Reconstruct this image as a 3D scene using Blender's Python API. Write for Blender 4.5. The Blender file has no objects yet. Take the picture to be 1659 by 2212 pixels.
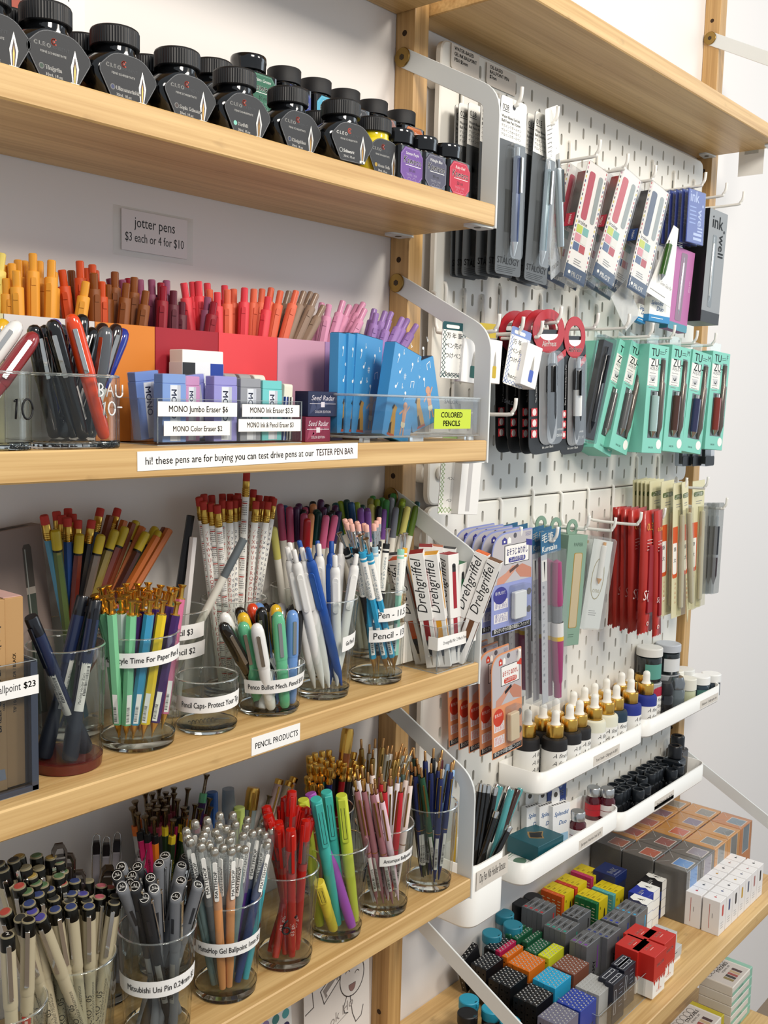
import bpy, bmesh, math, random
from mathutils import Vector, Matrix, Euler
PI = math.pi
rnd = random.Random(7)
SC = bpy.context.scene
COL = SC.collection
MM = 0.001
Z0 = 1.35            # height of the pegboard seam above the floor (metres)
# ------------------------------------------------------------------ camera (x along the wall, y into the wall, z up; millimetres)
CAM_R = ((0.64979178, -0.75969537, 0.02517106), (-0.06732075, -0.09050324, -0.99361818), (0.75712519, 0.64395039, -0.10995152))
CAM_C = Vector((-988.742, -769.333, 130.308)); CAM_F = 2176.63; IW, IH = 1659, 2212
def W(x, y=None, z=None):
    if y is None: x, y, z = x
    return Vector((x*MM, y*MM, z*MM + Z0))
cd = bpy.data.cameras.new('camera'); cam = bpy.data.objects.new('camera', cd); COL.objects.link(cam)
_r, _d, _f = [Vector(a) for a in CAM_R]
_m = Matrix((_r, -_d, -_f)).transposed().to_4x4(); _m.translation = W(CAM_C); cam.matrix_world = _m
cd.sensor_fit = 'AUTO'; cd.sensor_width = 36.0; cd.lens = CAM_F/IH*36.0; cd.clip_start = 0.02; cd.clip_end = 50
SC.camera = cam
# ------------------------------------------------------------------ light
SC.view_settings.view_transform = 'Standard'; SC.view_settings.look = 'None'
SC.view_settings.gamma = 1.0; SC.view_settings.use_curve_mapping = False
SC.view_settings.exposure = 0.0
SC.cycles.transparent_max_bounces = 40
SC.cycles.max_bounces = 14
SC.cycles.transmission_bounces = 12
wd = bpy.data.worlds.new('room'); SC.world = wd; wd.use_nodes = True
wd.node_tree.nodes['Background'].inputs[0].default_value = (0.86, 0.93, 1.0, 1)
wd.node_tree.nodes['Background'].inputs[1].default_value = 0.52
def area(name, loc, target, sx, sy, power, col):
    l = bpy.data.lights.new(name, 'AREA'); l.shape = 'RECTANGLE'; l.size = sx; l.size_y = sy; l.energy = power; l.color = col
    o = bpy.data.objects.new(name, l); COL.objects.link(o); o.location = W(loc)
    o.rotation_euler = (W(target)-W(loc)).to_track_quat('-Z', 'Y').to_euler(); return o
area('ceiling_lamp', (-700, -1500, 1200), (0, 0, -100), 0.5, 0.5, 24, (1.0, 0.92, 0.82))
area('ceiling_lamp', (450, -1500, 1150), (150, 0, -200), 0.35, 0.35, 14, (1.0, 0.93, 0.82))
area('window_daylight', (2300, -1500, 700), (900, 0, 0), 1.2, 1.6, 16, (0.80, 0.91, 1.0))

# ------------------------------------------------------------------ pixel of the photograph -> point on a real plane
def ray(u, v):
    q = ((u-829.5)/CAM_F, (v-1106)/CAM_F, 1.0)
    return Vector([sum(CAM_R[i][j]*q[i] for i in range(3)) for j in range(3)])
def at(u, v, x=None, y=None, z=None):
    d = ray(u, v)
    t = (x-CAM_C.x)/d.x if x is not None else (y-CAM_C.y)/d.y if y is not None else (z-CAM_C.z)/d.z
    return CAM_C + d*t
def pix(p):
    q = Vector(p)-CAM_C; c = [sum(CAM_R[i][j]*q[j] for j in range(3)) for i in range(3)]
    return 829.5+CAM_F*c[0]/c[2], 1106+CAM_F*c[1]/c[2]
# ------------------------------------------------------------------ materials
def lin(h):
    h = h.lstrip('#'); c = [int(h[i:i+2], 16)/255 for i in (0, 2, 4)]
    return tuple(x/12.92 if x <= .04045 else ((x+.055)/1.055)**2.4 for x in c) + (1.0,)
_mats = {}
def P(h, r=.45, m=0.0, tr=0.0, coat=0.0, ior=1.45, bump=0.0, bs=300.0):
    k = (h, r, m, tr, coat, ior, bump, bs)
    if k in _mats: return _mats[k]
    mt = bpy.data.materials.new('surface_'+h.strip('#')); mt.use_nodes = True; nt = mt.node_tree; b = nt.nodes['Principled BSDF']
    b.inputs['Base Color'].default_value = lin(h); b.inputs['Roughness'].default_value = r; b.inputs['Metallic'].default_value = m
    b.inputs['Transmission Weight'].default_value = tr; b.inputs['IOR'].default_value = ior; b.inputs['Coat Weight'].default_value = coat
    b.inputs['Coat Roughness'].default_value = .08
    if bump:
        n = nt.nodes.new('ShaderNodeTexNoise'); n.inputs['Scale'].default_value = bs; tc = nt.nodes.new('ShaderNodeTexCoord')
        bp = nt.nodes.new('ShaderNodeBump'); bp.inputs['Strength'].default_value = bump; bp.inputs['Distance'].default_value = .0006
        nt.links.new(tc.outputs['Object'], n.inputs['Vector']); nt.links.new(n.outputs['Fac'], bp.inputs['Height']); nt.links.new(bp.outputs['Normal'], b.inputs['Normal'])
    _mats[k] = mt; return mt
def CLEAR(tint='#f2f6f4', gl=.9, rough=.04, haze=0.0, key='clear'):
    """thin clear plastic or glass wall: transparent, with a Fresnel gloss that grows towards grazing view"""
    k = (tint, gl, rough, haze, key)
    if k in _mats: return _mats[k]
    mt = bpy.data.materials.new('clear_'+tint.strip('#')); mt.use_nodes = True; nt = mt.node_tree; nt.nodes.clear()
    o = nt.nodes.new('ShaderNodeOutputMaterial'); t = nt.nodes.new('ShaderNodeBsdfTransparent'); t.inputs[0].default_value = lin(tint)
    g = nt.nodes.new('ShaderNodeBsdfGlossy'); g.inputs['Roughness'].default_value = rough; g.inputs[0].default_value = (gl, gl, gl, 1)
    fr = nt.nodes.new('ShaderNodeFresnel'); ge = nt.nodes.new('ShaderNodeNewGeometry'); ir = nt.nodes.new('ShaderNodeMapRange')
    ir.inputs[3].default_value = 1.4; ir.inputs[4].default_value = 1/1.4; nt.links.new(ge.outputs['Backfacing'], ir.inputs[0]); nt.links.new(ir.outputs[0], fr.inputs[0])
    mx = nt.nodes.new('ShaderNodeMixShader'); nt.links.new(fr.outputs[0], mx.inputs[0]); nt.links.new(t.outputs[0], mx.inputs[1]); nt.links.new(g.outputs[0], mx.inputs[2])
    last = mx
    if haze:
        d = nt.nodes.new('ShaderNodeBsdfDiffuse'); d.inputs[0].default_value = (.85, .85, .84, 1)
        m2 = nt.nodes.new('ShaderNodeMixShader'); m2.inputs[0].default_value = haze
        nt.links.new(mx.outputs[0], m2.inputs[1]); nt.links.new(d.outputs[0], m2.inputs[2]); last = m2
    nt.links.new(last.outputs[0], o.inputs[0]); _mats[k] = mt; return mt
def wood(name, light, dark, axis=0, scale=1.0):
    """bamboo: thin laminated strips and fine streaks along one axis, a few darker nodes"""
    mt = bpy.data.materials.new(name); mt.use_nodes = True; nt = mt.node_tree; b = nt.nodes['Principled BSDF']; b.inputs['Roughness'].default_value = .42
    tc = nt.nodes.new('ShaderNodeTexCoord')
    def mapped(s):
        mp = nt.nodes.new('ShaderNodeMapping'); mp.inputs['Scale'].default_value = s; nt.links.new(tc.outputs['Object'], mp.inputs['Vector']); return mp
    def ax(a, c): s = [c, c, c]; s[axis] = a; return s
    n1 = nt.nodes.new('ShaderNodeTexNoise'); n1.inputs['Scale'].default_value = 1; n1.inputs['Detail'].default_value = 5
    nt.links.new(mapped(ax(5*scale, 260*scale)).outputs[0], n1.inputs['Vector'])
    n2 = nt.nodes.new('ShaderNodeTexNoise'); n2.inputs['Scale'].default_value = 1; n2.inputs['Detail'].default_value = 2
    nt.links.new(mapped(ax(2.2*scale, 55*scale)).outputs[0], n2.inputs['Vector'])
    n3 = nt.nodes.new('ShaderNodeTexNoise'); n3.inputs['Scale'].default_value = 1; n3.inputs['Detail'].default_value = 3
    nt.links.new(mapped(ax(22*scale, 45*scale)).outputs[0], n3.inputs['Vector'])
    kn = nt.nodes.new('ShaderNodeMapRange'); kn.inputs[1].default_value = .66; kn.inputs[2].default_value = .78; nt.links.new(n3.outputs['Fac'], kn.inputs[0])
    ad = nt.nodes.new('ShaderNodeMath'); ad.operation = 'MULTIPLY_ADD'; ad.inputs[1].default_value = .5
    nt.links.new(n1.outputs['Fac'], ad.inputs[0])
    hf = nt.nodes.new('ShaderNodeMath'); hf.operation = 'MULTIPLY'; hf.inputs[1].default_value = .55; nt.links.new(n2.outputs['Fac'], hf.inputs[0]); nt.links.new(hf.outputs[0], ad.inputs[2])
    cr = nt.nodes.new('ShaderNodeValToRGB'); cr.color_ramp.elements[0].position = .33; cr.color_ramp.elements[0].color = lin(dark)
    cr.color_ramp.elements[1].position = .62; cr.color_ramp.elements[1].color = lin(light); nt.links.new(ad.outputs[0], cr.inputs[0])
    mx = nt.nodes.new('ShaderNodeMix'); mx.data_type = 'RGBA'; mx.inputs['B'].default_value = [c*.55 for c in lin(dark)[:3]]+[1]
    k2 = nt.nodes.new('ShaderNodeMath'); k2.operation = 'MULTIPLY'; k2.inputs[1].default_value = .5; nt.links.new(kn.outputs[0], k2.inputs[0])
    nt.links.new(k2.outputs[0], mx.inputs['Factor']); nt.links.new(cr.outputs[0], mx.inputs['A']); nt.links.new(mx.outputs['Result'], b.inputs['Base Color'])
    bp = nt.nodes.new('ShaderNodeBump'); bp.inputs['Strength'].default_value = .12; bp.inputs['Distance'].default_value = .0006
    nt.links.new(n1.outputs['Fac'], bp.inputs['Height']); nt.links.new(bp.outputs['Normal'], b.inputs['Normal'])
    return mt
def plaster(name, h):
    return P(h, .7, bump=.08, bs=90)
# ------------------------------------------------------------------ text outlines (filled glyph meshes, cached)
_tcu = bpy.data.curves.new('glyphs', 'FONT'); _tcu.resolution_u = 2; _tob = bpy.data.objects.new('glyphs', _tcu); _tc = {}
def glyphs(s):
    if s not in _tc:
        _tcu.body = s; me = _tob.to_mesh()
        vs = [(v.co.x, v.co.y) for v in me.vertices]; fs = [tuple(p.vertices) for p in me.polygons]
        _tob.to_mesh_clear(); w = max([v[0] for v in vs], default=0); _tc[s] = (vs, fs, w)
    return _tc[s]
# ------------------------------------------------------------------ mesh builder (millimetres)
class B:
    def __init__(s): s.v = []; s.f = []; s.mi = []; s.sm = []; s.mats = []; s.keys = []
    def slot(s, mat):
        k = mat if isinstance(mat, str) else mat.name
        if k not in s.keys: s.keys.append(k); s.mats.append(mat)
        return s.keys.index(k)
    def add(s, vs, fs, mat, smooth=False, M=None):
        o = len(s.v); i = s.slot(mat)
        s.v += [tuple(M @ Vector(p)) for p in vs] if M is not None else [tuple(p) for p in vs]
        for f in fs: s.f.append(tuple(o+k for k in f)); s.mi.append(i); s.sm.append(smooth)
        return s
    def box(s, x0, x1, y0, y1, z0, z1, mat, c=0, M=None):
        if c <= 0:
            vs = [(x, y, z) for z in (z0, z1) for y in (y0, y1) for x in (x0, x1)]
            return s.add(vs, [(0, 2, 3, 1), (4, 5, 7, 6), (0, 1, 5, 4), (2, 6, 7, 3), (0, 4, 6, 2), (1, 3, 7, 5)], mat, False, M)
        return s.prism([(x0, y0), (x1, y0), (x1, y1), (x0, y1)], z0, z1, mat, c=c, M=M, rc=c)
    def prism(s, poly, z0, z1, mat, c=0, M=None, rc=0, smooth=False, topmat=None, cap=(1, 1)):
        if rc: poly = rounded(poly, rc, 3)
        n = len(poly); lv = [(0, z0), (0, z1)] if not c else [(c, z0), (0, z0+c), (0, z1-c), (c, z1)]
        vs = []
        for o, z in lv: vs += [(x, y, z) for x, y in (inset(poly, o) if o else poly)]
        fs = []
        for k in range(len(lv)-1):
            for i in range(n): j = (i+1) % n; fs.append((k*n+i, k*n+j, (k+1)*n+j, (k+1)*n+i))
        s.add(vs, fs, mat, smooth, M)
        o = len(s.v)-len(vs)
        if cap[0]: s.f.append(tuple(o+i for i in reversed(range(n)))); s.mi.append(s.slot(mat)); s.sm.append(False)
        if cap[1]: s.f.append(tuple(o+(len(lv)-1)*n+i for i in range(n))); s.mi.append(s.slot(topmat or mat)); s.sm.append(False)
        return s
    def lathe(s, prof, mat, seg=24, M=None, a0=0, a1=2*PI, sharp=40):
        full = abs(a1-a0-2*PI) < 1e-6; n = seg if full else seg+1
        ang = [a0+(a1-a0)*i/seg for i in range(n)]
        segs = [[prof[0]]]
        for i in range(1, len(prof)):
            segs[-1].append(prof[i])
            if i < len(prof)-1:
                d0 = Vector(prof[i])-Vector(prof[i-1]); d1 = Vector(prof[i+1])-Vector(prof[i])
                if d0.length > 0 and d1.length > 0 and math.degrees(d0.angle(d1)) > sharp: segs.append([prof[i]])
        for sg in segs:
            vs = [(r*math.cos(a), r*math.sin(a), z) for r, z in sg for a in ang]; fs = []
            for k in range(len(sg)-1):
                for i in range(seg):
                    j = (i+1) % n
                    if sg[k][0] < 1e-6: fs.append((k*n+i, (k+1)*n+j, (k+1)*n+i))
                    elif sg[k+1][0] < 1e-6: fs.append((k*n+i, k*n+j, (k+1)*n+i))
                    else: fs.append((k*n+i, k*n+j, (k+1)*n+j, (k+1)*n+i))
            s.add(vs, fs, mat, True, M)
        return s
    def cyl(s, r, z0, z1, mat, seg=16, M=None, c=0):
        pr = [(0, z0), (r-c, z0)] + ([(r, z0+c), (r, z1-c)] if c else [(r, z1)]) + ([(r-c, z1)] if c else []) + [(0, z1)]
        return s.lathe(pr, mat, seg, M)
    def tube(s, pts, r, mat, seg=8, M=None, cap=True):
        pts = [Vector(p) for p in pts]; n = len(pts); rings = []; up = None
        for i, p in enumerate(pts):
            d = (pts[min(i+1, n-1)]-pts[max(i-1, 0)]).normalized()
            if up is None: up = Vector((0, 0, 1)) if abs(d.z) < .9 else Vector((1, 0, 0))
            a = (up-d*up.dot(d)).normalized(); b = d.cross(a); up = a
            rr = r[i] if isinstance(r, (list, tuple)) else r
            rings.append([p+(a*math.cos(t)+b*math.sin(t))*rr for t in [2*PI*k/seg for k in range(seg)]])
        vs = [q for rg in rings for q in rg]; fs = []
        for i in range(n-1):
            for k in range(seg): j = (k+1) % seg; fs.append((i*seg+k, i*seg+j, (i+1)*seg+j, (i+1)*seg+k))
        s.add(vs, fs, mat, True, M)
        if cap:
            o = len(s.v)-len(vs)
            s.f.append(tuple(o+k for k in reversed(range(seg)))); s.f.append(tuple(o+(n-1)*seg+k for k in range(seg)))
            s.mi += [s.slot(mat)]*2; s.sm += [False]*2
        return s
    def quad(s, o, ux, uy, mat, u0=0, u1=1, v0=0, v1=1, lift=0):
        o, ux, uy = Vector(o), Vector(ux), Vector(uy); n = ux.cross(uy).normalized()*lift
        return s.add([o+n+ux*u0+uy*v0, o+n+ux*u1+uy*v0, o+n+ux*u1+uy*v1, o+n+ux*u0+uy*v1], [(0, 1, 2, 3)], mat)
    def flat(s, poly, o, ux, uy, mat, lift=0):
        o, ux, uy = Vector(o), Vector(ux), Vector(uy); n = ux.cross(uy).normalized()*lift
        return s.add([o+n+ux*a+uy*b for a, b in poly], [tuple(range(len(poly)))], mat)
    def disc(s, o, ux, uy, r, mat, lift=0, seg=18, ry=None):
        return s.flat([(r*math.cos(2*PI*i/seg), (ry or r)*math.sin(2*PI*i/seg)) for i in range(seg)], o, ux, uy, mat, lift)
    def stroke(s, pts, w, o, ux, uy, mat, lift=0, close=False):
        pts = [Vector(p) for p in pts]
        if close: pts.append(pts[0])
        for a, b in zip(pts, pts[1:]):
            d = b-a
            if d.length < 1e-6: continue
            d.normalize(); q = Vector((-d.y, d.x))*w/2; e = d*w*.35
            s.flat([tuple(a-e-q), tuple(b+e-q), tuple(b+e+q), tuple(a-e+q)], o, ux, uy, mat, lift)
        return s
    def txt(s, t, h, o, ux, uy, mat, lift=.15, al='l', fit=None, fn=None, bold=0, slant=0):
        """text with font size h; ux, uy are unit directions (or fn maps flat x, y to a point)"""
        vs, fs, w = glyphs(t); sx = h
        if fit and w*h > fit: sx = fit/w
        x0 = {'l': 0, 'c': -w*sx/2, 'r': -w*sx}[al]
        reps = [(0, 0)] if not bold else [(0, 0), (bold, 0), (bold/2, bold/2)]
        for dx, dy in reps:
            p2 = [(x0+a*sx+dx+b*h*slant, b*h+dy) for a, b in vs]
            if fn: s.add([fn(a, b) for a, b in p2], fs, mat)
            else:
                O, X, Y = Vector(o), Vector(ux), Vector(uy); n = X.cross(Y).normalized()*lift
                s.add([O+n+X*a+Y*b for a, b in p2], fs, mat)
        return s
    def lines(s, o, ux, uy, n, w, gap, mat, th=.5, lift=.15):
        for i in range(n): s.quad(Vector(o)-Vector(uy)*gap*i, Vector(ux)*w*rnd.uniform(.7, 1), Vector(uy)*th, mat, lift=lift)
        return s
    def barcode(s, o, ux, uy, w, h, mat, lift=.15):
        x = 0; r = random.Random(3)
        while x < w:
            b = r.choice((.35, .5, .8)); s.quad(Vector(o)+Vector(ux)*x, Vector(ux)*b, Vector(uy)*h, mat, lift=lift); x += b+r.choice((.35, .5, .8))
        return s
    def mesh(s, name):
        me = bpy.data.meshes.new(name)
        me.from_pydata([(x*MM, y*MM, z*MM) for x, y, z in s.v], [], s.f)
        for m in s.mats: me.materials.append(P('#888888') if isinstance(m, str) else m)
        me.polygons.foreach_set('material_index', s.mi); me.polygons.foreach_set('use_smooth', s.sm); me.update()
        return me
def inset(poly, d):
    n = len(poly); out = []
    for i in range(n):
        p0, p, p1 = Vector(poly[i-1]), Vector(poly[i]), Vector(poly[(i+1) % n])
        a = (p-p0).normalized(); b = (p1-p).normalized(); na = Vector((-a.y, a.x)); nb = Vector((-b.y, b.x))
        m = na+nb; l = m.dot(m)
        m = m*(2/l) if l > 1e-6 else na
        out.append((p.x+m.x*d, p.y+m.y*d))
    return out
def rounded(poly, r, seg=4):
    out = []; n = len(poly)
    for i in range(n):
        p0, p, p1 = Vector(poly[i-1]), Vector(poly[i]), Vector(poly[(i+1) % n])
        rr = r[i] if isinstance(r, (list, tuple)) else r
        rr = min(rr, (p-p0).length*.499, (p1-p).length*.499)
        if rr <= 0: out.append(tuple(p)); continue
        a = p+(p0-p).normalized()*rr; b = p+(p1-p).normalized()*rr
        for k in range(seg+1):
            t = k/seg; q = a*(1-t)**2+p*2*t*(1-t)+b*t*t; out.append((q.x, q.y))
    return out
def rect(x0, x1, y0, y1, r=0, seg=4):
    p = [(x0, y0), (x1, y0), (x1, y1), (x0, y1)]
    return rounded(p, r, seg) if r else p
def ell(rx, ry, n=20, cx=0, cy=0): return [(cx+rx*math.cos(2*PI*i/n), cy+ry*math.sin(2*PI*i/n)) for i in range(n)]
RXY = Matrix.Rotation(PI/2, 4, 'X')       # a shape drawn in x-y stands up in x-z, its extrusion running to -y
def stand(y=0): return Matrix.Translation((0, y, 0)) @ RXY
# ------------------------------------------------------------------ objects
def link(ob, parent=None):
    COL.objects.link(ob)
    if parent is not None: ob.parent = parent
    return ob
def tag(o, label, cat, group=None):
    o['label'] = label; o['category'] = cat
    if group: o['group'] = group
    return o
def thing(name, label, cat, base, R=None, group=None, sc=1.0):
    o = bpy.data.objects.new(name, None); o.empty_display_size = .01
    m = (R.to_4x4() if R is not None else Matrix.Identity(4)).copy(); m.translation = W(base)
    o.matrix_world = m @ (Matrix.Diagonal((sc, sc, sc, 1)) if not isinstance(sc, tuple) else Matrix.Diagonal((*sc, 1)))
    link(o); return tag(o, label, cat, group)
def part(name, b, parent, label=None, loc=None, R=None):
    ob = bpy.data.objects.new(name, b if isinstance(b, bpy.types.Mesh) else b.mesh(name)); link(ob, parent)
    if loc is not None or R is not None:
        m = (R.to_4x4() if R is not None else Matrix.Identity(4)).copy()
        if loc is not None: m.translation = Vector(loc)*MM
        ob.matrix_local = m
    if label: ob['label'] = label
    return ob
def solo(name, b, label, cat, base, R=None, group=None, sc=1.0):
    ob = bpy.data.objects.new(name, b if isinstance(b, bpy.types.Mesh) else b.mesh(name))
    m = (R.to_4x4() if R is not None else Matrix.Identity(4)).copy(); m.translation = W(base)
    ob.matrix_world = m @ Matrix.Diagonal((sc, sc, sc, 1)) if not isinstance(sc, tuple) else m @ Matrix.Diagonal((*sc, 1))
    link(ob); return tag(ob, label, cat, group)
def structure(name, b, base=(0, 0, 0)):
    ob = bpy.data.objects.new(name, b.mesh(name)); ob.location = W(base); link(ob); ob['kind'] = 'structure'; return ob
class Kind:
    """a repeated thing: parts [(name, builder, parent index or None)] whose string materials are filled in per copy"""
    def __init__(s, name, parts): s.name = name; s.p = [(n, b.mesh(n), list(b.keys), par) for n, b, par in parts]
    def copy(s, label, cat, base, R=None, group=None, sc=1.0, mats={}):
        t = thing(s.name, label, cat, base, R, group, sc); made = []
        for n, me, keys, par in s.p:
            ob = bpy.data.objects.new(n, me); link(ob, t if par is None else made[par]); made.append(ob)
            for i, k in enumerate(keys):
                if k in mats: ob.material_slots[i].link = 'OBJECT'; ob.material_slots[i].material = mats[k]
        t['_top'] = 0; del t['_top']
        return t
ORD = 'second third fourth fifth sixth seventh eighth ninth tenth eleventh twelfth thirteenth fourteenth'.split()
def ranked(objs, base, group, u=None, most=14, word='from left'):
    """tell like things apart by their order in the row, left to right"""
    objs = list(objs)
    for o in objs:
        if group: o['group'] = group
    if len(objs) == 1: objs[0]['label'] = base; return
    key = u or (lambda o: pix(((o.matrix_world.translation-Vector((0, 0, Z0)))/MM))[0])
    ss = sorted(objs, key=key)
    for i, o in enumerate(ss):
        if len(ss) > most: o['label'] = base
        else: o['label'] = f"{base}, {'leftmost' if i == 0 else 'rightmost' if i == len(ss)-1 else ORD[i-1]+' '+word}"
def axis_R(d, twist=0):
    return Vector(d).to_track_quat('Z', 'Y').to_matrix() @ Matrix.Rotation(twist, 3, 'Z')
def RZ(a): return Matrix.Rotation(math.radians(a), 3, 'Z')
# common colours
WHITE = P('#f3f1ea', .5); BLACK = P('#0c0c0d', .35); INKC = P('#1a1a1c', .6); PAPER = P('#f4f2ee', .6); GOLD = P('#e3b458', .27, 1.0); STEEL = P('#c8c8c6', .25, 1.0)
BRASS = P('#9a7c45', .3, 1.0); GREYT = P('#8a8a8a', .6); CHROME = P('#d8d6d2', .12, 1.0); SILV = P('#b9b9b7', .35, .8)
CLR = CLEAR(); BLIST = CLEAR('#eef0ee', rough=.08, haze=.06); ACRY = CLEAR('#f6f7f7', rough=.02)
METALW = P('#e6e6e2', .4); PLASTW = P('#f2f0ea', .35)
# ================================================================== the setting: wall, floor
YW = 25.0
b = B(); b.box(-1900, 2600, YW, YW+60, -1350, 1500, plaster('wall_paint', '#e9e4e0')); structure('wall_back', b)
b = B(); b.box(-1900, 2600, -2600, YW, -1410, -1350, P('#8d7a66', .5, bump=.1, bs=20)); structure('floor', b)
# ================================================================== bamboo shelving: uprights, shelves, steel brackets
BAM = wood('bamboo', '#dab67c', '#b48a50', 0); BAMV = wood('bamboo_upright', '#cda56c', '#a07742', 2)
HOLE = P('#3a2612', .8)
def upright(x0, label):
    b = B(); b.box(x0, x0+26, -4, YW-.5, -1345, 900, BAMV, c=1.2)
    t = thing('wall_upright', label, 'shelf upright', (x0, 0, -1345))
    for v in range(len(b.v)): p = b.v[v]; b.v[v] = (p[0]-x0, p[1], p[2]+1345)
    part('post', b, t)
    for zz in range(-1240, 880, 256):
        for dz in (0, 78):
            h = B(); h.lathe([(0, -.2), (3.4, -.2), (3.4, .3), (0, .3)], HOLE, 12, Matrix.Translation((0, 11, zz+dz+1345)) @ Matrix.Rotation(-PI/2, 4, 'Y'))
            part('screw_hole', h, t)
upright(-56, 'bamboo wall post between the left shelves and the pegboard')
upright(785, 'bamboo wall post at the far edge of the pegboard')
def shelf(x0, x1, y0, z1, label, th=23):
    b = B(); b.box(0, x1-x0, y0, YW-.5, -th, 0, BAM, c=1.3)
    return solo('bamboo_shelf', b, label, 'shelf', (x0, 0, z1))
XL0, XL1 = -667, -57; YF = -125
SZ = {'A': 345, 'B': 89, 'C': -165, 'D': -424}
shelf(XL0, XL1, YF, SZ['A'], 'bamboo shelf carrying the row of black ink bottles')
shelf(XL0, XL1, YF, SZ['B'], 'bamboo shelf carrying the colourful jotter pens and erasers')
shelf(XL0, XL1, YF, SZ['C'], 'bamboo shelf with the pencil products strip on its edge')
shelf(XL0, XL1, YF, SZ['D'], 'bamboo shelf with seven pen cups, lowest of the left column in full view')
shelf(XL0, XL1, YF, 598, 'bamboo shelf cut by the top edge, above the ink bottles')
shelf(-28, 783, -128, 598, 'long bamboo shelf above the pegboard with boxed books on it')
ZR = -697
shelf(-28, 783, -226, ZR, 'deep bamboo shelf below the pegboard carrying ink cartridges and boxes')
shelf(XL0, XL1, -226, ZR, 'bamboo shelf below the pen cups where the doodle poster stands')
ZR2 = -960
shelf(-28, 783, -226, ZR2, 'lowest bamboo shelf carrying the stacked pencil crayon boxes')
STEELW = P('#dcdfdd', .38, coat=.2)
def bracket(x, z1, y0, th, label, rise=102, side=-1):
    """white band of flat steel: from a brass screw on the post down and forward to the shelf's front corner, a tab under the shelf front and back"""
    zb = z1-th
    t = thing('shelf_bracket', label, 'bracket', (x, 0, zb))
    w = 22.0; sz = 180 if y0 > -200 else 195
    top = Vector((12, th+sz)); d = Vector((-1, -.515)).normalized(); n = Vector((-d.y, d.x)); n = n if n.y > 0 else -n
    hw = 10.6
    # outline in (y, z): outer edge, bend, down to the shelf bottom, inner edge back up
    outer = [tuple(top+n*hw)] + rounded([tuple(top+n*hw), (y0-1, (top+n*hw).y+((y0-1)-(top+n*hw).x)*d.y/d.x), (y0-1, -2)], [0, 26, 0], 6)[1:]
    xi = y0-1+w; ib = (top-n*hw); zi = ib.y+(xi-ib.x)*d.y/d.x
    inner = [(xi, -2)] + rounded([(xi, -2), (xi, zi), tuple(ib)], [0, 7, 0], 4)[1:]
    poly = outer+inner
    arc = []
    a0 = math.atan2(-n.y, -n.x)
    for k in range(1, 8): a = a0-PI*k/8*(1 if True else -1); arc.append((top.x+hw*math.cos(a), top.y+hw*math.sin(a)))
    if arc[3][0] < top.x: arc = [(top.x+hw*math.cos(a0+PI*k/8), top.y+hw*math.sin(a0+PI*k/8)) for k in range(1, 8)]
    poly = poly+arc
    M = Matrix(((0, 0, 1, 0), (1, 0, 0, 0), (0, 1, 0, 0), (0, 0, 0, 1)))
    b = B(); b.prism(poly, -1.3, 1.3, STEELW, c=.5, M=M); part('steel_band', b, t)
    b = B(); b.cyl(11, 0, 2.4, BRASS, 24, c=.6, M=Matrix.Translation((side*1.3, top.x, top.y)) @ Matrix.Rotation(side*PI/2, 4, 'Y'))
    b.cyl(3.6, 2.4, 2.7, P('#3b2c14', .5), 6, M=Matrix.Translation((side*1.3, top.x, top.y)) @ Matrix.Rotation(side*PI/2, 4, 'Y')); part('screw', b, t, label='brass screw')
    for yy in (y0+12, -1):
        b = B(); b.prism(rounded([(side*2, -10), (side*2, 12), (side*34, 8), (side*34, -6)] if side > 0 else [(2, -10), (2, 12), (-34, 8), (-34, -6)][::-1], 5, 4), -2.2, -.1, STEELW, c=.5, M=Matrix.Translation((0, yy, 0)))
        b.cyl(4, -2.6, -2.3, P('#6d6a62', .4, .8), 10, M=Matrix.Translation((side*17, yy, 0)))
        part('support_tab', b, t)
    return t
bracket(-57+1.5, SZ['A'], YF, 23, 'white steel shelf bracket at the end of the ink bottle shelf')
bracket(-57+1.5, SZ['B'], YF, 23, 'white steel shelf bracket beside the clear bin of blue boxes')
bracket(-57+1.5, SZ['C'], YF, 23, 'white steel shelf bracket behind the narrow white pencil boxes')
bracket(-57+1.5, SZ['D'], YF, 23, 'white steel shelf bracket beside the cup of navy pens')
bracket(-28-1.5, ZR, -226, 23, 'white steel bracket running down past the black cartridge boxes', rise=150, side=1)
bracket(784.5, ZR, -226, 23, 'white steel bracket running down to the far end of the orange box pile', rise=150)
bracket(784.5, 598, -128, 23, 'white steel bracket at the far end of the long top shelf')
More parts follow.
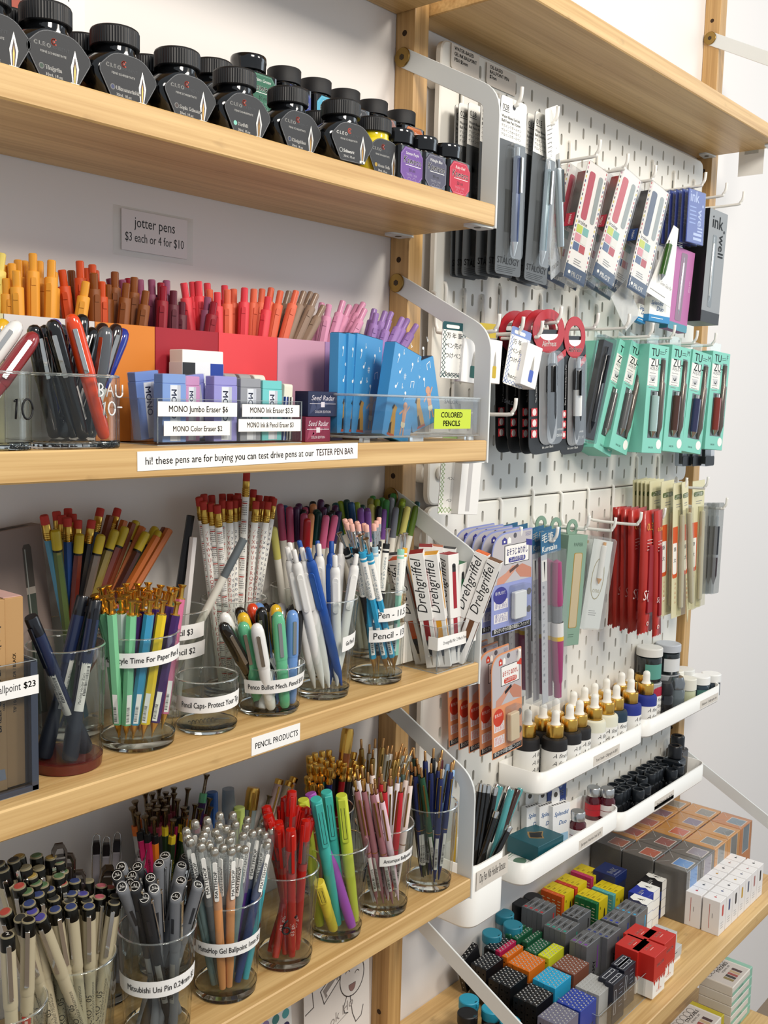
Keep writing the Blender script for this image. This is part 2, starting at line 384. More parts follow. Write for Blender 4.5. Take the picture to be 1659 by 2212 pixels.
# ================================================================== pegboards
PEG = P('#e9e6dd', .42)
def pegboard(z0, label):
    b = B(); Wd, Ht, T = 760, 560, 8
    rows = [(20*(r+1), r % 2) for r in range(27)]
    fr = Matrix(((1, 0, 0, 0), (0, 0, 1, 0), (0, 1, 0, 0), (0, 0, 0, 1)))
    slot = [(2.6*math.cos(a), 5.2+2.6*math.sin(a)) for a in [PI*k/6 for k in range(7)]] + [(2.6*math.cos(a), -5.2+2.6*math.sin(a)) for a in [PI+PI*k/6 for k in range(7)]]
    def outer(px, pz):
        # the point of the 40 x 20 cell that goes with a slot point
        m = max(abs(px)/20, abs(pz)/10)
        return px/m, pz/m
    out = [outer(*p) for p in slot]
    # exact corners of the cell go in as extra points
    for k, (sx, sz) in ((3, (0, 10)),): pass
    for z, ph in rows:
        n = 18 if not ph else 17; x0 = 40 if not ph else 60
        for k in range(n):
            cx = x0+40*k; m = len(slot); vs = []
            vs += [(cx+p[0], 0, z+p[1]) for p in slot] + [(cx+p[0], T-2, z+p[1]) for p in slot]
            b.add(vs, [(i, i+m, (i+1) % m+m, (i+1) % m) for i in range(m)], PEG)
            fs = []; ring = [(cx+p[0], 0, z+p[1]) for p in slot]
            cs = [(20, 10), (-20, 10), (-20, -10), (20, -10)]
            loop = [(20, 0), (20, 10), (0, 10), (-20, 10), (-20, 0), (-20, -10), (0, -10), (20, -10)]
            pts = ring + [(cx+p[0], 0, z+p[1]) for p in loop]; o = m
            # slot indices: 0 (right of top arc) 3 (top) 6 (left) 7 (left low) 10 (bottom) 13 (right low)
            fs += [(0, o+0, o+1), (0, o+1, 1), (1, o+1, 2), (2, o+1, o+2), (2, o+2, 3), (3, o+2, 4), (4, o+2, o+3), (4, o+3, 5), (5, o+3, 6), (6, o+3, o+4),
                   (6, o+4, 7), (7, o+4, o+5), (7, o+5, 8), (8, o+5, 9), (9, o+5, o+6), (9, o+6, 10), (10, o+6, 11), (11, o+6, o+7), (11, o+7, 12), (12, o+7, 13), (13, o+7, o+0), (13, o+0, 0)]
            b.add(pts, [tuple(reversed(f)) for f in fs], PEG)
        if ph: b.add([(20, 0, z-10), (40, 0, z-10), (40, 0, z+10), (20, 0, z+10)], [(0, 1, 2, 3)], PEG); b.add([(720, 0, z-10), (740, 0, z-10), (740, 0, z+10), (720, 0, z+10)], [(0, 1, 2, 3)], PEG)
    ol = rounded([(0, 0), (Wd, 0), (Wd, Ht), (0, Ht)], 16, 6); ol2 = inset(ol, 2); n = len(ol)
    inn = [(min(max(x, 20), 740), min(max(z, 10), 550)) for x, z in ol2]
    vs = [(x, 0, z) for x, z in inn]+[(x, 0, z) for x, z in ol2]+[(x, 1.6, z) for x, z in ol]+[(x, T, z) for x, z in ol]
    fs = [(k*n+(i+1) % n, k*n+i, (k+1)*n+i, (k+1)*n+(i+1) % n) for k in range(3) for i in range(n)]
    b.add(vs, [tuple(reversed(f)) for f in fs], PEG)
    t = thing('pegboard', label, 'pegboard', (0, 0, z0)); part('board', b, t)
    for x in (0, 760):
        for z in (40, 520):
            k = B(); k.cyl(13, 0, YW-T-.3, PEG, 24, c=1.5, M=Matrix.Translation((10 if x == 0 else x-10, T, z)) @ Matrix.Rotation(-PI/2, 4, 'X')); part('spacer', k, t)
            if x == 0: k = B(); k.cyl(9, 0, 5, PEG, 24, c=1.5, M=Matrix.Translation((22, 0, z)) @ Matrix.Rotation(PI/2, 4, 'X')); part('fixing_knob', k, t)
    return t
pegboard(1, 'white slotted pegboard, upper of the two, with pens and boxes on hooks')
pegboard(-561, 'white slotted pegboard, lower of the two, with the white ink trays')
# ================================================================== kinds of pens and pencils: tip at z = 0, top at z = L
def T(x=0, y=0, z=0): return Matrix.Translation((x, y, z))
def clip_bar(w, th, z0, z1, y, mat, r=1.2):
    b = B(); b.prism(rect(-w/2, w/2, z0, z1, r, 3), -th, 0, mat, c=.25, M=Matrix.Translation((0, y, 0)) @ RXY); return b
def k_click():      # soft-touch push-button pen
    a = B(); a.lathe([(0, 0), (1.2, 0), (1.4, 4), (4.3, 20), (5.2, 60), (5.2, 117.5), (4.7, 118.2), (0, 118.2)], 'A', 18)
    p = B(); p.lathe([(3.4, 118), (3.4, 130.3), (2.7, 131), (0, 131)], 'P', 16)
    c = clip_bar(4.6, 1.6, 76, 114, 0, 'A', 2.2); c2 = B()
    for i, v in enumerate(c.v): c.v[i] = (v[0], v[1]-5.6, v[2])
    c.box(-1.8, 1.8, -6.2, -4.6, 108, 113.5, 'A')
    return Kind('click_pen', [('barrel', a, None), ('push_button', p, None), ('clip', c, None)])
def k_bullet(mech=0):    # chunky bullet pen with round cap
    a = B(); a.lathe([(0, 0), (3.2, .4), (4.6, 3), (5.2, 12), (5.6, 50), (5.8, 58)], 'A', 20)
    p = B(); p.lathe([(6.0, 57), (6.3, 60), (6.3, 96), (6.0, 102), (5.0, 107.5), (3.0, 110.5), (0, 111.6)], 'A', 22)
    c = B(); c.prism(rect(-1.7, 1.7, 61, 100, .8, 2), 0, 1.0, 'C', c=.2, M=T(0, -6.4, 0) @ RXY); c.box(-1.5, 1.5, -6.8, -5.5, 95, 99.6, 'C')
    l = B(); cylpatch(l, 5.87, -.5, .75, 18, 50, 'W', shift=0); barc(l, 5.95, -.45, .45, 20, 34, 'K')
    return Kind('bullet_pen', [('barrel', a, None), ('cap', p, None), ('clip', c, None), ('price_sticker', l, None)])
def cylpatch(b, r, a0, a1, z0, z1, mat, n=6, shift=-PI/2):
    vs = []; fs = []
    for i in range(n+1):
        a = a0+(a1-a0)*i/n+shift
        vs += [(r*math.cos(a), r*math.sin(a), z0), (r*math.cos(a), r*math.sin(a), z1)]
    for i in range(n): fs.append((2*i, 2*i+2, 2*i+3, 2*i+1))
    return b.add(vs, fs, mat, True)
def barc(b, r, a0, a1, z0, z1, mat, shift=0):
    z = z0; q = random.Random(5)
    while z < z1:
        w = q.choice((.3, .5, .8)); cylpatch(b, r, a0, a1, z, z+w, mat, 3, shift); z += w+q.choice((.35, .6))
def cyl_fn(r, a0, z, up=1):       # text running up along a barrel
    return lambda x, y: (r*math.cos(a0-y/r*up), r*math.sin(a0-y/r*up), z+x*up)
def hexr(r): return [(r*math.cos(PI/3*i), r*math.sin(PI/3*i)) for i in range(6)]
def k_hexgold():     # hexagonal barrel, gold plunger and tip
    a = B(); a.prism(hexr(4.4), 14, 118, 'A', c=.3)
    t = B(); t.lathe([(0, 0), (.5, 0), (.7, 3), (3.6, 14.2)], GOLD, 14)
    p = B(); p.lathe([(2.1, 117.5), (2.1, 128), (2.3, 128.5), (3.6, 130.5), (3.6, 131.3), (0, 131.6)], GOLD, 16); p.lathe([(4.0, 117.9), (4.0, 119.2), (2, 119.3)], GOLD, 14)
    l = B(); l.add([(-2.0, -3.9, 16), (2.0, -3.9, 16), (2.0, -3.9, 44), (-2.0, -3.9, 44)], [(0, 1, 2, 3)], PAPER)
    for i in range(14): l.quad((-1.8, -3.95, 18+i*1.05), (2.4, 0, 0), (0, 0, rnd.choice((.35, .6))), INKC, lift=.02)
    return Kind('hexagonal_pen', [('barrel', a, None), ('tip', t, None), ('plunger', p, None), ('price_sticker', l, None)])
ERASER = P('#b4352b', .75); BRASSF = P('#c9a24c', .28, 1.0)
def ferrule(b, z, r, mat=BRASSF):
    pr = [(r, z)]
    for k in range(4): pr += [(r, z+1+k*1.6), (r+.35, z+1.4+k*1.6), (r+.35, z+2+k*1.6), (r, z+2.4+k*1.6)]
    pr += [(r, z+13), (0, z+13)]; return b.lathe(pr, mat, 16, sharp=80)
def k_pencil():      # hexagonal pencil with ferrule and eraser
    a = B(); a.prism(hexr(3.9), 0, 160, 'A', c=.2)
    a.txt('N°2  BUSY  BEE', 3.2, (1.0, -3.42, 122), (0, 0, -1), (-1, 0, 0), 'T', fit=26)
    f = B(); ferrule(f, 160, 3.7); e = B(); e.lathe([(3.6, 173), (3.6, 179.5), (3.0, 180.3), (0, 180.3)], ERASER, 16)
    return Kind('pencil', [('barrel', a, None), ('ferrule', f, None), ('eraser', e, None)])
def k_dipped():      # hexagonal pencil with a dipped end
    a = B(); a.prism(hexr(3.9), 0, 160, 'A', c=.2); a.txt('2 1/2  HB', 3, (1.0, -3.42, 140), (0, 0, -1), (-1, 0, 0), 'T', fit=22)
    f = B(); f.lathe([(4.05, 158.2), (4.05, 160)], BLACK, 16); f.lathe([(4.1, 160), (4.15, 174), (3.6, 176.4), (2.2, 177.4), (0, 177.7)], 'D', 16)
    return Kind('pencil', [('barrel', a, None), ('dipped_end', f, None)])
def k_plainpencil():
    a = B(); a.prism(hexr(3.9), 0, 176, 'A', c=.5); return Kind('pencil', [('barrel', a, None)])
def k_calendar():    # round white pencil printed all round
    a = B(); a.lathe([(0, 0), (3.6, 0), (3.6, 160)], WHITE, 16)
    red = P('#b5453c', .6); dk = P('#4a4a4e', .6)
    for k in range(10):
        z = 156-k*15.5; q = -PI/2
        cylpatch(a, 3.64, -.9, .9, z, z+.5, dk, 4)
        cylpatch(a, 3.64, -.9, .9, z-1.9, z-.7, red, 4)
        for r_ in range(5):
            for c_ in range(7):
                if rnd.random() < .85: cylpatch(a, 3.65, -.8+c_*.23, -.8+c_*.23+.13, z-3.6-r_*1.9, z-2.7-r_*1.9, dk if c_ else red, 1)
    f = B(); ferrule(f, 160, 3.5); e = B(); e.lathe([(3.5, 173), (3.5, 180), (2.9, 180.7), (0, 180.7)], ERASER, 16)
    return Kind('calendar_pencil', [('barrel', a, None), ('ferrule', f, None), ('eraser', e, None)])
def k_alphabet():
    a = B(); a.lathe([(0, 0), (3.6, 0), (3.6, 160)], WHITE, 16); red = P('#b5453c', .6); dk = P('#39405e', .6)
    for ang, t, m in ((-PI/2-.35, 'A B C D E F G H I J K L M N O P Q R S T U V W X Y Z', red), (-PI/2+.75, 'a b c d e f g h i j k l m n o p q r s t u v w x y z', dk), (PI/2, 'A B C D E F G H I J K L M N O P Q R S T U V W X Y Z', red)):
        ch = t.split()
        for i, c in enumerate(ch): a.txt(c, 5.2, None, None, None, m, al='c', fn=(lambda x, y, z=22+i*5.1, an=ang: (3.66*math.cos(an+x/3.66), 3.66*math.sin(an+x/3.66), z+y)))
    f = B(); ferrule(f, 160, 3.5); e = B(); e.lathe([(3.5, 173), (3.5, 180), (2.9, 180.7), (0, 180.7)], ERASER, 16)
    return Kind('alphabet_pencil', [('barrel', a, None), ('ferrule', f, None), ('eraser', e, None)])
def k_gel():         # white or blue click gel pen with a long tab clip
    a = B(); a.lathe([(0, 0), (1, 0), (1.6, 3), (3.6, 13), (4.6, 30), (4.9, 112), (4.6, 114), (3.2, 117)], 'A', 18)
    p = B(); p.lathe([(2.5, 116.5), (2.5, 127), (1.9, 127.8), (0, 127.8)], 'A', 14)
    c = B(); c.prism(rect(-3.0, 3.0, 74, 108, 2.9, 4), 0, 1.5, 'A', c=.3, M=T(0, -4.9, 0) @ RXY); c.prism(rect(-2.2, 2.2, 76, 104, 2.1, 4), 1.5, 1.75, 'G', M=T(0, -4.9, 0) @ RXY)
    a.txt('PUT YOUR PHONE DOWN', 4.4, None, None, None, 'T', fn=cyl_fn(4.93, PI+.35, 46), fit=56)
    return Kind('gel_pen', [('barrel', a, None), ('push_button', p, None), ('clip', c, None)])
def k_poem(eraser):  # slim pen or mechanical pencil with a printed white sleeve
    a = B(); a.prism(hexr(3.7), 14, 70, 'A', c=.2); a.lathe([(3.75, 70), (3.75, 104)], WHITE, 16); a.lathe([(3.8, 104), (3.8, 106)], 'A', 16); a.lathe([(3.78, 106), (3.78, 107.4)], WHITE, 16); a.lathe([(3.8, 107.4), (3.8, 112), (2, 112.4)], 'A', 16)
    a.txt('écrire un poème', 4.2, None, None, None, 'T', fn=cyl_fn(3.8, -PI/2+.25, 72), fit=31); a.txt('in your daily life', 2.2, None, None, None, 'T', fn=cyl_fn(3.8, -PI/2-.5, 72), fit=30)
    t = B(); t.lathe([(0, 0), (.5, 0), (.7, 4), (3.3, 14.2)], BRASSF, 14)
    p = B()
    if eraser: p.lathe([(2.4, 112), (2.4, 120), (2.9, 120.5), (2.9, 127), (2.5, 127)], CHROME, 14); p.lathe([(2.6, 127), (2.7, 132), (2.1, 132.8), (0, 132.8)], P('#e8b3a4', .8), 14)
    else: p.lathe([(1.8, 112), (1.8, 123), (3.0, 125), (3.2, 126), (0, 126.4)], CHROME, 14)
    l = B(); cylpatch(l, 3.85, -.5, .6, 18, 44, PAPER); barc(l, 3.9, -.35, .3, 20, 33, INKC, -PI/2)
    return Kind('mechanical_pencil' if eraser else 'plunger_pen', [('barrel', a, None), ('tip', t, None), ('eraser_end' if eraser else 'plunger', p, None), ('price_sticker', l, None)])
def k_brushcol():    # cream coloured pencil with a coloured dipped end
    a = B(); a.lathe([(0, 0), (3.8, 0), (3.8, 136)], P('#e6e2d6', .5), 14)
    f = B(); f.lathe([(3.9, 136), (4.0, 170), (3.6, 172.6), (2.2, 174), (0, 174.4)], 'D', 16)
    return Kind('colour_pencil', [('barrel', a, None), ('coloured_end', f, None)])
BEIGE = P('#b3a78a', .55)
def k_fine():        # beige fineliner with black and chrome cap end
    a = B(); a.lathe([(0, 0), (3.8, 0), (4.2, 4), (4.2, 80)], BEIGE, 18)
    for an in (-PI/2-.7, -PI/2+.9, PI/2): a.txt('ARCHIVAL INK  WATERPROOF FADEPROOF', 2.6, None, None, None, INKC, fn=cyl_fn(4.24, an, 14), fit=60)
    a.txt('MICRON 05', 6.0, None, None, None, INKC, fn=cyl_fn(4.25, -PI/2+.35, 24), fit=42)
    c = B(); c.lathe([(4.5, 77), (4.7, 79), (4.75, 116)], BEIGE, 18); c.lathe([(4.8, 116), (4.8, 124), (4.4, 125)], P('#2b2924', .2, .85), 18); c.lathe([(4.4, 125), (4.3, 125.8), (3.5, 125.9)], P('#8d8468', .5), 18)
    d = B(); d.lathe([(3.5, 125.85), (3.3, 126.3), (0, 126.4)], 'D', 16)
    k = B(); k.prism(rect(-1.5, 1.5, 84, 121, .7, 2), 0, .8, CHROME, c=.15, M=T(0, -5.6, 0) @ RXY); k.box(-1.4, 1.4, -5.9, -4.4, 117.5, 121, CHROME)
    return Kind('fineliner', [('barrel', a, None), ('cap', c, None), ('colour_disc', d, c and 1), ('clip', k, 1)])
def k_unipin():      # drawing pen, angled cap end with a round size mark
    a = B(); a.lathe([(0, 0), (3.9, 0), (4.4, 4), (4.4, 78)], 'A', 18)
    l = B(); cylpatch(l, 4.46, -.55, .6, 24, 62, P('#8f8d88', .6)); barc(l, 4.5, -.4, .4, 28, 50, INKC, -PI/2)
    c = B(); c.lathe([(4.9, 74), (5.1, 77), (5.1, 120)], 'A', 20)
    n = 20; vs = []
    for z, tilt, r in ((120, 0, 5.1), (124, 2.2, 5.1), (124.6, 2.3, 4.5)):
        vs += [(r*math.cos(2*PI*i/n), r*math.sin(2*PI*i/n), z+tilt*math.sin(2*PI*i/n)) for i in range(n)]
    c.add(vs, [(k*n+i, k*n+(i+1) % n, (k+1)*n+(i+1) % n, (k+1)*n+i) for k in range(2) for i in range(n)]+[tuple(2*n+i for i in range(n))], 'A', True)
    c.box(-1.3, 1.3, -5.25, -5.0, 92, 106, P('#25262a', .4))
    d = B(); X = Vector((1, 0, 0)); Y = Vector((0, 1, .5)).normalized()
    d.disc((0, 0, 124.75), X, Y, 3.9, WHITE); d.disc((0, 0, 124.75), X, Y, 3.5, BLACK, .06); d.txt('0.1', 2.6, (0, .1, 124.75), X, Y, WHITE, .12, 'c'); d.txt('uni PIN', 1.9, (0, -2, 124.75), X, Y, WHITE, .12, 'c')
    k = B(); k.prism(rect(-1.5, 1.5, 84, 122, .8, 2), 0, .8, CHROME, c=.15, M=T(5.9, 0, 0) @ Matrix.Rotation(PI/2, 4, 'Z') @ RXY); k.box(4.6, 6.6, -1.3, 1.3, 119, 121.6, CHROME)
    return Kind('drawing_pen', [('barrel', a, None), ('barcode_sticker', l, 0), ('cap', c, None), ('size_mark', d, 2), ('clip', k, 2)])
def k_balltop():     # gel pen with a clear cap and a silver ball end
    a = B(); a.lathe([(0, 0), (3.0, 1), (4.0, 20), (4.2, 78), (2.6, 84), (1.2, 96), (.5, 101)], 'A', 16)
    c = B(); c.lathe([(4.5, 70), (4.8, 74), (4.8, 112), (4.2, 114.5)], CLEAR('#f4f6f6', rough=.06, haze=.10, key='cap'), 16)
    d = B(); d.lathe([(2.0, 112.5), (3.7, 113.6), (4.1, 115.4), (3.7, 117.4), (2.3, 118.8), (0, 119.3)], P('#b9b4a8', .2, .75), 16)
    l = B(); l.prism(rect(-2.0, 2.0, 78, 110, 1.4, 3), 0, 1.0, WHITE, c=.2, M=T(0, -5.0, 0) @ RXY); l.txt('MATTEHOP', 4.2, (1.4, -6.0, 81), (0, 0, 1), (-1, 0, 0), INKC, .06, fit=26, bold=.15)
    return Kind('ball_topped_pen', [('barrel', a, None), ('cap', c, None), ('ball_end', d, 1), ('clip_label', l, 1)])
REDC = CLEAR('#e23024', rough=.08, haze=.0, key='red'); REDS = P('#c01a14', .2, coat=.5)
def k_redpen():      # translucent red gel pen
    a = B(); a.lathe([(0, 0), (3.2, 0), (3.9, 8), (4.1, 82)], P('#c6211a', .18, tr=.25, coat=.5), 16)
    a.txt('03 gel', 5, None, None, None, P('#e9c9c3', .5), fn=cyl_fn(4.15, -PI/2+.3, 22), fit=24)
    c = B(); c.lathe([(4.4, 76), (4.9, 78), (4.9, 104)], CLEAR('#f0d9d4', rough=.05, haze=.06, key='redcap'), 16); c.lathe([(4.9, 104), (4.95, 118), (4.3, 122.5), (0, 124)], P('#cf1f16', .12, tr=.3, coat=.6), 16)
    n = B(); n.lathe([(2.4, 82), (2.6, 92), (1.2, 98), (0, 101)], P('#5b5552', .4), 12)
    k = B(); k.box(-1.4, 1.4, -6.6, -5.2, 84, 120, P('#d4241b', .15, tr=.3), c=.4)
    return Kind('red_gel_pen', [('barrel', a, None), ('cap', c, None), ('nib', n, None), ('clip', k, 1)])
def k_marker():      # flat-topped pen with a wide tab clip on its cap
    a = B(); a.lathe([(0, 0), (4.2, 0), (4.8, 5), (5.2, 40), (5.4, 72)], 'A', 18)
    c = B(); c.lathe([(5.6, 68), (5.8, 72), (5.6, 124), (5.0, 125), (0, 125)], 'A', 18)
    k = B(); k.prism(rect(-3.6, 3.6, 82, 124, [2.6, 2.6, 1, 1], 4), 0, 2, 'A', c=.5, M=T(0, -5.6, 0) @ RXY); k.stroke([(-1.6, 116), (-1.6, 86), (1.6, 86), (1.6, 116)], .5, (0, -7.6, 0), (1, 0, 0), (0, 0, 1), INKC, .03)
    return Kind('marker_pen', [('barrel', a, None), ('cap', c, None), ('clip', k, 1)])
COPPER = P('#d0a068', .3, 1.0)
def k_slim():        # slim push pen with a small metal plunger
    a = B(); a.lathe([(0, 0), (.8, 0), (1.2, 4), (3.0, 18), (4.1, 60), (4.0, 98), (3.2, 118), (2.6, 119)], 'A', 16); a.lathe([(4.16, 56), (4.16, 57)], COPPER, 16)
    p = B(); p.lathe([(1.6, 118.5), (1.6, 129), (1.2, 129.5), (0, 129.5)], COPPER, 12)
    l = B(); cylpatch(l, 4.2, -.55, .45, 16, 52, P('#c9c6bf', .5)); barc(l, 4.24, -.4, .3, 19, 40, INKC, -PI/2)
    k = B(); k.box(-.9, .9, -5.3, -4.6, 76, 112, BRASS, c=.2); k.box(-.8, .8, -5.0, -3.4, 108, 111.5, BRASS)
    return Kind('slim_push_pen', [('barrel', a, None), ('plunger', p, None), ('price_sticker', l, None), ('clip', k, None)])
def k_knobtop():     # pen with a short polished metal knob
    a = B(); a.lathe([(0, 0), (1, 0), (3.6, 14), (4.3, 60), (4.3, 112)], 'A', 16)
    p = B(); p.lathe([(4.5, 111), (4.6, 114), (3.2, 116), (3.1, 119), (4.1, 120), (4.2, 126), (3.6, 127.4), (0, 127.6)], 'M', 16)
    return Kind('knob_topped_pen', [('barrel', a, None), ('knob', p, None)])
def k_trumpet():     # hexagonal pen with a flared brass plunger and a coloured collar
    a = B(); a.prism(hexr(4.4), 10, 106, 'A', c=.3); a.prism(hexr(4.5), 106, 113, 'D', c=.2); a.lathe([(0, 0), (.6, 0), (4.0, 10.5)], STEEL, 12)
    a.txt('bon voyage', 4.0, (1.2, -3.86, 74), (0, 0, 1), (-1, 0, 0), 'T', .05, fit=28)
    p = B(); p.lathe([(2.0, 112.5), (2.0, 123), (2.6, 125), (3.9, 126.6), (3.9, 127.3), (0, 127.6)], P('#8d7d66', .25, 1.0), 16)
    return Kind('trumpet_plunger_pen', [('barrel', a, None), ('plunger', p, None)])
def k_rod():         # glossy dip pen holder
    a = B(); a.lathe([(0, 0), (2.4, 0), (4.0, 20), (4.4, 90), (4.3, 138), (3.7, 140), (0, 140.2)], 'A', 16)
    e = B(); e.lathe([(4.45, 132), (4.5, 139), (3.9, 140.6), (2.4, 140.6), (2.3, 137), (0, 137)], 'E', 16)
    return Kind('dip_pen_holder', [('barrel', a, None), ('socket', e, None)])
def k_clipflat():    # grey square pen with a bent wire clip
    a = B(); a.box(-4.6, 4.6, -3.4, 3.4, 0, 112, P('#8f8a90', .5), c=.6); p = B(); p.box(-3.6, 3.6, -2.4, 2.4, 112, 122, P('#231d20', .3), c=.5)
    w = B(); w.tube([(-3.4, -4.4, 70), (-3.6, -4.6, 120), (-2.4, -4.4, 128), (0, -4.2, 130), (2.4, -4.4, 128), (3.6, -4.6, 120), (3.4, -4.4, 70)], .55, STEEL, 6)
    return Kind('wire_clip_pen', [('barrel', a, None), ('push_button', p, None), ('wire_clip', w, None)])
K = {}
for _n, _f in dict(click=k_click, bullet=k_bullet, hexgold=k_hexgold, pencil=k_pencil, dipped=k_dipped, plain=k_plainpencil, calendar=k_calendar, alphabet=k_alphabet, gel=k_gel, poem=lambda: k_poem(0), poemer=lambda: k_poem(1),
                   brushcol=k_brushcol, fine=k_fine, unipin=k_unipin, balltop=k_balltop, redpen=k_redpen, marker=k_marker, slim=k_slim, knobtop=k_knobtop, trumpet=k_trumpet, rod=k_rod, wire=k_clipflat).items(): K[_n] = _f()
LEN = dict(click=131, bullet=111.6, hexgold=131.6, pencil=180.3, dipped=177.7, plain=176, calendar=180.7, alphabet=180.7, gel=127.8, poem=126.4, poemer=132.8, brushcol=174.4, fine=126.4, unipin=125, balltop=119.3, redpen=124, marker=125, slim=129.5, knobtop=127.6, trumpet=127.6, rod=140.6, wire=130)
# ================================================================== glass cups
GL_T = CLEAR('#f8faf9', rough=.02, key='tumbler'); GL_B = P('#f4f8f6', .02, tr=1.0, ior=1.45)
class Cup: pass
def cup(cx, cy, z, rb, rt, h, label, name='glass_cup', base=9, group=None):
    c = Cup(); c.x, c.y, c.z, c.rb, c.rt, c.h, c.base = cx, cy, z, rb, rt, h, base
    c.rad = lambda zz: rb+(rt-rb)*zz/h
    t = thing(name, label, 'glass cup', (cx, cy, z+.05), group=group); c.t = t
    w = B(); w.lathe([(rb-2.4, base+.4)]+[(c.rad(zz)-2.2, zz) for zz in (base+3, h*.5, h-1)]+[(rt-1.6, h), (rt-.6, h), (rt, h-1)]+[(c.rad(zz), zz) for zz in (h*.6, base+1)], GL_T, 48, sharp=89); part('glass_wall', w, t)
    bs = B(); bs.lathe([(0, 0), (rb-3, 0), (rb-.6, 1.2), (c.rad(base), base), (0, base)], GL_B, 48); part('thick_base', bs, t)
    rr = B(); rr.lathe([(rt-1.9, h-.7), (rt-1.5, h+.25), (rt-.8, h+.35), (rt-.2, h-.7)], P('#eef3f0', .03, tr=.9), 48, sharp=89); part('rim', rr, t)
    d = Vector((CAM_C.x-cx, CAM_C.y-cy)); c.face = math.atan2(d.y, d.x)
    return c
def band(c, z, hh, a0, a1, text, fs, tilt=0, name='paper_label', parent=None, off=0, mat=None, ink=None, bold=.12, ta=None):
    """a paper strip round a cup; a0, a1 in degrees from the side that faces the aisle, + towards the far end of the wall"""
    a0, a1 = math.radians(a0), math.radians(a1); b = B(); n = 14; vs = []
    def pt(a, zz, o): r = c.rad(zz)+o; ph = c.face+a; return (r*math.cos(ph), r*math.sin(ph), zz)
    for i in range(n+1):
        a = a0+(a1-a0)*i/n; zc = z+tilt*(i/n-.5); vs += [pt(a, zc-hh/2, .5), pt(a, zc+hh/2, .5)]
    b.add(vs, [(2*i, 2*i+2, 2*i+3, 2*i+1) for i in range(n)], mat or PAPER, True)
    r = c.rad(z)
    def fn(x, y):
        a = (a0+a1)/2+(x+off)/r; zc = z+tilt*((a-a0)/(a1-a0)-.5); return pt(a, zc+y-fs*.33, .75)
    if text: t0, t1 = ta or (max(math.degrees(a0)+8, -50), min(math.degrees(a1)-5, 70)); off = r*math.radians((t0+t1)/2)-r*(a0+a1)/2; b.txt(text, fs, None, None, None, ink or INKC, al='c', fn=fn, bold=bold, fit=r*math.radians(t1-t0))
    return part(name, b, c.t)
WID = dict(fine=1.13, trumpet=.85, redpen=1.08, marker=1.06, slim=.92, knobtop=.9, bullet=1.0)
def pen(kind, top, bot, label, cat, mats={}, group=None, twist=None):
    d = Vector(top)-Vector(bot); s = d.length/LEN[kind]
    # the twist turns the clip side towards the aisle
    R = axis_R(d); f = Vector((CAM_C.x, CAM_C.y, 0))-Vector((top[0], top[1], 0)); l = R.transposed() @ f; a = math.atan2(l.y, l.x)+PI/2
    R = R @ Matrix.Rotation(a+(rnd.uniform(-.5, .5) if twist is None else math.radians(twist)), 3, 'Z')
    return K[kind].copy(label, cat, bot, R, group, (WID.get(kind, 1), WID.get(kind, 1), s), mats)
def soft(h, r=.5): return {'A': P(h, r), 'P': P(h, .25)}
def fill(c, kind, rows, base, cat, group, most=14, lean=.55, lift=1.0, matf=None):
    """pens standing in a cup: (colour key, u, v of the top in the photograph, depth in the cup, optional foot offset)"""
    made = {}
    for r in rows:
        key, u, v, dy = r[:4]; top = at(u, v, y=c.y+dy)
        if len(r) > 4: bx, by = c.x+r[4], c.y+r[5]
        else:
            o = Vector((top.x-c.x, dy)); q = -o*lean; m = c.rb-8
            if q.length > m: q = q.normalized()*m
            bx, by = c.x+q.x+rnd.uniform(-3, 3), c.y+q.y+rnd.uniform(-3, 3)
            o = Vector((bx-c.x, by-c.y))
            if o.length > c.rb-6: o = o.normalized()*(c.rb-6); bx, by = c.x+o.x, c.y+o.y
        k = kind if isinstance(kind, str) else kind[key]
        o = pen(k, top, (bx, by, c.z+c.base+lift), '', cat, matf(key) if matf else {})
        made.setdefault(key, []).append((o, u))
    for key, os in made.items():
        us = {o.name: u for o, u in os}
        ranked([o for o, u in os], base[key] if isinstance(base, dict) else base.format(key), group, u=lambda o: us[o.name], most=most)
    return made
# ================================================================== bottom shelf of the left column: pen cups
def CR(x0, y0, s): return lambda X, Y: (x0+X*s, y0+Y*s)
def rowsof(tr, items): return [(k, *tr(X, Y), dy, *rest) for k, X, Y, dy, *rest in items]
def mA(h, r=.5): return {'A': P(h, r), 'P': P(h, .25)}
zD = SZ['D']
cD8 = cup(-100, -95, zD, 26, 32, 98, 'glass cup of navy and green slim pens, last on its shelf before the bracket')
cD7 = cup(-178, -92, zD, 27, 33, 98, 'glass cup of pink, red and cream slim pens with a paper label')
cD6 = cup(-250, -89, zD, 27, 33, 98, 'glass cup of turquoise, lime and purple markers, marked 7 in black')
cD5 = cup(-323, -88, zD, 27, 33, 97, 'glass cup of red gel pens marked 6 in black')
cD4 = cup(-396, -84, zD, 29, 34, 94, 'glass cup of clear capped pens with silver balls')
cD3 = cup(-480, -91, zD, 28, 34, 99, 'glass cup of grey and black drawing pens')
cD2 = cup(-553, -80, zD, 28, 33, 99, 'glass cup packed with beige fineliners at the bottom left')
cD1 = cup(-627, -98, zD, 28, 33, 99, 'glass cup cut by the left edge holding two beige pens')
band(cD7, 68, 11, -8, 74, 'Antorique Ballpoint $', 6.2, 4, off=0)
band(cD4, 55, 13, -74, 72, 'MatteHop Gel Ballpoint 1mm $3', 7.4, 4, off=8)
band(cD3, 58, 15, -80, 80, 'Mitsubishi Uni Pin 0.24mm $3', 7.6, 2, off=4)
band(cD2, 30, 16, -70, -4, 'n Pens $4', 8, 0, off=-2)
bl = P('#111113', .5)
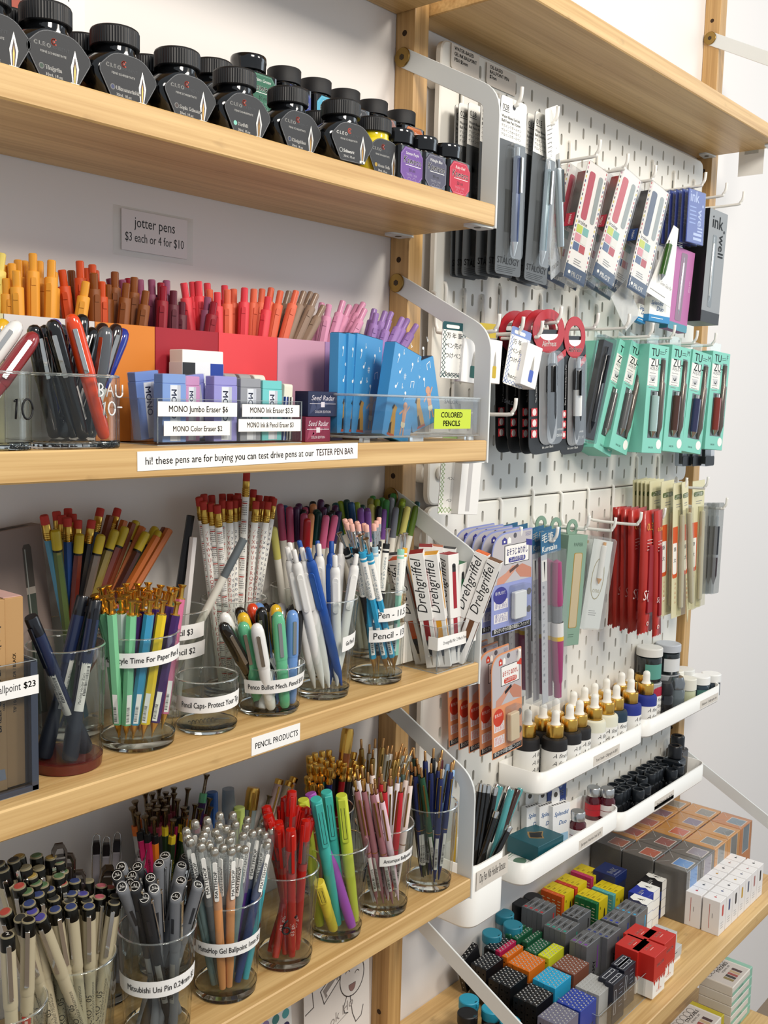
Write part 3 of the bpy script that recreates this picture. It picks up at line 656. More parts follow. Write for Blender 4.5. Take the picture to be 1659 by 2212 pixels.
def scrawl(c, pts, z, a, w, sc=1.0):
    b = B(); r0 = c.rad(z)+.35
    def pt(x, y): an = c.face+math.radians(a)+x*sc/r0; r = c.rad(z+y*sc)+.35; return (r*math.cos(an), r*math.sin(an), z+y*sc)
    for s_ in pts: b.tube([pt(*p) for p in s_], w, bl, 5)
    return part('handwritten_price', b, c.t)
def arcp(cx, cy, r, a0, a1, n=10, ry=None): return [(cx+r*math.cos(math.radians(a0+(a1-a0)*i/n)), cy+(ry or r)*math.sin(math.radians(a0+(a1-a0)*i/n))) for i in range(n+1)]
SIX = [[(1.5, 9), (-2, 5), (-3.4, 0)]+arcp(0, -2, 3.6, 150, 490, 14), [(8, 10.5), (10, 13)]]
SEVEN = [[(-3, 6), (3, 7), (0, 0), (-2, -7)], [(4.5, 7), (8, 9)]]
scrawl(cD5, SIX, 47, 2, .9); scrawl(cD6, SEVEN, 68, 66, .8)
# --- navy and green slim pens
q = CR(800, 1440, .1929)
NAVY = {'green': '#1d4a2f', 'dark green': '#20382c', 'navy': '#1c2656', 'black': '#17181c', 'burgundy': '#4e1a22', 'light blue': '#93b9e2'}
fill(cD8, 'slim', rowsof(q, [('green', 565, 1135, -12, -2, -12), ('dark green', 540, 1095, -4), ('dark green', 520, 1030, 8), ('navy', 612, 945, 14), ('navy', 680, 1085, -6, 0, 0), ('black', 710, 915, 16), ('burgundy', 805, 935, 16),
    ('burgundy', 782, 1020, 4), ('navy', 770, 1060, 0), ('navy', 795, 1150, -20, -10, -16), ('light blue', 890, 985, 10), ('light blue', 940, 1050, -2, 2, -8), ('navy', 915, 1072, -12, -2, -16), ('dark green', 482, 908, 14), ('black', 455, 1070, 4), ('navy', 500, 1120, -2)]),
    {k: k+' slim pen with copper plunger by the bracket' for k in NAVY}, 'pen', 'slim pens in the last cup', lean=-.2, matf=lambda k: {'A': P(NAVY[k], .35)})
# --- pink, red, cream
q = CR(640, 1560, .15672)
PK = {'mauve': '#96636a', 'pale pink': '#e3c4cd', 'red': '#b8212b', 'white': '#e4dfe2', 'cream': '#ead9d0', 'ochre': '#a8782a', 'light blue': '#7f9fc8', 'brown': '#7c4a44', 'green grey': '#4f6257'}
fill(cD7, 'slim', rowsof(q, [('mauve', 805, 800, -14, -14, -4), ('mauve', 905, 805, -16, -8, -8), ('mauve', 1020, 850, -20, -2, -16), ('pale pink', 1080, 850, -12, 0, -8), ('pale pink', 1160, 965, -26, 8, -16), ('red', 1215, 825, -14, 2, -4), ('red', 1175, 710, 2),
    ('white', 1300, 740, -4), ('white', 1410, 700, 4), ('red', 1450, 830, -20, 4, -8), ('cream', 1590, 735, -14, 12, -8), ('cream', 1540, 660, 2), ('white', 985, 690, 6), ('white', 835, 645, 8), ('ochre', 900, 620, 14), ('mauve', 1080, 780, -2),
    ('cream', 1040, 580, 18), ('light blue', 1420, 610, 12), ('brown', 1300, 640, 10), ('brown', 1160, 610, 14), ('green grey', 1495, 580, 16), ('white', 780, 735, 2)]),
    {k: k+' slim pen with a copper plunger in the pink cup' for k in PK}, 'pen', 'slim pens in the pink cup', lean=-.25, matf=lambda k: {'A': P(PK[k], .4)})
# --- markers
q = CR(560, 1660, .14467)
MK = {'turquoise': '#3fb0a6', 'lime': '#c3cc3e', 'purple': '#a04bae'}
fill(cD6, 'marker', [('turquoise', *q(845, 455), -16, -2, -4), ('turquoise', *q(1000, 345), -4, 10, 0), ('lime', *q(1225, 395), -14, 16, -12), ('lime', *q(655, 462), 12, -16, 8), ('purple', *q(760, 370), 16, 4, -19)],
    {k: k+' marker pen in the cup marked 7' for k in MK}, 'pen', 'markers in the cup marked 7', matf=lambda k: {'A': P(MK[k], .45)})
yl = pen('marker', at(688, 1905, y=-100), (cD6.x-13, -98, zD+10), 'yellow marker pen low at the glass of the cup marked 7', 'pen', {'A': P('#cdbb3a', .45)})
# --- red gel pens
fill(cD5, 'redpen', [('r', *q(490, 310), -2), ('r', *q(470, 885), -26, -4, -14), ('r', *q(700, 745), -18, 8, -8), ('r', *q(790, 690), -10), ('r', *q(715, 560), 2), ('r', *q(590, 540), 10), ('r', *q(390, 400), 12), ('r', *q(95, 540), 14),
    ('r', *q(130, 660), 4), ('r', *q(280, 770), -2), ('r', *q(290, 850), -12), ('r', *q(330, 530), 16), ('r', *q(120, 680), 0)], 'red translucent gel pen in the cup marked 6', 'pen', 'red gel pens in the cup marked 6')
# --- clear caps with silver balls
q = CR(380, 1660, .14467)
BT = {'orange': '#d08d56', 'slate': '#6d8383', 'purple': '#43246a', 'navy': '#243b6e', 'teal': '#2f9aa5', 'dark': '#55595a', 'grey blue': '#5d7880'}
bt = [('orange', 570, 1180, -24, -14, -12), ('orange', 830, 1175, -24, -8, -14), ('slate', 1035, 1150, -22, -4, -8), ('navy', 1375, 1090, -18, 2, -14), ('teal', 1440, 860, -8, 10, -16), ('purple', 1155, 910, -8, 0, -4), ('dark', 365, 1110, -20),
      ('grey blue', 1340, 940, -10, 16, -8), ('slate', 200, 1035, -10), ('slate', 155, 970, -4), ('teal', 140, 880, 2), ('navy', 275, 760, 8), ('dark', 460, 715, 14), ('navy', 650, 640, 18), ('orange', 850, 635, 18), ('purple', 1075, 710, 16), ('slate', 1310, 755, 6),
      ('dark', 640, 790, 10), ('slate', 740, 840, 6), ('teal', 890, 775, 10), ('orange', 445, 850, 4), ('navy', 585, 895, 0), ('purple', 830, 920, 0), ('dark', 1050, 820, 6), ('slate', 410, 935, -4), ('orange', 380, 1010, -10), ('teal', 635, 990, -8), ('purple', 800, 1015, -8),
      ('navy', 1010, 950, -6), ('dark', 700, 1130, -18), ('slate', 490, 1100, -16), ('grey blue', 930, 1130, -16), ('navy', 1250, 880, -2)]
fill(cD4, 'balltop', rowsof(q, bt), {k: k+' pen with a clear cap and silver ball' for k in BT}, 'pen', 'ball topped pens', lean=-.25, matf=lambda k: {'A': P(BT[k], .5)})
# --- grey and black drawing pens
q = CR(180, 1640, .16878)
UP = {'grey': '#6a6c70', 'black': '#1d1d20'}
fill(cD3, 'unipin', rowsof(q, [('grey', 1185, 1750, -24, 6, -14), ('grey', 905, 1650, -20, 2, -4), ('black', 780, 1770, -22, 6, -10), ('grey', 1470, 1600, -18, -4, -6), ('grey', 1250, 1545, -12), ('black', 1545, 1470, -8), ('grey', 1260, 1350, 2), ('grey', 970, 1325, 4),
    ('grey', 1045, 1225, 12), ('black', 1310, 1240, 10), ('black', 860, 1510, -4), ('black', 660, 1620, -16, 4, 0), ('grey', 490, 1630, -12), ('grey', 480, 1375, 6), ('black', 430, 1480, 0), ('black', 620, 1490, -4), ('black', 690, 1370, 8), ('black', 590, 1590, -8)]),
    {k: k+' drawing pen with a round size mark on its cap' for k in UP}, 'pen', 'drawing pens', matf=lambda k: {'A': P(UP[k], .5)})
# --- beige fineliners
q = CR(0, 1800, .1863)
DC = {'k': '#2f302f', 'g': '#4d6b48', 'y': '#a38a45', 'b': '#34416f', 'r': '#a5443a', 'p': '#b05c68', 'v': '#4a4690', 'n': '#6f6a55'}
fl = [('k', 155, 295, 14), ('y', 215, 255, 20), ('g', 420, 245, 20), ('y', 590, 265, 18), ('g', 680, 315, 14), ('n', 290, 380, 8), ('n', 445, 385, 10), ('g', 725, 430, 10), ('g', 680, 480, 4), ('y', 360, 480, 4), ('g', 410, 560, 0), ('g', 490, 585, -2),
      ('r', 715, 570, 2), ('b', 865, 540, 4), ('n', 1020, 535, 6), ('r', 220, 600, -2), ('g', 310, 660, -6), ('b', 565, 635, -4), ('b', 440, 695, -8), ('k', 620, 740, -10), ('b', 825, 685, -4), ('v', 960, 690, -4), ('p', 1175, 595, 6), ('r', 1275, 615, 4),
      ('p', 1155, 725, -6), ('k', 805, 770, -10), ('k', 1010, 770, -10), ('b', 335, 800, -14), ('v', 370, 895, -20), ('b', 635, 870, -18, -2, -10), ('b', 820, 840, -20, 0, -12), ('b', 1030, 835, -18, 6, -10), ('k', 1345, 715, -8), ('k', 1325, 790, -18, 8, -8),
      ('v', 460, 965, -28, 6, -16), ('k', 230, 970, -24), ('k', 30, 400, 12), ('k', -20, 340, 16), ('r', 55, 900, -14)]
fl = rowsof(q, fl); made = []
for key, u, v, dy, *ft in fl:
    r = fill(cD2, 'fine', [(key, u, v, dy, *ft)], 'beige fineliner with a coloured cap end in the bottom left cup', 'pen', None, lean=-.55, matf=lambda k: {'D': P(DC[k], .5)})
    for os in r.values():
        for o, u_ in os: o['group'] = 'beige fineliners in the bottom left cup'; made.append((o, u_, key))
CN = {'k': 'black', 'g': 'green', 'y': 'ochre', 'b': 'blue', 'r': 'red', 'p': 'pink', 'v': 'violet', 'n': 'cream'}
for key in DC:
    us = {o.name: u_ for o, u_, k2 in made if k2 == key}
    if us: ranked([o for o, u_, k2 in made if k2 == key], f'beige fineliner with a {CN[key]} cap end in the bottom left cup', None, u=lambda o: us[o.name])
for i, (X, Y) in enumerate(((85, 1165), (330, 990))):
    t = pen('fine', at(*q(X, Y), y=-112), (cD1.x+(2 if i == 0 else 14), -112+i*8, zD+10), ['beige pen with a 2 on its black cap end', 'beige graphic pen with a red square below its cap'][i], 'pen', {'D': BLACK})
    b = B(); cylpatch(b, 4.9, -.6, .6, 55, 64, P('#b3392c', .6)); cylpatch(b, 4.95, -.2, .2, 58, 61, P('#e5c9b8', .6)); b.txt('GRAPHIC', 6, None, None, None, INKC, fn=cyl_fn(4.9, -PI/2+.3, 20), bold=.15)
    part('brand_mark', b, t)
    if i == 0: d = B(); d.txt('2', 5, (0, -1.6, 126.5), (1, 0, 0), (0, 1, 0), WHITE, 0, 'c'); part('size_mark', d, t)
# --- the back row
backs = [cup(-480, -10, zD, 25, 30, 96, 'glass cup of wire clip pens behind the drawing pens'), cup(-412, -12, zD, 25, 32, 96, 'glass cup of trumpet plunger pens at the back of the shelf'),
         cup(-325, -12, zD, 25, 30, 96, 'glass cup of clear and gold pens behind the red pens'), cup(-190, -14, zD, 27, 33, 96, 'glass cup of gold topped pens behind the markers'), cup(-116, -12, zD, 25, 30, 96, 'glass cup of metal push pens behind the slim pens')]
q = CR(180, 1640, .16878); c = backs[0]
for i, (X, Y, dy, tl) in enumerate(((170, 925, -4, ''), (300, 955, -8, ''), (440, 910, 4, ''), (790, 1000, -10, ''))):
    pen('wire', at(*q(X, Y), y=c.y+dy), (c.x-8+i*6, c.y+2-i*2, zD+10), ['grey pen with a bent wire clip, leftmost of four', 'grey pen with a bent wire clip, second of four from left', 'grey pen with a bent wire clip, third of four from left', 'grey pen with a wire clip leaning right towards the pink trumpet pens'][i], 'pen', {}, 'wire clip pens', twist=0)
fo = B(); fo.box(-4.4, 4.4, -4.4, 4.4, 0, 118, P('#231b17', .3), c=.8); fs_ = B(); fs_.prism([(-5.4, 92), (-5.4, 121), (-3, 124.5), (3, 124.5), (5.4, 121), (5.4, 104), (4.4, 104), (4.4, 120), (2.6, 123), (-2.6, 123), (-4.4, 120), (-4.4, 92)], -3, 3, P('#5a4e44', .18, .9), c=.3, M=RXY)
K['fold'] = Kind('folded_clip_pen', [('barrel', fo, None), ('folded_clip', fs_, None)]); LEN['fold'] = 124.5
q2 = CR(0, 1800, .1863)
for i, (X, Y, dy, bx) in enumerate(((690, 130, 16, -14), (790, 245, 14, -6), (915, 440, 8, 0), (1265, 385, -30, -20))):
    cc = cD2 if i < 3 else backs[0]
    pen('fold', at(*q2(X, Y), y=cc.y+dy), (cc.x+bx, cc.y+8, zD+10), ['dark pen with a folded clip, highest behind the fineliners', 'dark pen with a folded clip behind the green fineliners', 'dark pen with a folded clip, lowest right of the fineliners', 'dark pen with a brown folded clip below the wire clip pens'][i], 'pen')
TP = {'ow': ('#a9a6a2', '#d8702c', 'grey pen with an orange collar'), 'pk': ('#b8205a', '#1a1a1c', 'magenta pen with a black collar'), 'or': ('#e07c22', '#1a1a1c', 'orange pen with a black collar'), 'dg': ('#23361f', '#d9c02c', 'dark green pen with a yellow collar'),
      'tl': ('#1f6a80', '#b9bab6', 'teal pen with a grey collar'), 'pu': ('#3d1f58', '#6cc08c', 'purple pen with a mint collar'), 'bk': ('#232326', '#8a3040', 'black pen with a dark red collar')}
q = CR(180, 1640, .16878)
tp = [('ow', 625, 615, -6), ('pk', 690, 690, -10), ('pk', 790, 725, -14), ('or', 900, 750, -16), ('dg', 1040, 640, -8), ('dg', 1150, 770, -14), ('tl', 790, 420, 8), ('bk', 880, 430, 12), ('bk', 965, 360, 16), ('bk', 1055, 415, 16), ('bk', 1160, 355, 18), ('bk', 1160, 430, 12),
      ('bk', 1090, 465, 10), ('bk', 900, 520, 4), ('bk', 1030, 520, 4), ('pk', 1205, 510, 2), ('bk', 850, 570, 0), ('bk', 950, 590, -2), ('bk', 1060, 595, -2), ('or', 1340, 365, 14), ('bk', 830, 625, -6), ('bk', 935, 640, -8), ('dg', 1285, 610, -4), ('dg', 1310, 655, -8), ('dg', 1300, 735, -12),
      ('dg', 1435, 570, 2), ('bk', 1500, 630, -4), ('bk', 1620, 490, 8), ('bk', 1630, 600, 0), ('pu', 1580, 185, 12), ('ow', 660, 530, 4), ('bk', 985, 480, 8)]
fill(backs[1], 'trumpet', rowsof(q, tp), {k: v[2]+' and flared plunger' for k, v in TP.items()}, 'pen', 'trumpet plunger pens', lean=-.3, matf=lambda k: {'A': P(TP[k][0], .45), 'D': P(TP[k][1], .45), 'T': P('#c9b43a' if k == 'dg' else '#222222', .6)})
# clear and gold pens
c = backs[2]; q = CR(380, 1660, .14467)
fp = B(); fp.lathe([(0, 0), (4, 2), (6, 40), (6.5, 96)], CLEAR('#9fb6c9', rough=.05, haze=.12, key='blueclear'), 16); fc = B(); fc.lathe([(7.2, 84), (7.4, 120), (6.2, 138), (0, 138)], CLEAR('#aebfcb', rough=.05, haze=.18, key='blueclear2'), 16)
fi = B(); fi.lathe([(5, 60), (5, 104), (0, 104)], P('#284a7c', .4), 12)
K['clearpen'] = Kind('clear_pen', [('barrel', fp, None), ('cap', fc, None), ('ink', fi, 0)]); LEN['clearpen'] = 138
pen('clearpen', at(*q(780, 300), y=0), (c.x+4, -8, zD+10), 'clear bluish pen with a tapered cap standing behind the silver ball pens', 'pen')
fb = B(); fb.lathe([(0, 0), (6, 4), (6.8, 110)], P('#7d8888', .3), 16); fg = B(); fg.lathe([(7.2, 110), (7.4, 128), (6.4, 132), (0, 132)], GOLD, 16); fk = B(); fk.box(-1.3, 1.3, -9.2, -8, 84, 128, GOLD, c=.3); fk.box(-1.3, 1.3, -8.4, -6, 122, 127, GOLD)
K['goldcap'] = Kind('gold_capped_pen', [('barrel', fb, None), ('cap_end', fg, None), ('clip', fk, None)]); LEN['goldcap'] = 132
pen('goldcap', at(*q(1160, 285), y=2), (c.x+6, -8, zD+10), 'grey clear pen with a gold cap end and gold clip behind the red pens', 'pen')
ft = B(); ft.lathe([(0, 0), (4, 3), (4.6, 130), (0, 130.4)], 'A', 16); fr_ = B(); fr_.lathe([(4.7, 126), (4.8, 130.6), (4, 131.4), (0, 131.4)], GOLD, 16); fk = B(); fk.box(-.9, .9, -6, -5.2, 92, 124, GOLD, c=.2); fk.box(-.9, .9, -5.6, -4, 120, 124, GOLD)
K['tubepen'] = Kind('slender_pen', [('barrel', ft, None), ('end_ring', fr_, None), ('clip', fk, None)]); LEN['tubepen'] = 131.4
for X, Y, h, l in ((1550, 155, '#b79f9c', 'slender rose grey pen with a gold clip behind the red pens'), (1700, 190, '#a5967f', 'slender beige pen just behind the tallest red pen'), (1770, 130, '#b29c98', 'slender rose pen right of the beige slender pen')):
    pen('tubepen', at(*q(X, Y), y=4), (c.x+20, -6, zD+10), l, 'pen', {'A': P(h, .25)})
pen('marker', at(*q(945, 575), y=-12), (c.x+2, -16, zD+10), 'pale lime marker showing its top left of the red pens', 'pen', {'A': P('#b9cc6e', .45)})
pen('marker', at(*q(540, 350), y=4), (c.x-20, -6, zD+10), 'blue marker showing its top right of the purple trumpet pen', 'pen', {'A': P('#2f5b9c', .45)})
pen('trumpet', at(*q(1400, 400), y=0), (c.x+4, -10, zD+10), 'grey green pen with a brass plunger right of the gold clip', 'pen', {'A': P('#62706c', .4), 'D': P('#62706c', .4), 'T': INKC})
# gold topped pens
q = CR(640, 1560, .15672); c = backs[3]
GT = {'navy': '#161c52', 'red': '#7d1418', 'green': '#2f6656', 'black': '#1b1a1c', 'orange': '#a85a2e'}
gt = [('black', 175, 465, 6), ('black', 255, 420, 10), ('navy', 355, 395, 16), ('black', 450, 380, 18), ('black', 490, 470, 10), ('black', 335, 480, 8), ('black', 240, 545, 2), ('black', 180, 575, -2), ('black', 265, 605, -6), ('black', 330, 580, -2), ('green', 345, 600, -6),
      ('black', 410, 530, 4), ('black', 510, 560, 0), ('navy', 465, 640, -14), ('red', 655, 605, -10), ('black', 660, 550, -2), ('black', 595, 520, 4), ('black', 800, 410, 16), ('black', 900, 450, 14), ('black', 920, 500, 10), ('black', 805, 530, 8), ('black', 740, 620, 0), ('black', 830, 580, 4),
      ('black', 920, 600, 4), ('orange', 150, 750, -10), ('orange', 230, 850, -18), ('black', 335, 870, -20), ('black', 330, 730, -10)]
fill(c, 'knobtop', rowsof(q, gt), {k: k+' pen with a polished gold top behind the markers' for k in GT}, 'pen', 'gold topped pens', lean=-.4, matf=lambda k: {'A': P(GT[k], .3), 'M': GOLD})
pen('goldcap', at(*q(715, 85), y=c.y+12), (c.x+8, c.y, zD+10), 'tall orange brown pen with a gold end towering over the gold topped pens', 'pen', {})
o = [o for o in COL.objects if o.get('label', '').startswith('tall orange brown')][0].children
for ch in o:
    if ch.name.startswith('barrel'): ch.material_slots[0].link = 'OBJECT'; ch.material_slots[0].material = P('#a4591f', .3, coat=.4)
c = backs[4]
SV = {'gold': '#a98a4e', 'white': '#d9d5cc', 'clear': '#9b9b92'}
fill(c, 'slim', rowsof(q, [('gold', 895, 235, 6), ('clear', 1010, 305, 8), ('white', 1090, 225, 10), ('gold', 1205, 220, 8), ('gold', 1060, 380, -6), ('clear', 1265, 325, 6), ('white', 1325, 315, 6), ('gold', 1465, 295, 8), ('clear', 1510, 350, 4), ('gold', 1385, 410, -2), ('gold', 1440, 390, -4), ('clear', 1525, 450, -6), ('clear', 1610, 350, 8)]),
    {k: k+' metal push pen standing behind the pink slim pens' for k in SV}, 'pen', 'metal push pens', lean=-.3, matf=lambda k: {'A': P(SV[k], .3, .8 if k == 'gold' else .2)})
# ================================================================== third shelf: pencils
zC = SZ['C']
cC2 = cup(-558, -77, zC, 28, 31, 99, 'glass cup of navy pens with white barcode stickers, refracted red at its bottom')
cC3 = cup(-486, -72, zC, 31, 35, 97, 'wide glass cup of hexagonal pens with gold plungers')
cC4 = cup(-419, -82, zC, 27, 28.5, 47.5, 'low empty looking glass cup with a small spiral in it', base=5)
cC5 = cup(-344, -83, zC, 28.5, 34, 46.5, 'low glass cup of chunky bullet pens', base=5)
cC6 = cup(-272, -85, zC, 26, 34, 100, 'glass cup of white and blue gel pens')
cC7 = cup(-192, -86, zC, 28, 30, 99, 'glass cup of pale blue and black pens with two price strips')
cC9 = cup(-512, -12, zC, 27, 31, 98, 'glass cup of eraser tipped and yellow dipped pencils at the back')
cC10 = cup(-410, -22, zC, 28, 33, 98, 'glass cup with a few pencils and two paper strips, behind the low cup')
cC11 = cup(-334, -20, zC, 29, 33, 98, 'glass cup of white pencils printed with calendars and letters')
cC12 = cup(-236, -14, zC, 27, 32, 98, 'glass cup of pink and purple colour pencils at the back')
cC13 = cup(-118, -14, zC, 27, 32, 98, 'glass cup of green and yellow colour pencils next to the post')
b = B(); b.lathe([(0, .4), (26.4, .4), (27.4, 8), (0, 8)], P('#8f2f26', .4, tr=.2), 32); part('red_refraction', b, cC2.t, label='dark red bottom')  # tinted disc stands in for red refracted through the clear glass base
band(cC3, 80, 12.5, -70, 78, "Mark'style Time For Paper Pen $", 6.6, 3, off=4)
band(cC4, 28, 14, -76, 80, 'Pencil Caps- Protect Your Tip', 7.2, 3, off=6)
band(cC5, 31, 13, -45, 80, 'Penco Bullet Mech. Pencil $10', 6.6, 4, off=5)
band(cC6, 58, 15, 36, 82, 'Gel Pen $', 6.4, 3, off=2)
band(cC7, 76, 14, -8, 84, 'Pen - 11.5', 9.6, 3, off=2); band(cC7, 54, 13, -16, 76, 'Pencil - 13', 9.6, 3, off=1)
band(cC10, 81, 14, -30, 58, 'Pencil $3', 8, 2, ta=(-8, 32)); band(cC10, 63, 14, -30, 64, 'Pencil $2', 8, 2, ta=(-6, 38))
# spiral in the low cup
b = B(); b.tube([(-16+i*.55, 1.6*math.cos(i*.95), 2.2+1.6*math.sin(i*.95)) for i in range(46)], .45, P('#8d8577', .3, .8), 5); b.tube([(9, 0, 2), (14, 2, 1.4), (22, 0, 1)], .7, P('#6d665a', .4), 5)
solo('spiral_spring', b, 'small metal spiral lying in the low glass cup', 'spring', (-425, -88, zC+6.2), RZ(-20))
# --- navy pens
q = CR(0, 1080, .15374)
a = B(); a.lathe([(0, 0), (5.5, .6), (6.4, 4), (6.2, 22), (4.0, 50)], P('#191c28', .5), 18); a.lathe([(4.0, 50), (4.2, 90)], P('#1b2340', .35), 18)
l = B(); cylpatch(l, 5.2, -.75, .75, 44, 92, P('#d6d3cc', .5)); barc(l, 5.25, .15, .6, 58, 84, INKC, -PI/2); l.txt('Marking Holder Black', 3.2, None, None, None, INKC, fn=cyl_fn(5.26, -PI/2+.05, 50), fit=36)
cp = B(); cp.lathe([(5.1, 84), (5.3, 88), (5.3, 126)], P('#1c2747', .3, coat=.4), 18); cp.lathe([(5.3, 126), (5.2, 142), (4.6, 143.4), (0, 143.4)], P('#0f1118', .25, coat=.4), 18)
ck = B(); ck.box(-1.5, 1.5, -7.2, -5.8, 96, 136, P('#14161e', .25), c=.3); ck.box(-1.4, 1.4, -6.4, -5, 130, 135, P('#14161e', .25))
K['navyhold'] = Kind('marking_holder', [('barrel', a, None), ('price_sticker', l, None), ('cap', cp, None), ('clip', ck, 2)]); LEN['navyhold'] = 143.4
for i, (X, Y, dy, fx, fy, lb) in enumerate(((430, 1640, -18, 14, -6, 'navy pen leaning left in the cup with refracted red below'), (1170, 1345, 2, -19, 2, 'navy pen leaning right, left of the tallest navy pen'), (1350, 1405, -10, -8, -17, 'navy pen leaning right with a wide white barcode sticker'), (1260, 1370, 8, 8, 6, 'navy pen leaning right at the back of its cup'))):
    pen('navyhold', at(*q(X, Y), y=cC2.y+dy), (cC2.x+fx, cC2.y+fy, zC+10), lb, 'pen', group='navy marking holders', twist=(-35, 60, 10, 120)[i])
# --- hexagonal pens with gold plungers
q = CR(190, 1230, .12658)
HX = {'mint': '#7fc796', 'white': '#d3d9da', 'purple': '#3d1a5e', 'blue': '#3a93bb', 'yellow': '#e2c21f', 'pink': '#d16d92', 'salmon': '#b26a5e'}
hx = [('mint', 380, 490, -22, -22, -4), ('white', 565, 490, -14, -12, 0), ('mint', 755, 525, -24, -20, -11), ('purple', 855, 545, -18, -12, 0), ('blue', 1075, 515, -26, -16, -15), ('yellow', 1290, 525, -26, -10, -20), ('purple', 1530, 545, -22, -2, -22), ('purple', 1440, 385, -6, 0, -8), ('pink', 1615, 255, -4, 16, -12),
      ('mint', 275, 460, -10, -18, 0), ('mint', 110, 430, -6), ('blue', 380, 420, 2), ('mint', 200, 470, -12), ('pink', 390, 360, 8), ('salmon', 640, 430, -6), ('purple', 930, 460, -8), ('salmon', 780, 340, 6), ('purple', 700, 370, 4), ('pink', 530, 345, 8), ('mint', 545, 300, 14), ('blue', 340, 265, 18), ('mint', 220, 300, 14),
      ('purple', 650, 230, 20), ('yellow', 850, 230, 20), ('salmon', 940, 300, 12), ('white', 1030, 215, 22), ('pink', 1070, 345, 6), ('white', 1170, 310, 10), ('blue', 1245, 260, 16), ('purple', 1180, 430, -4), ('yellow', 1330, 365, 2), ('purple', 1410, 295, 10), ('mint', 1520, 305, 8), ('white', 990, 375, 0)]
fill(cC3, 'hexgold', rowsof(q, hx), {k: k+' hexagonal pen with a gold plunger' for k in HX}, 'pen', 'hexagonal pens', lean=-.1, matf=lambda k: {'A': P(HX[k], .4)})
# --- chunky bullet pens
q = CR(380, 1200, .16878)
BL = {'black': '#17130f', 'green': '#62b386', 'white': '#e9e7e3', 'blue': '#6a92cc', 'yellow': '#e0b428', 'red': '#d5431f', 'grey': '#4d5052', 'silver': '#cfd0d2'}
bl_ = [('white', 1025, 870, -24, -12, -16), ('green', 1300, 715, -20, 0, -22), ('blue', 1490, 695, -20, 14, -16), ('black', 1560, 660, -8, 20, -10), ('green', 850, 850, -10, -14, -2), ('black', 590, 870, -16, 2, 8), ('white', 600, 735, 4, -4, 10), ('yellow', 845, 730, -2, -4, 4),
       ('black', 790, 665, 8), ('black', 1090, 660, -4, 0, 4), ('yellow', 1275, 620, 2, 10, -4), ('red', 960, 610, 14), ('blue', 1050, 600, 16), ('black', 1130, 600, 20), ('black', 1250, 600, 20), ('silver', 1360, 605, 16), ('grey', 1510, 625, 10)]
fill(cC5, 'bullet', rowsof(q, bl_), {k: k+' bullet pen with a rounded cap in the low cup' for k in BL}, 'pen', 'bullet pens on the pencil shelf', matf=lambda k: {'A': P(BL[k], .16, coat=.5), 'C': P('#b8b6b0', .25, 1.0), 'W': PAPER, 'K': INKC})
# --- gel pens
q = CR(580, 1060, .20494)
GP = {'white': '#e6e4e0', 'blue': '#1d4d9c'}
fill(cC6, 'gel', rowsof(q, [('white', 700, 680, -26, 6, -14), ('white', 930, 665, -20, 8, -10), ('blue', 410, 600, -22, 10, -16), ('blue', 665, 530, 4, 4, -6), ('white', 265, 620, -16, -10, -10), ('white', 350, 600, -14, -4, -12), ('white', 195, 595, -8, -16, -4), ('white', 220, 548, 4, -10, 4), ('white', 530, 560, 0, 4, 0), ('white', 770, 540, 6, 12, 0),
    ('blue', 320, 525, 12), ('blue', 515, 525, 12)]), {k: k+' gel pen with a long tab clip' for k in GP}, 'pen', 'gel pens', matf=lambda k: {'A': P(GP[k], .4), 'G': P('#e9e7e3' if k == 'white' else '#26569e', .5), 'T': P('#3d6a58' if k == 'white' else '#1a3f80', .6)})
# --- poem pens
PM = {'sky': '#2e9ac4', 'black': '#202124', 'mint': '#9ad6be', 'yellow': '#e6a92a', 'pale': '#a9c9d8'}
kk = {}
pm = [('E', 'sky', 800, 300, 8), ('E', 'sky', 820, 335, 0), ('E', 'sky', 855, 300, 14), ('E', 'black', 875, 350, -12, -4, -4), ('E', 'sky', 930, 325, 6), ('E', 'sky', 945, 350, -6, 0, 0), ('E', 'black', 1005, 345, 2), ('E', 'black', 1030, 360, -10, 4, 0), ('E', 'pale', 1110, 350, -6), ('E', 'black', 1135, 315, 4), ('E', 'black', 1165, 280, 10),
      ('P', 'sky', 950, 470, -22, 2, -14), ('P', 'sky', 1025, 500, -26, 12, -16), ('P', 'sky', 985, 450, -12, -12, -8), ('P', 'black', 1260, 390, 4, 4, 6), ('P', 'mint', 1405, 455, -18, 14, -14), ('P', 'yellow', 1445, 440, -8, 18, -8), ('P', 'black', 745, 440, 6)]
for t_, key, *rest in pm: kk.setdefault((t_, key), []).append((key, *q(rest[0], rest[1]), *rest[2:]))
for (t_, key), rows in kk.items():
    nm = {'sky': 'blue', 'pale': 'pale blue'}.get(key, key)
    fill(cC7, 'poemer' if t_ == 'E' else 'poem', rows, nm+(' pencil with a pink eraser end' if t_ == 'E' else ' slim pen with a steel plunger')+' in the cup with two strips', 'pencil' if t_ == 'E' else 'pen', 'sleeved pens and pencils', matf=lambda k: {'A': P(PM[k], .4), 'T': P('#4d6d80', .6)})
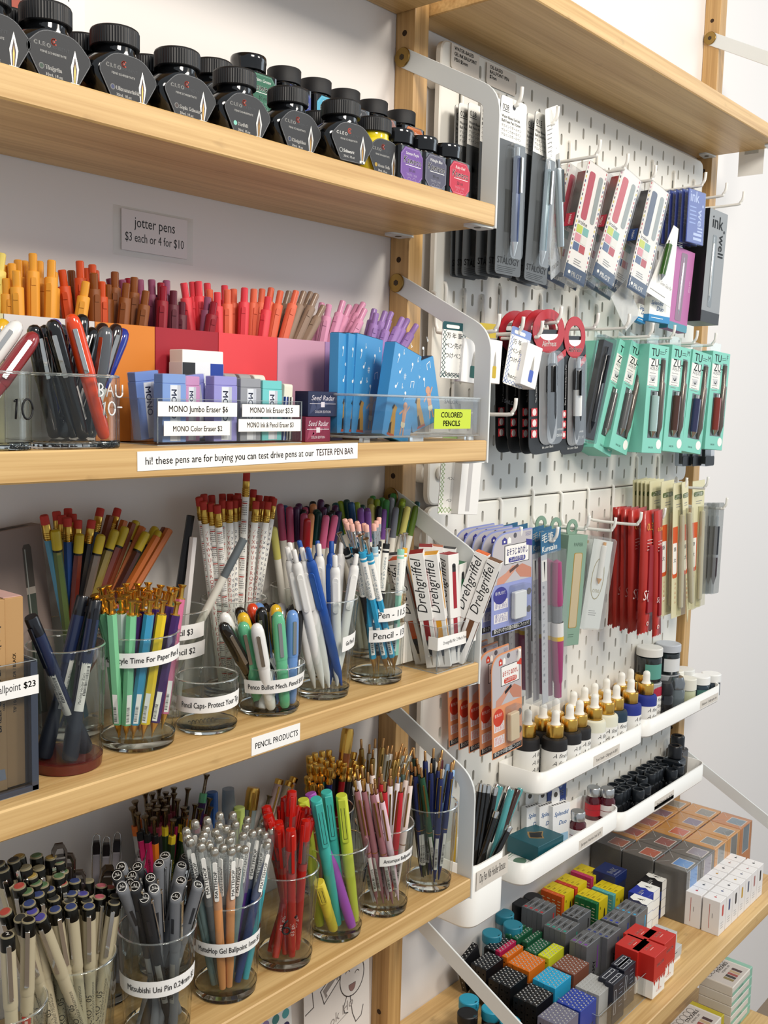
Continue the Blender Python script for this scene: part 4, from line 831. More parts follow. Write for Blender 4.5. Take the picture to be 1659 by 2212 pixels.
# --- calendar and alphabet pencils
q = CR(360, 1000, .42194)
ca = [('calendar', 165, 175, -6), ('alphabet', 185, 195, -10), ('calendar', 225, 205, -12), ('calendar', 258, 215, -18), ('calendar', 285, 190, -4), ('alphabet', 320, 195, -8), ('alphabet', 350, 190, -2), ('calendar', 375, 185, 0), ('calendar', 410, 45, -12), ('alphabet', 458, 195, -14), ('alphabet', 445, 135, 8), ('alphabet', 520, 198, -16), ('alphabet', 550, 180, -6),
      ('calendar', 230, 165, 10), ('calendar', 285, 158, 14), ('alphabet', 325, 158, 14), ('calendar', 365, 155, 14), ('alphabet', 475, 165, 4), ('calendar', 515, 170, 8), ('alphabet', 540, 172, 4), ('calendar', 190, 160, 8), ('calendar', 485, 195, -6), ('calendar', 355, 165, 6)]
for key in ('calendar', 'alphabet'):
    fill(cC11, key, [('x', *q(r[1], r[2]), r[3]) for r in ca if r[0] == key], 'white pencil printed with tiny calendars, red eraser' if key == 'calendar' else 'white pencil printed with running letters, red eraser', 'pencil', 'white printed pencils', lean=-.35)
# --- a few pencils behind the low cup
b = B(); b.lathe([(0, 0), (3.8, 0), (3.8, 128)], P('#dcd8cc', .5), 14); f = B(); f.lathe([(3.9, 128), (4.0, 166), (3.8, 167), (0, 167.2)], P('#5f666a', .4), 14)
K['greyend'] = Kind('pencil', [('barrel', b, None), ('dipped_end', f, None)]); LEN['greyend'] = 167.2
q = CR(380, 1200, .16878)
pen('greyend', at(527, 1163, y=-62), (cC10.x-20, cC10.y-2, zC+10), 'white pencil with a grey dipped end slanting across the calendar pencils', 'pencil')
pen('plain', at(412, 1113, y=-18), (cC10.x-8, cC10.y+6, zC+10), 'black pencil with a light end behind the gold plungers', 'pencil', {'A': P('#1c1d20', .35)})
pen('plain', at(418, 1160, y=-24), (cC10.x+2, cC10.y-4, zC+10), 'white pencil standing right beside the black one', 'pencil', {'A': P('#d9d3d0', .4)})
# --- eraser tipped and dipped pencils
q = CR(0, 1000, .33755)
EP = {'pale blue': '#4f8ba6', 'yellow': '#a8872a', 'blue': '#274f8e', 'black': '#17171a', 'dark blue': '#263452', 'green': '#3a5a3a'}
fill(cC9, 'pencil', rowsof(q, [('pale blue', 280, 335, -8), ('yellow', 360, 310, 8), ('yellow', 395, 335, 2), ('blue', 430, 350, -8), ('green', 435, 290, 16), ('green', 465, 325, 8), ('black', 500, 365, -6), ('black', 588, 365, -10), ('dark blue', 645, 290, 10), ('dark blue', 755, 292, 14)]),
    {k: k+' pencil with a brass ferrule and red eraser' for k in EP}, 'pencil', 'eraser tipped pencils', matf=lambda k: {'A': P(EP[k], .35), 'T': P('#1b2a3c', .5)})
DP = {'olive': '#56663a', 'maroon': '#5c1f16', 'pewter': '#6a6058', 'brass': '#8c7a3c', 'chestnut': '#6e2a18', 'dark brown': '#3f1812', 'green': '#4a4a1e'}
fill(cC9, 'dipped', rowsof(q, [('olive', 352, 425, -14), ('maroon', 510, 450, -16), ('pewter', 650, 455, -16), ('brass', 740, 425, -10), ('chestnut', 805, 405, -6), ('dark brown', 940, 440, -8), ('brass', 875, 368, 8), ('olive', 1000, 408, 4), ('green', 1020, 432, 0)]),
    {k: k+' pencil with a yellow dipped end' for k in DP}, 'pencil', 'yellow dipped pencils', matf=lambda k: {'A': P(DP[k], .3, coat=.4), 'D': P('#b79f22', .4), 'T': P('#c9a24c', .4)})
fill(cC9, 'plain', rowsof(q, [('dark', 705, 338, 14), ('orange', 795, 370, 6), ('dark', 848, 385, 6), ('orange', 910, 408, 2), ('orange', 1005, 470, -10), ('orange', 1085, 425, -4), ('dark', 1060, 420, 4)]),
    {'orange': 'orange natural hexagonal pencil leaning right', 'dark': 'rust brown plain hexagonal pencil leaning right'}, 'pencil', 'plain hexagonal pencils', matf=lambda k: {'A': P('#b5622a' if k == 'orange' else '#7a3a1c', .4)})
# --- colour pencils in two cups at the back
q = CR(580, 1060, .20494)
CPD = {'rose': '#b04a6a', 'red': '#8e1219', 'peach': '#d08a58', 'pink': '#c95f85', 'plum': '#4a1f4c', 'dark green': '#15433f', 'black': '#17181d', 'blue': '#2d5a8c', 'indigo': '#2a1d4e', 'yellow': '#c9c26a', 'lime': '#8aa52a', 'green': '#3f8a45', 'violet': '#774a96', 'grey': '#6b6f78', 'olive': '#5f7a2a', 'teal': '#174f55', 'khaki': '#8c8440'}
c12 = [('rose', 120, 135, 6), ('blue', 170, 150, 12), ('rose', 220, 165, 0), ('plum', 290, 165, 10), ('plum', 320, 130, 16), ('black', 365, 195, 8), ('rose', 385, 170, 12), ('peach', 475, 135, 8), ('black', 470, 108, 18), ('plum', 555, 88, 18), ('rose', 375, 235, -10), ('peach', 450, 240, -12), ('red', 410, 290, -24), ('dark green', 510, 195, 0), ('dark green', 530, 215, -4),
       ('pink', 610, 255, -16), ('pink', 705, 255, -16), ('plum', 585, 170, 8), ('black', 620, 140, 16), ('black', 680, 205, 4), ('plum', 710, 150, 14), ('indigo', 745, 210, 0), ('black', 650, 225, -2), ('yellow', 50, 380, -6), ('indigo', 400, 160, 16)]
fill(cC12, 'brushcol', rowsof(q, c12), {k: k+' colour pencil behind the white gel pens' for k in CPD}, 'pencil', 'colour pencils behind the gel pens', lean=-.3, matf=lambda k: {'D': P(CPD[k], .35)})
c13 = [('dark green', 820, 90, 12), ('blue', 870, 118, 6), ('teal', 700, 125, 18), ('lime', 755, 105, 18), ('lime', 930, 118, 4), ('dark green', 985, 145, 2), ('violet', 970, 180, -14), ('violet', 1040, 180, -10), ('violet', 1045, 205, -18), ('khaki', 1075, 75, 16), ('yellow', 1085, 140, 2), ('lime', 1145, 85, 12), ('green', 1100, 50, 20), ('green', 1200, 70, 16), ('black', 1165, 160, -6), ('violet', 1215, 190, -4), ('green', 1245, 90, 4), ('grey', 1300, 70, 8),
       ('green', 1320, 25, 20), ('black', 1305, 70, 16), ('lime', 1420, 80, 6), ('grey', 1345, 170, -12), ('lime', 1415, 110, 0), ('olive', 1420, 155, -8), ('yellow', 1470, 165, -16), ('green', 1510, 108, 4), ('olive', 1560, 155, -12), ('teal', 1575, 112, 2), ('green', 1470, 115, 8)]
fill(cC13, 'brushcol', rowsof(q, c13), {k: k+' colour pencil in the back cup beside the wall post' for k in CPD}, 'pencil', 'colour pencils beside the post', lean=-.3, matf=lambda k: {'D': P(CPD[k], .35)})
# --- narrow white pencil boxes in a clear box
def clearbox(name, label, x0, x1, y0, y1, z, h, th=2.2, mat=None, cat='acrylic box', lip=None, r=0):
    mat = mat or ACRY; b = B(); w, d = x1-x0, y1-y0
    for (a0, a1, c0, c1) in ((0, w, 0, th), (0, w, d-th, d), (0, th, th, d-th), (w-th, w, th, d-th)): b.box(a0, a1, c0, c1, th, h, mat)
    t = thing(name, label, cat, (x0, y0, z+.05)); part('walls', b, t); b = B(); b.box(0, w, 0, d, 0, th, mat); part('bottom', b, t)
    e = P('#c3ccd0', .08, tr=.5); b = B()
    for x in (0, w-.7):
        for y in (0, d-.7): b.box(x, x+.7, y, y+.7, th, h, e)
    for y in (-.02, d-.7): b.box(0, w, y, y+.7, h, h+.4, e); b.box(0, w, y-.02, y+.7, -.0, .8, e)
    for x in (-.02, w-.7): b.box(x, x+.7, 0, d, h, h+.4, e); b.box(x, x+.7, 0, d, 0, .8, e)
    part('bright_edges', b, t); return t
t = clearbox('acrylic_box', 'clear acrylic box of narrow white pencil boxes', -131, -61, -121, -58, zC, 51)
b = B(); b.box(6, 71, -.9, -.1, 26, 40, PAPER); b.box(-.9, -.1, -.9, 12, 26, 40, PAPER); b.txt('Drehgriffel Nr. 2 Mech Pencil', 5.2, (9, -.95, 31), (1, 0, .03), (0, 0, 1), INKC, .05, fit=46); b.txt('$9.50', 5, (56, -.95, 32.4), (1, 0, 0), (0, 0, 1), INKC, .05, fit=12, bold=.25); b.box(0, 6, -.9, -.1, 26, 40, PAPER); part('paper_label', b, t)
W2 = P('#eceae6', .5)
a = B(); a.box(-7.2, 7.2, -7.2, 7.2, 0, 62, W2, c=.3)
for s_, (o, ux) in enumerate((((-7.25, -7.26, 0), (1, 0, 0)), ((7.26, -7.25, 0), (0, 1, 0)))):
    O = Vector(o); U = Vector(ux); Z = Vector((0, 0, 1))
    a.quad(O+U*4.2+Z*34, U*6, Z*28, 'D', lift=.02); a.flat([(4.2, 34), (10.2, 34), (8.4, 14), (6.0, 14)], O, U, Z, P('#272b36', .5), .02); a.flat([(6.0, 14), (8.4, 14), (7.5, 3), (6.9, 3)], O, U, Z, SILV, .02)
sl = B(); sl.box(-7.9, 7.9, -7.9, 7.9, 58, 138, W2, c=.3); sl.txt('Drehgriffel', 15, (3.2, -7.95, 66), (0, 0, 1), (-1, 0, 0), INKC, .06, fit=66, slant=.3); sl.quad((7.95, -2.6, 70), (0, 5.2, 0), (0, 0, 54), 'D', lift=.04); sl.disc((7.95, 0, 124), (0, 1, 0), (0, 0, 1), 2.6, P('#2a2b2e', .5), .05); sl.quad((7.95, -2.6, 116), (0, 5.2, 0), (0, 0, 8), P('#2a2b2e', .5), lift=.05)
tp_ = B(); tp_.box(-7.4, 7.4, -7.4, 7.4, 138, 138.6, 'D')
K['twist'] = Kind('pencil_box', [('carton', a, None), ('sleeve', sl, None), ('coloured_top', tp_, None)]); LEN['twist'] = 138.6
q = CR(840, 1140, .15374)
for X, Y, dy, fx, fy, tw, col, lb in ((385, 330, -30, -112, -102, -6, '#8e1b22', 'white pencil box with a dark red pencil, leftmost upright one'), (590, 350, -40, -100, -110, -10, '#d99a22', 'white pencil box with a yellow pencil in its window'), (840, 355, -42, -84, -108, -48, '#9e2430', 'white pencil box turned to show its long red pencil'), (960, 480, -46, -72, -100, -30, '#2d6a45', 'white pencil box with a green pencil low behind the label'),
    (1325, 345, -40, -80, -92, -12, '#d8652a', 'white pencil box with an orange top leaning right over the bracket'), (1500, 450, -44, -76, -110, -12, '#6b4322', 'grey white pencil box with a brown pencil leaning far right'), (520, 245, -20, -104, -80, 0, '#8e1b22', 'white pencil box with a red top in the back of the clear box'), (670, 245, -16, -96, -72, 0, '#b76a4a', 'white pencil box with a salmon top, middle of the back row'), (850, 275, -24, -78, -82, -5, '#2a2b2e', 'white pencil box with a dark window top, back row rightmost')):
    pen('twist', at(*q(X, Y), y=-86+dy*.8+16) if X < 1200 else at(*q(X, Y), x=-64 if X < 1400 else -62), (fx, fy, zC+3), lb, 'pencil box', {'D': P(col, .45)}, 'narrow white pencil boxes', twist=tw)
for i, (X, Y, col, lb) in enumerate(((110, 420, '#c4511f', 'white pencil box with an orange stripe leaning left behind the mint pen'), (60, 360, '#22242c', 'white pencil box leaning left, furthest back beside the cup'))):
    pen('twist', at(*q(X, Y), y=-66+i*14), (-108, -84+i*16, zC+3), lb, 'pencil box', {'D': P(col, .45)}, 'narrow white pencil boxes', twist=-20)
b = B(); b.box(0, 30, 0, 1, 0, 46, WHITE); b.barcode((10, -.05, 6), (0, 0, 1), (-1, 0, 0), 30, 6, INKC); b.lines((4, -.05, 40), (1, 0, 0), (0, 0, 1), 5, 20, 3, GREYT)
solo('barcode_card', b, 'white card with a barcode behind the blue and black pens', 'card', (-148, -66, zC+.2), RZ(-30) @ Matrix.Rotation(-.2, 3, 'Y'))
# --- kraft boxes in a tinted acrylic stand at the left
TINT = CLEAR('#e4e8ec', rough=.03, key='tint'); EDG = P('#49505f', .1, tr=.35)
t = clearbox('acrylic_stand', 'thick tinted acrylic stand holding kraft boxes at the left edge', -668, -600, -107, -38, zC, 99, th=3.5, mat=TINT)
b = B(); b.box(62.5, 68.2, -.2, 69, 0, 98, EDG, c=.5); b.box(0, 68, -.2, 4, 0, 4.5, EDG, c=.5); part('thick_edge', b, t, label='dark thick acrylic edge')
b = B(); b.box(10, 68.4, -.9, -.25, 74, 88, PAPER); b.txt('Wood Ballpoint', 8.4, (17, -.95, 79.5), (1, 0, .0), (0, 0, 1), INKC, .05, fit=37); b.txt('$23', 6.6, (56, -.95, 80), (1, 0, 0), (0, 0, 1), INKC, .05, bold=.3, fit=11.5); part('paper_label', b, t)
KR = P('#b58d5c', .7, bump=.1, bs=400)
def kraft(x0, x1, y0, y1, h, label, txts, grp='kraft boxes'):
    b = B(); b.box(0, x1-x0, 0, y1-y0, 0, h, KR, c=.4); w = x1-x0
    for s_, sz, xx, zz in txts: b.txt(s_, sz, (xx, -.1, zz), (0, 0, 1), (-1, 0, 0), INKC, .06, bold=.1)
    return b, solo('kraft_box', b, label, 'box', (x0, y0, zC+4), group=grp)
b, o = kraft(-634, -621, -100, -46, 142, 'kraft box cut by the left edge in the tinted stand', [('BALLPOINT PEN', 7, 9, 44), ('OAK  BLACK', 2.6, 12, 60)])
x = B(); x.lines((2, -.12, 124), (1, 0, 0), (0, 0, 1), 10, 8, 2, INKC, .8); x.flat([(1, 8), (12, 8), (11, 16), (1, 17)], (0, -.12, 0), (1, 0, 0), (0, 0, 1), P('#8f8f93', .6)); x.flat([(1, 118), (9, 118), (9, 128), (1, 128)], (0, -.1, 0), (1, 0, 0), (0, 0, 1), P('#8f8f93', .6)); part('printed_panel', x, o)
b, o = kraft(-620, -605.5, -98, -44, 142, 'plain kraft box right beside the tinted edge of the stand', [('TIP / 0.5mm   COLOR / BLACK', 3.4, 8, 56)])
x = B(); x.box(0, 14.5, 2, 50, 142, 142.5, P('#c9a39c', .6)); part('pink_lid', x, o, label='pinkish lid')
x = B(); x.box(-.2, 3.2, -16, 16, 0, 32, P('#e3dccb', .6), c=1); solo('pale_card', x, 'small pale card edge poking out right of the kraft boxes', 'card', (-603.5, -66, zC+88))
b = B(); b.prism([(0, 0), (15, 0), (13, 16), (4, 26), (0, 26)], -2, 2, P('#17181a', .5), M=RXY); b.prism([(0, -5), (22, -4), (0, 5)], -2.6, -2.1, P('#2f5f3a', .5), M=RXY); b.prism([(4, -9), (26, -6), (4, -1)], -3.2, -2.7, P('#264a86', .5), M=RXY)
solo('printed_sleeve', b, 'black, green and blue sleeve on top of the kraft boxes at the left edge', 'sleeve', (-640, -80, zC+156))
# --- grey pink gift box leaning at the wall
b = B(); b.box(-86, 0, 0, 15, 0, 184, P('#8f7f78', .6), c=.5); R_ = Matrix.Rotation(-.10, 3, 'Y') @ Matrix.Rotation(-.02, 3, 'X')
b.barcode((-48, 3, 184.1), (1, 0, 0), (0, 1, 0), 38, 7, INKC); b.lines((-40, 12, 184.1), (1, 0, 0), (0, 1, 0), 1, 28, 3, INKC, .8)
O = Vector((0, -.1, 0)); X = Vector((1, 0, 0)); Z = Vector((0, 0, 1))
b.txt('LAPIS JOÃO DA MADEIRA', 7.5, (-47, -.1, 74), (0.02, 0, 1), (-1, 0, .02), P('#c9bdb5', .6), .06, fit=88)
b.flat([(-22.5, 20), (-14, 20), (-12, 126), (-20, 126)], O, X, Z, P('#4e564d', .5), .05); b.flat([(-20.1, 132), (-11.9, 132), (-11.6, 166), (-13, 169), (-18, 169), (-19.6, 166)], O, X, Z, P('#544d47', .5), .05); b.flat([(-20.2, 126), (-11.8, 126), (-11.8, 132), (-20.2, 132)], O, X, Z, P('#b9aea2', .5), .05); b.flat([(-20, 22), (-19, 22), (-17, 165), (-18, 165)], O, X, Z, P('#a9aca4', .5), .07)

solo('gift_box', b, 'dusty pink pencil box leaning on the wall behind the navy pens', 'box', (-510, 3, zC+.3), R_)
# the strip on the shelf edge
b = B(); b.box(0, 60, -.4, 0, 0, 16.5, PAPER); b.txt('PENCIL PRODUCTS', 7.8, (4, -.45, 5.4), (1, 0, 0), (0, 0, 1), INKC, .05, fit=53, bold=.1)
p0 = at(543, 1605, y=YF-.1)
solo('shelf_label', b, 'white paper strip reading pencil products on a shelf edge', 'label', (p0.x, YF-.15, zC-20.5), None)
# ================================================================== second shelf: jotter pens, erasers, blue boxes
zB = SZ['B']
HOLD = [(-700, 8, '#cfc79a', 'pale yellow card pen holder, mostly cut by the left edge'), (8, 205, '#d6d1cf', 'white card pen holder full of yellow orange pens'), (205, 335, '#d8802a', 'orange card pen holder'), (335, 472, '#a01d2c', 'dark red card pen holder'), (472, 600, '#e3444a', 'coral red card pen holder'), (600, 703, '#cf9cb2', 'pink card pen holder'), (703, 806, '#aa86b6', 'lilac card pen holder behind the blue boxes')]
hx_ = []
for u0, u1, h, lb in HOLD:
    x0 = at(max(u0, -90), 700, y=-38).x+.4; x1 = at(u1, 700, y=-38).x-.4; m = P(h, .6); b = B(); w = x1-x0
    b.box(0, w, 0, 1.2, 0, 100, m); b.box(0, w, 55, 56.2, 0, 100, m); b.box(0, 1, 1.2, 55, 0, 100, m); b.box(w-1, w, 1.2, 55, 0, 100, m); b.box(0, w, 0, 56, 0, 1, m)
    solo('pen_holder', b, lb, 'pen holder', (x0, -38, zB+.05), group='card pen holders'); hx_.append((x0, x1))
JC = {'pale yellow': '#ddc766', 'amber': '#e09a30', 'orange red': '#c64a1c', 'brown': '#7e4416', 'mauve': '#8c4a66', 'dark red': '#8c1424', 'burgundy': '#5f2430', 'coral': '#dc3f4a', 'salmon': '#dd6a4c', 'taupe': '#8d7563', 'pink': '#d38fae', 'lilac': '#9a78b6'}
j4 = CR(0, 500, .33755); j5 = CR(500, 560, .33755)
jt = [('pale yellow', 12, 140, 0)] + [('amber', *a) for a in ((25, 215, 8), (75, 205, 0), (115, 182, 12), (105, 250, -14), (155, 188, 14), (210, 140, -4), (252, 190, 8), (330, 183, -10), (550, 320, -20), (40, 300, -6), (345, 260, 4))] + \
     [('orange red', *a) for a in ((395, 245, 4), (510, 188, -2), (555, 235, 10), (590, 212, 6), (650, 320, -8), (610, 250, 14))] + [('brown', *a) for a in ((600, 265, -14), (735, 258, 0), (860, 293, -4), (810, 330, -16), (935, 380, -18), (455, 250, 14), (690, 340, -2))] + \
     [('mauve', *a) for a in ((700, 300, 12), (780, 308, 8), (895, 308, 10), (970, 308, 8), (1065, 313, 0), (1330, 420, -12))] + [('dark red', *a) for a in ((820, 300, 14), (1030, 328, -2), (1045, 350, -16), (1370, 450, -20))] + [('burgundy', 1110, 378, -10), ('burgundy', 1165, 450, -6)] + \
     [('coral', *a) for a in ((1175, 328, 4), (1230, 322, 8), (1270, 318, 2), (1325, 330, 12), (1390, 388, -10), (1437, 345, 8), (1565, 360, -10))] + [('salmon', *a) for a in ((1340, 372, 4), (1455, 372, -8), (1495, 368, 6), (1625, 368, -4))]
jt = [(k, *j4(X, Y), d) for k, X, Y, d in jt]
j2 = [('salmon', 15, 193, 10), ('coral', 85, 183, -8), ('salmon', 145, 193, 0), ('salmon', 197, 190, 8), ('salmon', 255, 184, 4), ('coral', 235, 240, -18), ('salmon', 315, 203, -4), ('taupe', 370, 207, 10), ('salmon', 415, 203, -14), ('taupe', 465, 208, -6), ('taupe', 510, 213, 2), ('taupe', 545, 224, -10), ('taupe', 590, 300, -12),
      ('pink', 580, 280, 6), ('pink', 625, 290, -12), ('pink', 715, 268, -8), ('pink', 757, 296, 4), ('pink', 805, 293, 10), ('pink', 845, 280, 2), ('pink', 855, 320, -16), ('lilac', 915, 320, 6), ('lilac', 927, 345, -8), ('lilac', 985, 335, 8), ('lilac', 1025, 340, 10), ('lilac', 1010, 390, -12), ('lilac', 1095, 375, -4), ('lilac', 1130, 385, 0), ('lilac', 1185, 420, -8)]
jt += [(k, *j5(X, Y), d) for k, X, Y, d in j2]
HOLDOF = {'pale yellow': 0, 'amber': 1, 'orange red': 2, 'brown': 2, 'mauve': 3, 'dark red': 3, 'burgundy': 3, 'coral': 4, 'salmon': 4, 'taupe': 4, 'pink': 5, 'lilac': 6}
made = {}
for key, u, v, dy in jt:
    top = at(u, v, y=-12+dy); x0, x1 = hx_[HOLDOF[key]]
    fx = min(max(top.x*.75+.25*(x0+x1)/2-(8 if dy < -15 else 0), x0+8), x1-8); fy = min(max(-12+dy*.6, -28), 10)
    o = pen('click', top, (fx, fy, zB+6), '', 'pen', {'A': P(JC[key], .55), 'P': P(JC[key], .25)})
    made.setdefault(key, []).append((o, u))
for key, os in made.items():
    us = {o.name: u for o, u in os}
    ranked([o for o, u in os], f'{key} jotter pen in the row of card holders', 'jotter pens', u=lambda o: us[o.name])
# sign taped on the wall
c0, c1, c2 = at(245, 441, y=YW-1), at(417, 470, y=YW-1), at(240, 548, y=YW-1)
b = B(); wd_ = (c1-c0).length; hg = (c0-c2).length
b.box(0, wd_, -.4, 0, 0, hg, CLEAR('#fdfdfc', rough=.12, haze=.05, key='sleeve'))
t = thing('wall_sign', 'clear plastic sleeve on the wall reading jotter pens', 'sign', (c0.x, YW-.6, c2.z)); part('plastic_sleeve', b, t)
b = B(); b.box(wd_*.09, wd_*.92, -.9, -.5, hg*.12, hg*.95, P('#e4dddb', .6)); b.txt('jotter pens', 13.5, (wd_*.5, -.95, hg*.62), (1, 0, 0), (0, 0, 1), INKC, .06, 'c', fit=46); b.txt('$3 each or 4 for $10', 11.5, (wd_*.5, -.95, hg*.32), (1, 0, 0), (0, 0, 1), INKC, .06, 'c', fit=67); part('paper', b, t)
# --- low glass cups with bullet pens
def lowcup(cx, cy, w, h, label):
    t = thing('glass_cup', label, 'glass cup', (cx, cy, zB+.1)); p = rounded([(-w/2, -w/2), (w/2, -w/2), (w/2, w/2), (-w/2, w/2)], w*.32, 8); n = len(p)
    b = B(); b.prism(p, 4, h, GL_T, smooth=True, cap=(0, 0)); b.prism(list(reversed(inset(p, 2))), 6, h, GL_T, smooth=True, cap=(0, 0)); part('glass_wall', b, t)
    b = B(); b.prism(p, 0, 6, GL_B, c=1); part('thick_base', b, t)
    b = B(); b.tube([(x, y, h) for x, y in inset(p, 1)]+[(*inset(p, 1)[0], h)], 1.1, P('#eef3f0', .03, tr=.9), 6, cap=False); part('rim', b, t)
    return t
LW = 72
tB2 = lowcup(-563, -84, LW, 54, 'low square glass cup of bullet pens marked BAL 10'); tB1 = lowcup(-638, -86, LW, 54, 'low square glass cup at the left edge marked 10 in black')
b = B(); wm = P('#e8e8e6', .6)
for s_, x, z in ((arcp(0, 0, 3.4, 90, -90, 6, 2.4)+arcp(0, -4.8, 3.4, 90, -90, 6, 2.4), 0, 46), ([(0, 2.4), (0, -7.4)], 0, 46), ([(0, -7.4), (3, 2.4), (6, -7.4)], 6.5, 46), ([(1.4, -3), (4.6, -3)], 6.5, 46), (arcp(3, -4.4, 3, 170, 370, 8), 14.5, 46), ([(0, 2), (0, -4)], 14.5, 46), ([(6, 2), (6, -4)], 14.5, 46),
                 ([(0, 4), (2, 6), (1, -4)], 3, 29), (arcp(8, 1, 3, 0, 360, 12, 5), 3, 29), ([(13, 2), (17, 2)], 3, 29)):
    b.tube([(8+x+px, -LW/2-.5, z+pz) for px, pz in s_], .65, wm, 5)
part('handwritten_price', b, tB2, label='white handwriting reading BAL 10')
b = B()
for s_ in ([(0, 10), (2, 12), (1, -2)], arcp(10, 5, 4, 0, 360, 14, 7)): b.tube([(14+px, -LW/2-.5, 24+pz) for px, pz in s_], .8, bl, 5)
part('handwritten_price', b, tB1, label='black handwriting reading 10')
q = CR(0, 660, .30462)
cb = Cup(); cb.x, cb.y, cb.z, cb.rb, cb.base = -563, -84, zB, 34, 6
BC = {'black': '#0f0f11', 'orange': '#dc4418', 'grey': '#53575c', 'blue': '#1f2f8c', 'dark brown': '#241516', 'dark grey': '#3a3c40'}
bm = lambda k: {'A': P(BC[k], .14, coat=.6), 'C': CHROME, 'W': P('#d9d8d6', .5), 'K': INKC}
fill(cb, 'bullet', rowsof(q, [('orange', 500, 58, -24, 24, -20), ('black', 365, 100, -22, 12, -10), ('black', 235, 135, -12, -4, 4), ('black', 310, 135, 4), ('blue', 385, 92, 12, 0, 8), ('black', 590, 60, 4, 0, 4), ('black', 665, 155, 6, 0, 0), ('dark brown', 740, 125, 14, 8, 10), ('grey', 755, 148, -14, 20, -6), ('dark brown', 835, 130, 8, 22, 8), ('blue', 885, 165, 18, 24, 14), ('dark grey', 435, 130, 20, 4, 14)]),
     {k: k+' bullet pen in the low glass cup marked BAL' for k in BC}, 'pen', 'bullet pens in the marked cup', matf=bm)
for X, Y, dy, fx, fy, col, lb in ((140, 115, -16, -30, -10, '#e6e5e1', 'white bullet pen leaning right at the left edge'), (255, 195, -22, -20, -24, '#8c2a2e', 'dark red bullet pen in front of the white one'), (40, 98, 6, -14, 6, '#d9a81c', 'yellow bullet pen behind the white one')):
    pen('bullet', at(*q(X, Y), y=-86+dy), (-638+fx, -86+fy, zB+7), lb, 'pen', {'A': P(col, .18, coat=.5), 'C': CHROME, 'W': P('#e9e8e4', .5), 'K': INKC}, 'bullet pens in the left edge cup')
# --- erasers in a clear box
t = clearbox('acrylic_box', 'clear acrylic box of wrapped erasers with four price strips', -486, -322, -99, -24, zB, 38, th=2)
for x0, x1, z0, z1, tx, nm in ((0, 84, 24, 36, 'MONO Jumbo Eraser $6', 7.4), (6, 76, 8, 20, 'MONO Color Eraser $2', 6.6), (90, 160, 24, 35, 'MONO Ink Eraser $3.5', 6.8), (86, 162, 11, 22, 'MONO Ink & Pencil Eraser $3', 6.6)):
    b = B(); b.box(x0, x1, -.6, -.1, z0, z1, PAPER); b.txt(tx, nm, ((x0+x1)/2, -.65, z0+3.6), (1, 0, 0), (0, 0, 1), INKC, .05, 'c', fit=(x1-x0)*.75, bold=.1); part('price_strip', b, t)
def eraser(w, d, h, col, label, base, R=None, word='MONO', stripe=True, topcol=None):
    b = B(); m = P(col, .45); b.box(0, w, 0, d, 0, h-8, m, c=.4); b.box(w*.32, w*.62, -.15, -.02, 1, h-9, P('#e9ebee', .5))
    b.txt(word, w*.32, (w*.37, -.2, h-12), (0, 0, -1), (1, 0, 0), P('#3f5496', .5), .05, fit=h*.55, bold=.3); b.quad((w*.62, -.1, 1), (w*.14, 0, 0), (0, 0, h-10), P('#c9cbd2', .5), lift=.03)
    b.barcode((-.1, d*.7, 8), (0, 0, 1), (0, -1, 0), h*.4, d*.4, P('#2a66a8', .5)) if w > 18 else None
    t = thing('eraser', label, 'eraser', base, R, 'wrapped erasers'); part('printed_sleeve', b, t)
    b = B(); b.box(.2, w-.2, .2, d-.2, h-8, h, P(topcol or col, .5), c=.6); part('eraser_end', b, t); b = B(); b.box(-.3, w+.3, -.35, d+.3, -.05, h+.3, CLEAR('#fafbfd', rough=.05, haze=.03, key='wrap')); part('clear_wrap', b, t)
    return t
zE = zB+2.6
R1 = Matrix.Rotation(-.12, 3, 'Y')
eraser(24, 11, 56, '#6f8fd0', 'pale blue wrapped eraser leaning at the left end of the eraser box', (-482, -72, zE+.8), R1); eraser(24, 12, 56, '#7fa0d8', 'pale blue wrapped eraser with a barcode side', (-478, -95, zE)); eraser(18, 10, 55, '#d193c0', 'pink wrapped eraser right of the pale blue one', (-450, -86, zE)); eraser(20, 10, 55, '#8e92d4', 'lavender wrapped eraser leaning behind its twin', (-436, -80, zE+.8), R1)
eraser(26, 12, 56, '#9c96d6', 'lavender wrapped eraser standing straight in the middle', (-424, -95, zE)); eraser(24, 12, 55, '#9a9ba0', 'grey wrapped eraser beside the turquoise one', (-394, -95, zE)); eraser(24, 12, 54, '#6fd0cc', 'turquoise wrapped eraser in the clear eraser box', (-368, -95, zE))
def sand(x, y, z, w, cols, label):
    b = B(); b.prism(rounded([(0, 0), (10, 0), (10, 52), (0, 52)], [.5, .5, 7, 3], 5), 0, w, P('#dedccb', .6), c=.4, M=Matrix(((0, 0, 1, 0), (1, 0, 0, 0), (0, 1, 0, 0), (0, 0, 0, 1))))
    t = thing('sand_eraser', label, 'eraser', (x, y, z), Matrix.Rotation(.06, 3, 'Y'), 'half grey erasers'); part('rubber', b, t)
    b = B(); b.box(-.3, w+.3, -.3, 10.3, 0, 40, P('#e9ebee', .5)); n = len(cols)
    for i, c in enumerate(cols): b.quad((w*i/n, -.35, 0), (w/n, 0, 0), (0, 0, 40), P(c, .5), lift=.03); b.quad((-.35, 10*(1-(i+1)/n), 0), (0, -10/n*.9, 0), (0, 0, 40), P(c, .5), lift=-.03)
    part('paper_sleeve', b, t)
